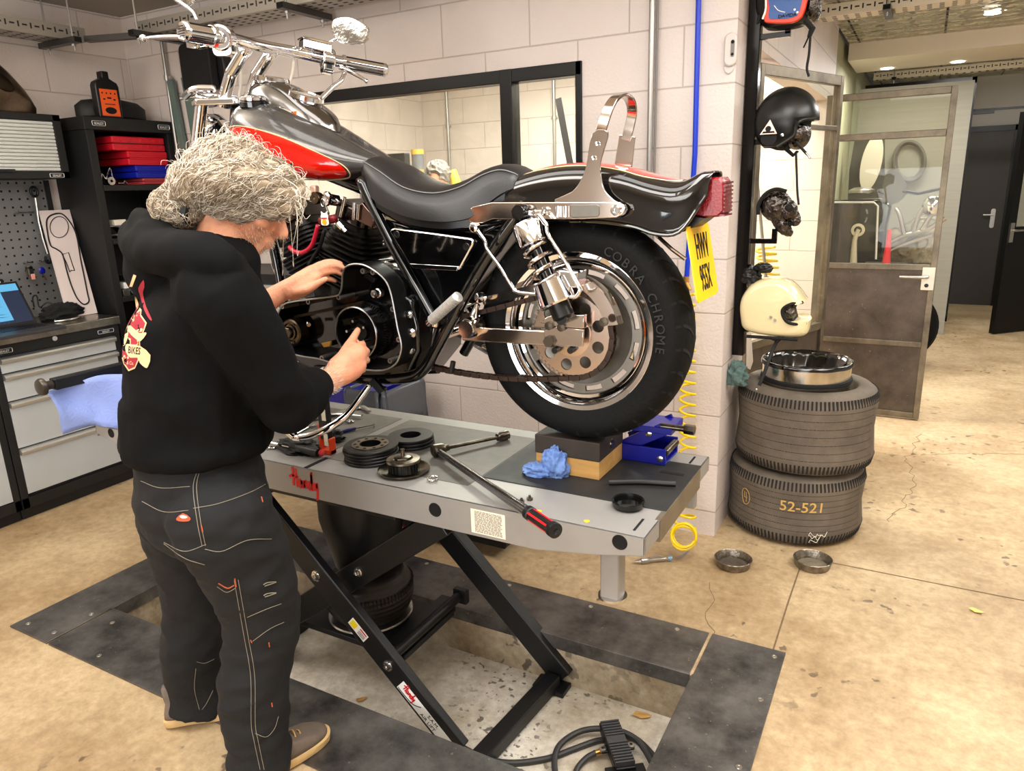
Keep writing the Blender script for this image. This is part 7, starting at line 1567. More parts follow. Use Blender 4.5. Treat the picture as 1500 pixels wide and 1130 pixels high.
for z, k in ((.635, 1.0), (.60, 1.06), (.5, 1.07), (.40, 1.09)): rows.append([V((-2.24+x*k*.62+.012*math.sin(i*2.2+z*9), 2.72+y*k+.010*math.sin(i*3.1), z+.015*math.sin(i*1.7)*(z < .45))) for i, (x, y) in enumerate(rrect(.36, .34, .04, 8))])
b.loft(rows, caps=False); o = b.build('bin_liner', mat('grey plastic liner', (88, 92, 100), .2, spec=.7, alpha=.92), t, smooth=180); o.modifiers.new('s', 'SOLIDIFY').thickness = .001
t = thing('dolly', 'low dark dolly with a red caster behind the lift', 'dolly', (-1.62, 2.55, 0))
b = MB(); b.bb((-2.02, 2.42, .085), (-1.42, 2.86, .10)); b.build('platform', mat('scuffed dolly deck', (120, 116, 106), .6, noise=.4, nscale=8), t, smooth=0); b = MB(); b.bb((-2.03, 2.41, .06), (-1.41, 2.425, .095)); b.bb((-1.425, 2.41, .06), (-1.41, 2.87, .095)); b.bb((-2.03, 2.855, .06), (-1.41, 2.87, .095)); b.build('rim', M_black, t, smooth=0, bevel=.004)
for x, y in ((-1.70, 2.45), (-1.98, 2.45), (-1.5, 2.8), (-1.98, 2.8)): b = MB(); b.lathe([(.02, -.012), (.028, -.012), (.028, .012), (.02, .012)], (x, y, .028), Y_, 20); c_ = b.build('caster', M_red, t); b = MB(); b.bb((x-.018, y-.02, .02), (x+.018, y-.015, .06)); b.build('fork', M_steel, c_, smooth=0)
# ================================================================== right side
M_post = mat('dark glossy post', (18, 15, 13), .15, .6)
rk = thing('helmet_rack', 'tall black steel helmet rack fixed to the end of the wall', 'rack', (-.65, 3.22, .9))
xr, yr = -.652, 3.20
b = MB(); b.bb((xr-.024, yr-.024, .80), (xr+.024, yr+.024, CH-.05)); b.build('upright', M_post, rk, smooth=0, bevel=.003)
for (x0, y0), (x1, y1), up in (((1104, 56), (1158, 50), .03), ((1099, 209), (1140, 207), .03), ((1084, 353), (1138, 351), .05), ((1078, 481), (1110, 481), .03)):
    a = P(x0, y0, Y=yr); c = P(x1, y1, Y=yr); c.z = a.z; b = MB(); b.bar(a, c, .02, .02); b.bar(c-X_*.01, c-X_*.01+Z_*up, .02, .02, up=X_); b.build('peg', M_post, rk, smooth=0, bevel=.001)
def shell(prof_pts, Y, w, name, m, label, cat='helmet', group=None):
    pass
def helmet_shell(c, a, h, w, m, par, cut, name='shell', n=40, mm=30):
    """domed shell: half-length a, height h, half-width w; cut(u,v,s) drops the face opening"""
    b = MB(); vs = {}; 
    for i in range(mm+1):
        t = PI*.80*i/mm
        for k in range(n):
            ph = 2*PI*k/n; q = V((a*math.sin(t)*math.cos(ph), w*math.sin(t)*math.sin(ph), h*math.cos(t)))
            vs[i, k] = len(b.v); b.v.append(c+q)
    for i in range(mm):
        for k in range(n):
            f = (vs[i, k], vs[i, (k+1) % n], vs[i+1, (k+1) % n], vs[i+1, k]); g = sum((b.v[j] for j in f), V((0, 0, 0)))/4-c
            if cut(g.x/a, g.z/h): continue
            b.f.append(f); b.m.append(0)
    o = b.build(name, m, par, smooth=180); md = o.modifiers.new('s', 'SOLIDIFY'); md.thickness = .018; md.offset = -1; return o
M_hblk = mat('satin black helmet', (19, 20, 20), .32); M_dk = mat('black helmet lining', (14, 14, 14), .85); M_chsk = mat('crushed chrome', (120, 112, 106), .18, 1., noise=.8, nscale=45, rgb2=(14, 12, 12), bump=1., bscale=50)
# open-face black helmet
t = thing('open_face_helmet', 'satin black open-face helmet with a triangular badge on the second rack peg', 'helmet', P(1150, 190, Y=yr))
c = P(1152, 178, Y=yr); a = .122; helmet_shell(c, a, .128, .108, M_hblk, t, lambda u, v: (u > .42 and v < -.05) or v < -.78 or (u > .10 and v < -.55))
b = MB(); b.ell(c-X_*.008, (a*.84, .09, .11), n=20, m=14); b.build('lining', M_dk, t)
b = MB(); pts = [c+V((x*a, -.1085 if abs(x) < .8 else -.06, z*.128)) for x, z in ((.93, .0), (.6, -.05), (.44, -.2), (.40, -.45), (.15, -.62), (-.1, -.76))]; b.tube(pts, .006, 8, sub=4); b.build('edge_trim', M_hblk, t)
o = c+V((-.048, -.1035, -.028)); b = MB(); b.prism([(-.03, -.022), (.034, -.022), (.004, .032)], o, X_, V((0, .15, 1)), .003, w=-Y_); bg = b.build('badge', mat('silver pink badge', (190, 160, 150), .3, .7), t, smooth=0)
b = MB(); b.prism([(x, y-.002) for x, y in ngon(18, .011)], o-Y_*.003, X_, V((0, .15, 1)), .001, w=-Y_); b.prism([(-.022, -.018), (.026, -.018), (.022, -.011), (-.018, -.011)], o-Y_*.003, X_, V((0, .15, 1)), .001, w=-Y_); b.build('badge_mark', M_dk, bg, smooth=0)
b = MB(); b.prism([(x*1.15, y) for x, y in ngon(20, .026)], c+V((-.045, -.100, -.066)), X_, V((0, .3, 1)), .004, w=-Y_); b.build('ear_pad', M_dk, t, smooth=30)
b = MB(); b.ell(c+V((.045, -.0, -.05)), (.05, .085, .06), n=24, m=14); b.build('visor_mirror', M_chsk, t)
b = MB(); b.tube([P(1150, 217, Y=yr-.06), P(1162, 228, Y=yr-.05), P(1168, 222, Y=yr-.04)], [.02, .016, .012], 10, flat=(1, .4)); b.tube([P(1166, 225, Y=yr-.05), P(1167, 250, Y=yr-.05), P(1168, 280, Y=yr-.05), P(1170, 300, Y=yr-.045)], .016, 8, flat=(1, .25), sub=3); b.tube([P(1166, 208, Y=yr-.08), P(1182, 226, Y=yr-.08)], .013, 8, flat=(1, .4)); b.build('chin_strap', M_dk, t)
b = MB(); b.lathe([(.006, 0), (.006, .004), (0, .005)], P(1146, 198, Y=yr-.10), -Y_, 12); b.tube([P(1181, 224, Y=yr-.085), P(1187, 232, Y=yr-.085)], [.012, .010], 8, flat=(1, .4)); b.build('strap_buckle', M_steel, t)
# blue and red padded helmet at the very top
t = thing('goggle_helmet', 'black helmet with a blue and red edged side panel at the top of the rack', 'helmet', P(1150, 10, Y=yr))
c = P(1153, -2, Y=yr); helmet_shell(c, .115, .125, .10, M_hblk, t, lambda u, v: v < -.80)
b = MB(); b.ell(c, (.10, .088, .11), n=20, m=12); b.build('lining', M_dk, t)
def hpt(pix, off): return [P(x, y, Y=yr-.098-off) for x, y in pix]
b = MB(); b.slab(catmull(hpt(((1116, -30), (1124, 5), (1119, 28), (1124, 33), (1150, 34), (1168, 30), (1179, 14), (1180, -30)), .002), 2, True), (0, .02, 0)); pn = b.build('panel_edge', mat('orange red edging', (224, 58, 26), .3), t, smooth=30, bevel=.003)
b = MB(); b.slab(catmull(hpt(((1126, -30), (1127, 10), (1126, 26), (1135, 28), (1160, 26), (1172, 14), (1174, -30)), .005), 2, True), (0, .02, 0)); pb_ = b.build('blue_panel', mat('sparkle blue', (24, 74, 140), .25), pn, smooth=30)
b = MB(); text_into(b, 'DAVIDA', hpt(((1153, 25),), .0062)[0], X_, V((0, .0, 1)), .016, .0006, squeeze=1.1, bold=.02); b.build('panel_lettering', M_hole, pb_, smooth=0)
b = MB(); b.tube(hpt(((1134, 8), (1140, 15), (1150, 18)), .0062), .0015, 6, sub=4)
b.build('panel_swash', M_white, pb_); 
for q in ((1164, 14), (1168, 18)): b = MB(); b.lathe([(.004, 0), (0, .002)], hpt((q,), .006)[0], -Y_, 10); b.build('press_stud', M_white, pb_)
b = MB(); b.tube(hpt(((1120, -30), (1122, 10), (1117, 28)), .0), .004, 8, sub=4); b.build('white_piping', M_white, pn)
b = MB(); b.ell(P(1190, 12, Y=yr), (.035, .07, .05)); b.build('visor_mirror', M_chsk, t)
b = MB(); b.tube([P(1180, 30, Y=yr-.06), P(1190, 42, Y=yr-.06), P(1185, 55, Y=yr-.06)], [.022, .024, .014], 10, flat=(1, .5)); b.tube([P(1187, 55, Y=yr-.06), P(1185, 80, Y=yr-.06), P(1182, 100, Y=yr-.06), P(1185, 112, Y=yr-.055)], .015, 8, flat=(1, .3), sub=3); b.tube([P(1184, 55, Y=yr-.065), P(1177, 70, Y=yr-.065)], .007, 8, flat=(1, .4)); b.build('chin_strap', M_dk, t)
b = MB(); b.tube([P(1112, 22, Y=yr-.09), P(1110, 35, Y=yr-.09), P(1114, 30, Y=yr-.09)], .006, 8); b.build('side_toggle', M_dk, t)
# chrome skull mask
t = thing('skull_mask', 'crushed chrome skull hanging on the third rack peg', 'skull mask', P(1143, 312, Y=yr))
c = P(1141, 306, Y=yr); b = MB()
b.ell(c+V((-.012, 0, .012)), (.064, .056, .06), n=24, m=16); b.ell(c+V((.035, 0, -.008)), (.038, .048, .045), n=20, m=12); b.capsule([c+V((.0, 0, -.03)), c+V((.025, 0, -.075)), c+V((.045, 0, -.095))], [.034, .030, .018], 14); b.capsule([c+V((.055, 0, -.02)), c+V((.066, 0, -.048))], [.026, .022], 12)
me = remesh(b, .0035, 2, 'skull')
for v in me.vertices: v.co += v.normal*(.0025*NZ.noise(v.co*50)+.002*NZ.noise(v.co*110))
link_mesh('skull', me, M_chsk, t)
b = MB(); b.ell(c+V((.044, -.042, .004)), (.017, .012, .015)); b.build('nose_hole', M_dk, t) if False else None; b.build('eye_socket', M_dk, t); b = MB(); [b.box(c+V((.028+.007*k, -.030+.003*k, -.058)), (.003, .012, .012)) for k in range(6)]; b.build('teeth', M_dk, t, smooth=0)
b = MB(); b.tube([c+V((-.075, -.03, -.02)), c+V((-.074, -.035, .02)), c+V((-.05, -.035, .06)), c+V((-.01, -.035, .078)), c+V((.03, -.03, .068))], .011, 8, sub=4, flat=(1, .7)); b.build('rear_band', M_dk, t)
# cream full-face helmet
t = thing('full_face_helmet', 'cream full-face helmet on the lowest rack peg above the tyres', 'helmet', P(1140, 450, Y=yr))
c = P(1137, 449, Y=yr); a_, h_ = .140, .125
HS = [(-1.0, .05), (-.92, .42), (-.70, .76), (-.35, .96), (0, 1.0), (.35, .88), (.62, .62), (.80, .34), (.84, .26), (.55, .24), (.32, .08), (.30, -.12), (.42, -.34), (.62, -.42), (.96, -.43), (1.0, -.40), (1.0, -.60), (.93, -.86), (.6, -.95), (0, -.95), (-.6, -.88), (-.88, -.72), (-.96, -.4)]
b = MB(); base = catmull([V((x*a_, 0, z*h_)) for x, z in HS], 3, True); cc2 = V((-.02, 0, .0))
rows = []
for yy, k in ((-.098, .55), (-.095, .72), (-.082, .87), (-.055, .965), (-.02, 1.0), (.02, 1.0), (.055, .965), (.082, .87), (.095, .72), (.098, .55)):
    r = []
    for p in base:
        # keep the eye-port edge in place, pull the crown and chin inward towards the sides
        rx = p.x; rz = p.z; outer = min(1, max(0, (math.hypot(rx/a_, rz/h_)-.55)/.35)); kk = 1-(1-k)*outer*.55
        r.append(c+V((rx*kk, yy*(1.02-.12*(abs(rz)/h_)**2), rz*kk)))
    rows.append(r)
M_crm = mat('cream gelcoat', (228, 214, 168), .15, coat=.6, noise=.08, nscale=7)
b.loft(rows); b.build('shell', M_crm, t, smooth=50)
pt = [c+V((x*a_, -.0975*(1.02), z*h_)) for x, z in ((.98, -.40), (.80, .26), (.55, .24), (.32, .08), (.30, -.12), (.42, -.34), (.62, -.42), (.93, -.425))]
b = MB(); b.tube([p+V((0, .03 if i in (0, 6) else 0, 0)) for i, p in enumerate(pt[1:])], .0065, 8, sub=4); b.build('port_trim', M_dk, t)
b = MB(); b.slab([c+V((x*a_, -.07, z*h_)) for x, z in ((.58, .2), (.5, .2), (.34, .08), (.32, -.12), (.43, -.33), (.58, -.39), (.5, -.1))], (0, .14, 0)); b.build('lining', M_dk, t)
b = MB(); b.ell(c+V((.062, -.068, -.01)), (.03, .02, .03)); b.build('mirror_visor', M_chsk, t)
b = MB(); b.tube([c+V((x*a_, -.082, -.955*h_)) for x in (-.7, -.3, .3, .75)], .007, 8); b.build('bottom_trim', M_dk, t)
for (x, z) in ((-.02, -.24), (.1, -.33)): b = MB(); b.lathe([(.006, 0), (.005, .004), (0, .004)], c+V((x*a_, -.0985, z*h_)), -Y_, 14); b.build('stud', M_alu, t)
b = MB(); b.tube([P(1142, 493, Y=yr-.05), P(1133, 510, Y=yr-.06), P(1122, 540, Y=yr-.10), P(1112, 565, Y=yr-.12)], .0075, 8, sub=3); b.tube([P(1128, 495, Y=yr-.04), P(1140, 500, Y=yr-.04), P(1148, 494, Y=yr-.04)], .012, 8, flat=(1, .5)); b.build('chin_strap', mat('black webbing', (24, 24, 25), .6), t)
for (x, y, Yo) in ((1127, 526, .085), (1108, 571, .125)): b = MB(); b.lathe([(.005, 0), (0, .003)], P(x, y, Y=yr-Yo), -Y_, 10); b.build('strap_stud', M_alu, t)
# gloves on the cream helmet
p = P(1100, 405, Y=yr-.0); b = crumple(p, (.036, .04, .042), 41, n=30, m=20, amp=.55); b2 = crumple(P(1118, 394, Y=yr), (.034, .035, .024), 44, n=26, m=16, amp=.55); b.add(b2.v, b2.f); tag(b.build('gloves', mat('black leather glove', (17, 17, 17), .35), smooth=60), 'black leather gloves tucked on the back of the cream helmet', 'gloves')
# wall box, pipes
b = MB(); b.prism(rrect(.048, .118, .023), (-.699, YW-.001, 2.01), X_, Z_, .022, w=-Y_); bx = tag(b.build('alarm_box', mat('white plastic', (205, 196, 188), .4), smooth=30, bevel=.006), 'white capsule-shaped box high on the wall by the rack', 'wall box')
b = MB(); b.prism(rrect(.014, .06, .007), (-.690, YW-.0235, 2.012), X_, Z_, .002, w=-Y_); w2_ = b.build('key_window', mat('grey recess', (120, 116, 112), .4), bx, smooth=30); b = MB(); b.lathe([(.006, 0), (.006, .002), (0, .002)], (-.690, YW-.0255, 2.034), -Y_, 12); b.lathe([(.005, 0), (.003, .004)], (-.690, YW-.0255, 1.992), -Y_, 12); b.build('key', M_dk, w2_)
b = MB(); b.prism([(-.022, 0), (.022, 0), (.014, -.022), (0, -.03), (-.014, -.022)], (-.705, YW-.001, 1.955), X_, Z_, .008, w=-Y_); b.build('box_badge', MATS['white plastic'], bx, bevel=.003)
M_bpipe = mat('blue air pipe', (14, 52, 190), .35)
b = MB(); b.tube([P(1024, -30, Y=2.995), P(1018, 225, Y=2.995), P(1006, 405, Y=2.995)], .0105, 12); ap = tag(b.build('air_pipe', M_bpipe), 'blue compressed-air pipe running down the wall', 'pipe')
b = MB(); b.lathe([(.013, 0), (.013, -.03), (.016, -.032), (.016, -.05), (.008, -.055), (.008, -.08)], P(1005, 405, Y=2.995), Z_, 14); b.tube([P(1006, 415, Y=2.98), P(1011, 425, Y=2.97)], .008, 8); b.build('brass_tap', mat('brass', (196, 150, 90), .3, 1.), ap)
# coiled hose with blow gun
hs = thing('coiled_hose', 'yellow coiled air hose hanging to the floor beside the lift', 'hose', (-.8, 2.85, 0))
t0 = P(1006, 430, Y=2.96); t1 = P(1008, 690, Y=2.93); t2 = P(1003, 770, Y=2.82); N = 22; pts = []
for k in range(N*14+1):
    t = k/(N*14); a = 2*PI*N*t; c = t0.lerp(t1, min(1, t*1.35)) if t < .74 else t1.lerp(t2, (t-.74)/.26); r = .033 if t < .74 else .033+.012*(t-.74)/.26; pts.append(c+V((r*math.cos(a), r*math.sin(a)*.8, .0)))
for k in range(4*16):
    a = 2*PI*k/16; c = P(1002, 790-k*.12, Y=2.78-.004*k/4); pts.append(c+V((.050*math.cos(a), .012*math.sin(a*.5)+.02*math.sin(a), .046*math.sin(a)+.0)))
b = MB(); b.tube(pts, .0054, 7); b.build('hose_coil', mat('yellow hose', (238, 204, 12), .35), hs)
b = MB(); a, c, e = P(1016, 795, Z=.05), P(1004, 812, Z=.02), P(990, 817, Z=.014); b.tube([a, c, e], .004, 8, sub=4); b.build('hose_tail', mat('grey hose tail', (130, 130, 128), .4), hs)
gn = thing('blow_gun', 'silver blow gun on the floor at the end of the coiled hose', 'air gun', P(950, 820, Z=.015))
b = MB(); g0, g1 = P(985, 818, Z=.014), P(940, 822, Z=.014); d = (g1-g0); b.lathe([(.006, 0), (.010, .004), (.010, .02), (.007, .024), (.009, .03), (.0095, .10), (.013, .105), (.013, .135), (.006, .14)], g0, d, 16); b.build('gun_body', M_alu, gn); b = MB(); b.lathe([(.0115, .006), (.0115, .016)], g0, d, 16); b.build('coupling_ring', mat('pale blue ring', (110, 160, 200), .4), gn)
b = MB(); b.tube([g1+d.normalized()*-.02+Z_*.01, g1-d.normalized()*.06+Z_*.02, g1-d.normalized()*.09+Z_*.012], .003, 8); b.tube([g1, g1+d.normalized()*.03], [.011, .004], 8); b.build('gun_lever', M_steel, gn)
# stacked slick tyres, bin, rag
TXC, TYC, TR_ = -.385, 3.335, .292
M_old = mat('dusty old slick', (112, 101, 87), .75, noise=.4, nscale=5, rgb2=(78, 70, 61), bump=.2, bscale=30)
M_dust = mat('tan dust smear', (150, 128, 96), .9); M_oldg = mat('dark shoulder groove', (34, 31, 28), .9)
def slick(z0, h, label, dx=0, rot=0):
    C = V((TXC+dx, TYC, z0)); hw = h/2; pr = [(.20, .012), (.215, .0), (.255, .004), (.278, .022), (.290, .05), (.288, .075), (.280, hw), (.288, h-.075), (.290, h-.05), (.278, h-.022), (.255, h-.004), (.215, h), (.20, h-.012)]
    b = MB(); b.lathe(pr, C, Z_, 96, closed=True); o = tag(b.build('slick_tyre', M_old, smooth=60), label, 'tyre', None)
    for zz, s in ((.036, -1), (h-.036, 1)):
        b = MB()
        for k in range(110):
            a = 2*PI*k/110; e = V((math.cos(a), math.sin(a), 0)); p = C+e*.2875+Z_*zz; b.bar(p-Z_*s*.020+e*.002, p+Z_*s*.016-e*.006, .0075, .004, up=e)
        b.build('shoulder_notches', M_oldg, o, smooth=0)['kind'] = 'stuff'
    b = MB(); random.seed(int(z0*100)+3)
    for zz in [.075+(h-.15)*q for q in (0, .16, .33, .5, .67, .84, 1.0)]:
        for k in range(100):
            a = PI*(1.02+.9*k/100)+random.uniform(-.004, .004); a += 0; e = V((math.cos(a), math.sin(a), 0)); r = np.interp(zz, [.05, .075, hw, h-.075, h-.05], [.290, .288, .280, .288, .290])+.0005; w = V((-e.y, e.x, 0)); p = C+e*r+Z_*zz
            b.bar(p-w*.0045-Z_*.002, p+w*.0045+Z_*.003*((k % 2)*2-1), .0012, .0022, up=e) if False else b.add([p-w*.0024, p+w*.0024, p+w*.0034+Z_*.0026, p-w*.0014+Z_*.0026], [(0, 1, 2, 3)])
    b.build('tread_dashes', M_oldg, o, smooth=0)['kind'] = 'stuff'
    return o, C
t1_, C1 = slick(.004, .315, 'lower slick tyre of the stack with chalk writing on its tread', -.012); t2_, C2 = slick(.325, .355, 'upper slick tyre of the stack with the waste bin in it', .008)
def on_tyre(a, z, r=None, h=.315): return C1+V((math.cos(a)*(np.interp(z, [.05, .075, h/2, h-.075, h-.05], [.290, .288, .280, .288, .290])+.0015), math.sin(a)*(np.interp(z, [.05, .075, h/2, h-.075, h-.05], [.290, .288, .280, .288, .290])+.0015), z))
def tyre_text(s, a0, z0, size, m, name, h=.315, slant=0):
    cu = bpy.data.curves.new('t', 'FONT'); cu.body = s; cu.size = 1; cu.resolution_u = 3; cu.offset = .01; ob = bpy.data.objects.new('t', cu); tm = bpy.data.meshes.new_from_object(ob)
    bm = bmesh.new(); bm.from_mesh(tm); bmesh.ops.triangulate(bm, faces=bm.faces); bm.verts.index_update(); b = MB(); b.v = [on_tyre(a0+v.co.x*size/.285, z0+v.co.y*size+v.co.x*size*slant) for v in bm.verts]; b.f = [tuple(v.index for v in f.verts) for f in bm.faces]; b.m = [0]*len(b.f); bm.free()
    bpy.data.objects.remove(ob); bpy.data.curves.remove(cu); bpy.data.meshes.remove(tm); return b.build(name, m, t1_, smooth=0)
M_chalk = mat('ochre tyre crayon', (206, 168, 92), .9); M_pen = mat('white paint pen', (222, 214, 196), .8)
def ang(x, y): p = P(x, y, Y=TYC-.26); return math.atan2(p.y-TYC, p.x-C1.x)
A0 = -PI*.5
tyre_text('52-521', A0-.08, .165, .066, M_chalk, 'crayon_number', slant=.0)
b = MB(); b.tube([on_tyre(A0-.66+.085*math.cos(2*PI*k/24), .175+.038*math.sin(2*PI*k/24)) for k in range(24)], .0012, 5, closed=True); b.tube([on_tyre(A0-.66+x, .175+z) for x, z in ((-.02, .02), (-.035, -.005), (.03, -.005))], .0012, 5); b.tube([on_tyre(A0-.66+x, .175+z) for x, z in ((.015, .02), (.015, -.025))], .0012, 5); b.build('crayon_circle', M_chalk, t1_)
b = MB(); random.seed(9)
for k in range(3): b.tube([on_tyre(A0+.36+.03*i+random.uniform(-.012, .012), .066-.012*k+random.uniform(-.012, .014)) for i in range(10-2*k)], .0012, 5, sub=4)
b.build('pen_signature', M_pen, t1_)
bn = thing('waste_bin', 'stainless steel bin with a black liner standing in the upper tyre', 'bin', (TXC, TYC, .5))
BC = V((-.385, 3.32, .60)); b = MB(); b.lathe([(.165, 0), (.180, .04), (.182, .165), (.186, .167), (.186, .172), (.180, .174), (.176, .165), (.172, .03), (0, .03)], BC, Z_, 64); b.build('steel_ring', mat('mirror stainless band', (200, 196, 188), .16, 1.), bn, smooth=40)
b = MB(); b.lathe([(.1865, .105), (.188, .10), (.188, .092), (.1865, .088)], BC-Z_*.0, Z_, 64); b.build('band_gap', M_dk, bn)
b = MB(); rows = []
for r, z in ((.189, .160), (.188, .175), (.180, .178), (.168, .15), (.15, .09), (.10, .04), (.0, .03)): rows.append([BC+V((max(.001, r+(.006*math.sin(k*1.9+z*40)) if r < .172 else r)*math.cos(2*PI*k/56), max(.001, r+(.006*math.sin(k*1.9+z*40)) if r < .172 else r)*math.sin(2*PI*k/56), z+(.006*math.sin(k*2.3) if r < .172 else .001*math.sin(k*1.3)))) for k in range(56)])
b.loft(rows, caps=False); b.build('bin_liner', mat('glossy black liner', (10, 10, 10), .15, spec=.8), bn, smooth=180)
rg = P(1080, 552, Y=3.14); b = crumple(rg, (.038, .035, .058), 52, n=44, m=30, amp=.8); tag(b.build('green_rag', mat('grey green rag', (92, 116, 112), .9, noise=.35, nscale=25), smooth=60), 'grey-green rag hanging between the wall end and the tyres', 'rag')
pb2 = P(1103, 520, Y=3.5); b = MB(); b.slab([P(x, y, Y=3.5) for x, y in ((1094, 488), (1100, 485), (1103, 530), (1099, 542), (1093, 538))], (0, .004, 0)); tag(b.build('clear_wallet', mat('milky plastic', (206, 200, 186), .3), smooth=0), 'clear plastic wallet hanging under the cream helmet', 'plastic wallet')
# tins on the floor
M_tin2 = mat('worn aluminium tin', (168, 160, 146), .35, .9, noise=.6, nscale=50, rgb2=(96, 88, 76), bump=.4, bscale=60)
def tin_dish(x, y, label, rot):
    t = thing('tin_dish', label, 'dish', (x, y, 0)); b = MB(); b.lathe([(0, .004), (.062, .004), (.070, .034), (.073, .037), (.076, .035), (.072, .030), (.066, .002), (.06, 0), (0, 0)], (x, y, .0), Z_, 48); b.build('dish', M_tin2, t, smooth=40)
    b = MB(); b.lathe([(0, .0055), (.058, .0055), (.05, .006), (0, .0062)], (x, y, 0), Z_, 36); b.build('dish_dregs', mat('brown grey dregs %s' % rot, (96, 86, 74) if rot else (130, 120, 100), .6, noise=.5, nscale=30), t)
tin_dish(-.548, 2.795, 'dented round tin dish on the floor nearer the yellow hose', 1); tin_dish(-.258, 2.930, 'dented round tin dish on the floor in front of the tyre stack', 0)
# leaves and litter
def leaf(x, y, z, s, rot, label, m): 
    b = MB(); pts = [(-.9, -.3), (-.6, .35), (0, .5), (.6, .25), (1, 0), (.7, -.3), (0, -.45)]; cr, sr = math.cos(rot), math.sin(rot)
    b.slab([V((x+s*(cr*p-sr*q), y+s*(sr*p+cr*q), z+.004+.006*abs(p))) for p, q in pts], (0, 0, .0008)); tag(b.build('dry_leaf', m, smooth=0), label, 'leaf')
M_leaf = mat('dry tan leaf', (206, 160, 92), .8, noise=.3, nscale=30); M_leaf2 = mat('yellow scrap', (222, 196, 110), .8)
p = P(1430, 897, Z=0); leaf(p.x, p.y, 0, .026, -.4, 'yellow dry leaf alone on the open floor at the right', M_leaf2)
p = P(940, 1050, Z=PZ); leaf(p.x, p.y, PZ, .034, .2, 'tan dry leaf in the far right corner of the pit', M_leaf); p = P(529, 1027, Z=PZ); leaf(p.x, p.y, PZ, .022, .9, 'tan dry leaf on the pit floor near the mechanic', M_leaf)
# foot pedal valve and hose in the pit
pv = thing('foot_pedal', 'ribbed black foot pedal valve lying in the pit', 'pedal', P(905, 1085, Z=PZ))
pc0 = P(898, 1072, Z=PZ+.06); dv = (P(914, 1130, Z=PZ+.06)-P(890, 1066, Z=PZ+.06)).normalized(); sv = Z_.cross(dv); axp = Matrix((dv, sv, Z_)).transposed(); pcen = pc0+dv*.045
b = MB(); b.box(pcen-Z_*.022, (.20, .062, .03), ax=axp); b.box(pcen-Z_*.022, (.03, .105, .008), ax=axp); b.box(pcen-Z_*.022+dv*.10, (.05, .12, .01), ax=axp); b.build('pedal_body', M_black, pv, smooth=0, bevel=.003)
b = MB()
for k in range(16):
    if k in (6, 7): continue
    b.box(pcen+dv*(-.085+.0115*k), (.006, .060, .016), ax=axp)
b.box(pcen+dv*(-.01), (.024, .060, .012), ax=axp); b.build('pedal_ribs', mat('grey black plastic', (62, 62, 64), .4), pv, smooth=0, bevel=.001)
b = MB(); b.cyl(P(884, 1100, Z=PZ+.03), P(872, 1104, Z=PZ+.03), .009, 12); b.build('brass_fitting', MATS['brass'], pv)
for s in (-1, 1): MB().lathe([(.012, -.004), (.012, .004), (.005, .005), (.005, -.004)], pcen+sv*s*.045-Z_*.02, Z_, 14, closed=True).build('mount_lug', M_alu, pv)
M_hose = mat('dark grey air hose', (52, 51, 50), .5)
def fl(x, y, z=.010): return P(x, y, Z=PZ+z)
b = MB(); b.tube([fl(*q) for q in ((660, 1085), (700, 1107, ), (745, 1118), (800, 1112), (840, 1098), (870, 1087), (886, 1084))]+[fl(905, 1080, .03), fl(930, 1082), fl(955, 1105), fl(975, 1135), fl(985, 1170)], .0095, 10, sub=6); tag(b.build('air_hose', M_hose), 'dark air hose running from the lift arm to the far side of the pedal', 'hose')
b = MB(); b.tube([fl(985, 1180), fl(945, 1100, .03), fl(920, 1076, .035), fl(885, 1068, .035), fl(850, 1072, .03), fl(820, 1092, .03), fl(812, 1120, .02), fl(820, 1160)], .0095, 10, sub=6); tag(b.build('air_hose', M_hose), 'dark air hose looping over the first one left of the pedal', 'hose')
b = MB(); b.tube([P(873, 1103, Z=PZ+.03), fl(858, 1112, .02), fl(844, 1130), fl(838, 1160)], .009, 10, sub=5); tag(b.build('air_hose', M_hose), 'short dark hose leaving the brass fitting of the pedal', 'hose')
# white trays under the tin ceiling
M_wtray = mat('white painted tray', (206, 196, 176), .5, .2)
tray((-.66, 5.0, 2.43), (2.4, 5.0, 2.43), .16, .06, 'white slotted cable tray near the top right corner', M_wtray); tray((-.56, 8.35, 2.43), (2.4, 8.35, 2.43), .10, .06, 'white slotted cable tray beyond the ceiling beam', M_wtray)
for x, y, lab in ((-.29, 4.9, 'tray hanger with a dark end under the nearer white tray'), (-.38, 8.3, 'tray hanger under the farther white tray')): strut((x, y+.18, 2.415), (x, y-.12, 2.415), lab, [(x, y-.06, 2.43)])
for i, p in enumerate(((.27, 6.4), (-.42, 7.75), (.12, 7.75))):
    b = MB(); z = CH-.033 if i == 0 else CH-.163; b.lathe([(.05, 0), (.05, -.004), (.036, -.006), (0, -.006)], (*p, z), Z_, 24); o = tag(b.build('spotlight', mat('lit spot lens', (255, 250, 240), .3, emit=(255, 246, 230), estr=9)), ['lit spotlight in the tin ceiling', 'lit spotlight under the beam next to the wall', 'lit spotlight under the beam to the right'][i], 'spotlight')
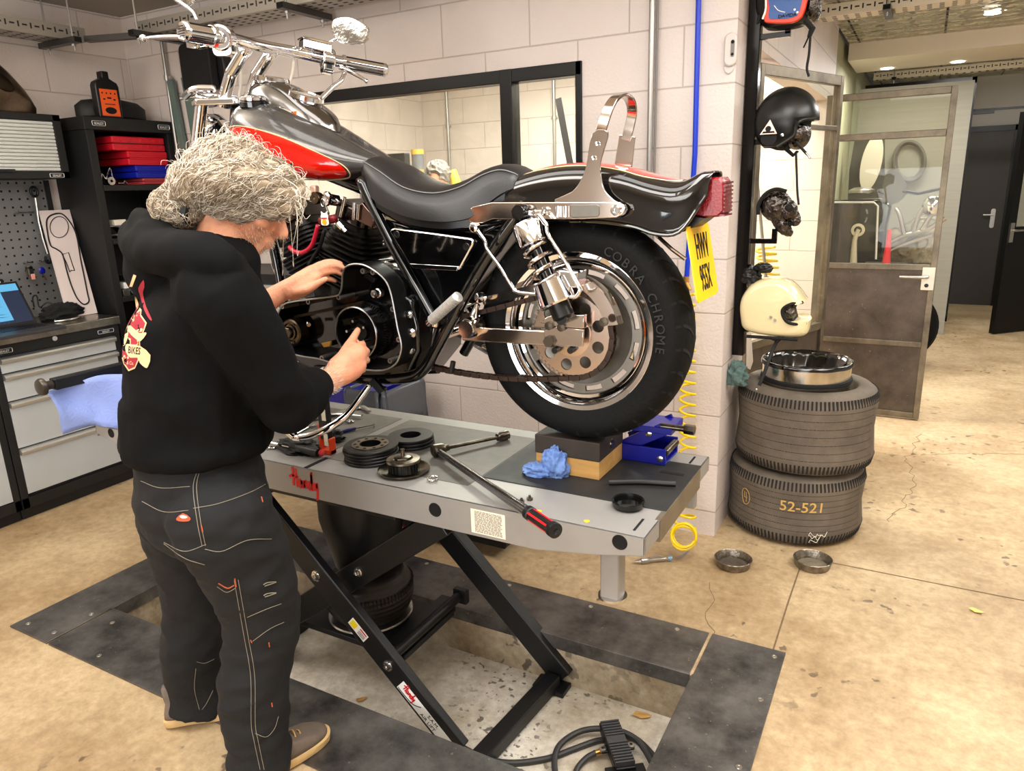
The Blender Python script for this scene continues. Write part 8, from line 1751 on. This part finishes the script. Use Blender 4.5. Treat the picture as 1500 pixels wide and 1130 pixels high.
# ------------------------------------------------------------------ through the glass: store room and display
for x in (-3.95, -2.86, -1.95): conduit(x, 5.985, 1.0, CH, M_galv, 'conduit', {-3.95: 'conduit in the store room corner behind the window', -2.86: 'middle conduit on the store room wall seen through the window', -1.95: 'right conduit on the store room wall seen through the narrow pane'}[x], .014, (2.1,))
M_skin2 = MATS['weathered skin']; hc = P(640, 262, Y=4.6)
b = MB(); b.ell(hc, (.078, .092, .11), n=20, m=14); b.capsule([hc-Z_*.10, hc-Z_*.22], [.055, .06]); b.capsule([hc+V((-.17, .02, -.30)), hc+V((0, 0, -.25)), hc+V((.17, .02, -.30))], [.08, .10, .08]); b.capsule([hc-Z_*.28, hc-Z_*.85], [.16, .15]); b.ell(hc+V((.02, -.09, -.02)), (.015, .02, .02))
for s in (-1, 1): b.capsule([hc+V((.18*s, .02, -.32)), hc+V((.22*s, -.1, -.6)), hc+V((.1*s, -.3, -.62))], [.05, .045, .035]); b.capsule([hc+V((.09*s, 0, -.85)), hc+V((.10*s, -.1, -1.25)), hc+V((.10*s, -.05, -1.60))], [.085, .06, .045])
me = remesh(b, .012, 3, 'person'); pe = link_mesh('person', me, M_skin2); tag(pe, 'person with short curly grey hair seen through the window behind the saddle', 'person')
b = MB(); b.ell(hc+V((0, .015, .035)), (.092, .10, .095), n=24, m=16); me = b.mesh('hair')
random.seed(6)
for v in me.vertices: v.co += (v.co-hc).normalized()*random.uniform(-.006, .012)
link_mesh('hair', me, mat('curly grey hair', (150, 142, 134), .6, noise=.7, nscale=55, rgb2=(70, 64, 58)), pe)
b = MB(); b.capsule([hc-Z_*.27, hc-Z_*.86], [.185, .17], 20, flat=(1, .8)); b.capsule([hc+V((-.18, .02, -.32)), hc+V((.18, .02, -.32))], [.07, .07]); b.build('shirt', mat('navy work shirt', (40, 46, 66), .8), pe, smooth=180); b = MB()
for s in (-1, 1): b.capsule([hc+V((.09*s, 0, -.82)), hc+V((.10*s, -.1, -1.25)), hc+V((.10*s, -.05, -1.56))], [.105, .08, .07])
b.build('trousers', M_jean, pe, smooth=180)
p = P(663, 262, Y=4.75); b = MB(); b.tube([p+V((0, 0, .06)), p+V((.03, 0, -.05)), p+V((.04, 0, -.5)), V((p.x+.04, p.y, .1))], [.03, .045, .045, .05], 12); b.lathe([(.2, 0), (.2, .02), (.05, .1)], (p.x+.04, p.y, 0), Z_, 24); tag(b.build('floor_lamp', mat('yellow enamel stand', (226, 186, 60), .4)), 'yellow stand just right of the person behind the window', 'stand')
ct = thing('cartridge', 'yellow-capped grey tube on a shelf behind the window', 'tube', P(613, 255, Y=5.2)); p = P(613, 249, Y=5.2); q = P(613, 219, Y=5.2)
b = MB(); b.cyl(V((p.x, p.y, p.z)), V((p.x, p.y, q.z-.04)), .052, 20); b.build('tube_body', mat('striped grey print', (120, 120, 124), .5, noise=.3, nscale=20), ct); b = MB(); b.cyl(V((p.x, p.y, q.z-.04)), V((p.x, p.y, q.z)), .054, 20); b.build('tube_cap', mat('mustard cap', (206, 168, 70), .5), ct)
rk2 = thing('store_shelf', 'pale workbench shelf behind the window carrying the yellow-capped tube', 'shelf', (p.x, p.y, 0)); b = MB(); b.bb((p.x-.5, p.y-.2, p.z-.03), (p.x+.1, p.y+.3, p.z-.001)); b.build('shelf_top', mat('mustard bench', (180, 156, 90), .6), rk2, smooth=0); b = MB()
for x in (-.48, .06): b = MB(); b.bb((p.x+x, p.y-.18, 0), (p.x+x+.04, p.y-.14, p.z-.03)); b.build('leg', M_black, rk2, smooth=0); b = MB(); b.bb((p.x+x, p.y+.24, 0), (p.x+x+.04, p.y+.28, p.z-.03)); b.build('leg', M_black, rk2, smooth=0)
q = P(578, 232, Y=4.0); b = MB(); b.bb((q.x-.25, 4.0, q.z-.35), (q.x+.08, 4.06, q.z+.03)); mo = tag(b.build('monitor', M_black, smooth=0, bevel=.004), 'black monitor edge behind the saddle nose, through the window', 'monitor')
b = MB(); b.bb((q.x-.1, 4.0, .02), (q.x-.06, 4.06, q.z-.34)); b.bb((q.x-.3, 3.9, 0), (q.x+.15, 4.16, .03)); b.build('monitor_stand', M_black, mo, smooth=0)
# thin rod and spare coil in the store room by the doors
b = MB(); b.cyl(P(1107, 240, Y=3.9), P(1123, 420, Y=3.9)-Z_*0, .008, 8); tag(b.build('thin_rod', M_galv), 'thin grey rod standing behind the glazed door leaf', 'rod')
b = MB(); c0, c1 = P(1121, 362, Y=4.2), P(1127, 402, Y=4.2); b.tube([c0.lerp(c1, k/48)+V((.05*math.cos(k*PI/6), .05*math.sin(k*PI/6), 0)) for k in range(49)], .007, 7); tag(b.build('hose_coil', MATS['yellow hose']), 'few turns of yellow hose behind the glazed door leaf', 'hose')
# display behind the open door: parked motorcycle, tank, sign, cone
Yd = 6.9
def D(x, y, Y=Yd): return P(x, y, Y=Y)
dm = thing('display_motorcycle', 'motorcycle with a bright engine parked behind the open glazed door', 'motorcycle', D(1330, 395))
FZ = 0
b = MB(); b.slab(catmull([D(x, y, 6.75) for x, y in ((1211, 298), (1217, 293), (1285, 293), (1302, 296), (1306, 304), (1300, 330), (1293, 388), (1212, 388))], 1, True), (0, .3, 0)); b.build('body_box', M_gloss, dm, smooth=0, bevel=.02)
b = MB(); b.tube([D(x, y, 6.74) for x, y in ((1212, 380), (1212, 302), (1217, 296.5), (1280, 296.5), (1286, 302), (1283, 380))], .008, 8); b.build('body_piping', M_white, dm)
b = MB(); o = D(1257, 337, 6.70); b.lathe([(.03, 0), (.052, .004), (.052, .018), (.03, .022)], o, -Y_, 28, closed=True); b.build('boss', mat('cream boss', (206, 196, 172), .4), dm)
b = MB(); b.tube([D(1258, 336, 6.69), D(1252, 352, 6.69), D(1250, 386, 6.69)], [.018, .018, .028], 12, sub=3); b.build('lever_arm', MATS['cream boss'], dm)
b = MB(); b.lathe([(.09, 0), (.10, .01), (.10, .03), (.06, .05), (0, .055)], D(1262, 284, 6.85), Z_, 28); b.build('chrome_lid', M_alu, dm)
M_eng2 = mat('pale polished engine', (188, 180, 160), .3, .9, noise=.5, nscale=18, rgb2=(80, 74, 62))
random.seed(12); b = MB()
for k in range(5): b.lathe([(.05, 0), (.06, .01), (.05, .02)], D(random.uniform(1310, 1365), random.uniform(325, 375), 6.8), -Y_, 20)
b.slab([D(x, y, 6.85) for x, y in ((1300, 345), (1345, 318), (1380, 320), (1372, 386), (1298, 386))], (0, .25, 0)); b.build('engine_block', M_eng2, dm, bevel=.01)
for pts in (((1300, 358), (1325, 345), (1355, 338), (1385, 320)), ((1300, 370), (1330, 356), (1365, 345)), ((1325, 345), (1318, 315), (1312, 305)), ((1338, 340), (1345, 318), (1352, 305)), ((1350, 337), (1358, 325), (1364, 315))):
    b = MB(); b.tube([D(x, y, 6.74) for x, y in pts], .017, 10, sub=3); b.build('pipe', M_alu, dm)
b = MB(); b.ell(D(1366, 302, 6.75), (.075, .06, .08)); b.build('headlamp', M_chr, dm)
b = MB(); b.tube([D(1322, 280, 6.8), D(1345, 284, 6.8), D(1380, 276, 6.8)], .012, 8); b.build('bar', M_black, dm)
for x in (1235, 1322): b = MB(); o = D(x, 400, 6.9); o.z = .31; b.lathe([(.22, -.05), (.29, -.05), (.31, 0), (.29, .05), (.22, .05)], o, Y_, 40, closed=True); b.build('tyre', M_tyre, dm)
b = MB(); b.slab([D(x, y, 6.9) for x, y in ((1215, 390), (1370, 388), (1360, 410), (1225, 412))], (0, .2, 0)); b.build('lower_frame', M_black, dm)
b = MB(); b.slab(catmull([D(x, y, 7.1) for x, y in ((1297, 255), (1312, 248), (1330, 275), (1322, 292), (1305, 300), (1292, 290))], 2, True), (0, .05, 0)); b.build('screen', mat('grey perspex', (110, 106, 98), .2, alpha=.8), dm, smooth=0)
sg = thing('plank_sign', 'dark plank board with a pale elliptical sign behind the glazed door', 'sign', D(1262, 250, 7.6))
b = MB(); b.slab([D(x, y, 7.6) for x, y in ((1252, 205), (1296, 204), (1296, 290), (1242, 292), (1244, 250))], (0, .03, 0)); b.build('plank_panel', mat('dark planks', (74, 70, 62), .6, noise=.4, nscale=6, stretch=(1, 1, 14)), sg, smooth=0)
b = MB(); o = D(1276, 239, 7.45); b.prism([(x*.35, y) for x, y in ngon(36, .235)], o, V((1, .2, 0)), V((.1, 0, 1)), .02); e_ = b.build('ellipse_sign', mat('cream sign face', (214, 204, 184), .5), sg, smooth=0); b = MB(); b.prism([(x*.25+.02, y+.02) for x, y in ngon(20, .07)], o-Y_*.012+V((0, 0, 0)), V((1, .2, 0)), V((.1, 0, 1)), .002, w=-Y_); b.build('sign_spot', M_redp, e_, smooth=0)
hp_ = thing('hose_loops', 'grey hose coiled in big loops on the display wall', 'hose', D(1330, 235, 8.2)); b = MB()
for k in range(3): b.tube([D(1332+(20+1.5*k)*math.cos(2*PI*i/28), 236+(26+1.5*k)*math.sin(2*PI*i/28), 8.2-.02*k) for i in range(28)], .014, 8, closed=True)
b.build('loop', mat('grey hose rubber', (112, 108, 100), .5), hp_)
b = MB(); b.bb((-.66, 8.25, 0), (.28, 8.32, 2.35)); tag(b.build('display_screen', mat('pale slatted screen', (168, 164, 150), .6, noise=.15, nscale=4, stretch=(.3, 1, 10)), smooth=0), 'pale slatted screen standing behind the display', 'screen')
b = MB(); b.lathe([(.03, 0), (.012, .26), (0, .265)], D(1298, 386, 6.5), Z_, 16); tag(b.build('marker_cone', mat('pink red plastic', (226, 50, 62), .5)), 'pinkish red marker cone beside the bright engine', 'cone')
mc = V((D(1298, 386, 6.5).x, 6.5, 0)); b = MB(); b.bb((mc.x-.15, 6.4, 0), (mc.x+.15, 6.62, D(1298, 386, 6.5).z-.001)); tag(b.build('plinth', M_dark, smooth=0), 'dark plinth under the marker cone', 'plinth')
# repeats of one kind carry one group
GR = {'tool_case': 'tool cases on the top shelf', 'slick_tyre': 'stacked slick tyres', 'tin_dish': 'tin dishes on the floor', 'cable_tray': 'slotted cable trays', 'tray_bracket': 'cable tray brackets', 'conduit': 'conduits on the walls', 'peg_hook': 'hooks on the pegboard', 'dry_leaf': 'dry leaves and scraps', 'air_hose': 'air hoses in the pit', 'spotlight': 'ceiling spotlights', 'wooden_block': 'wooden blocks under the tyre', 'small_box': 'small boxes on the lower shelf', 'hand_tool': 'hand tools on the middle shelf', 'glazing_strip': 'glazing strips in the corner', 'tool_cabinet': 'tool cabinets under the worktop', 'screwdriver_bit': 'loose bits on the worktop'}
for o in list(COL.objects):
    k = o.name.split('.')[0]
    if o.parent is None and k in GR and not o.get('group'): o['group'] = GR[k]
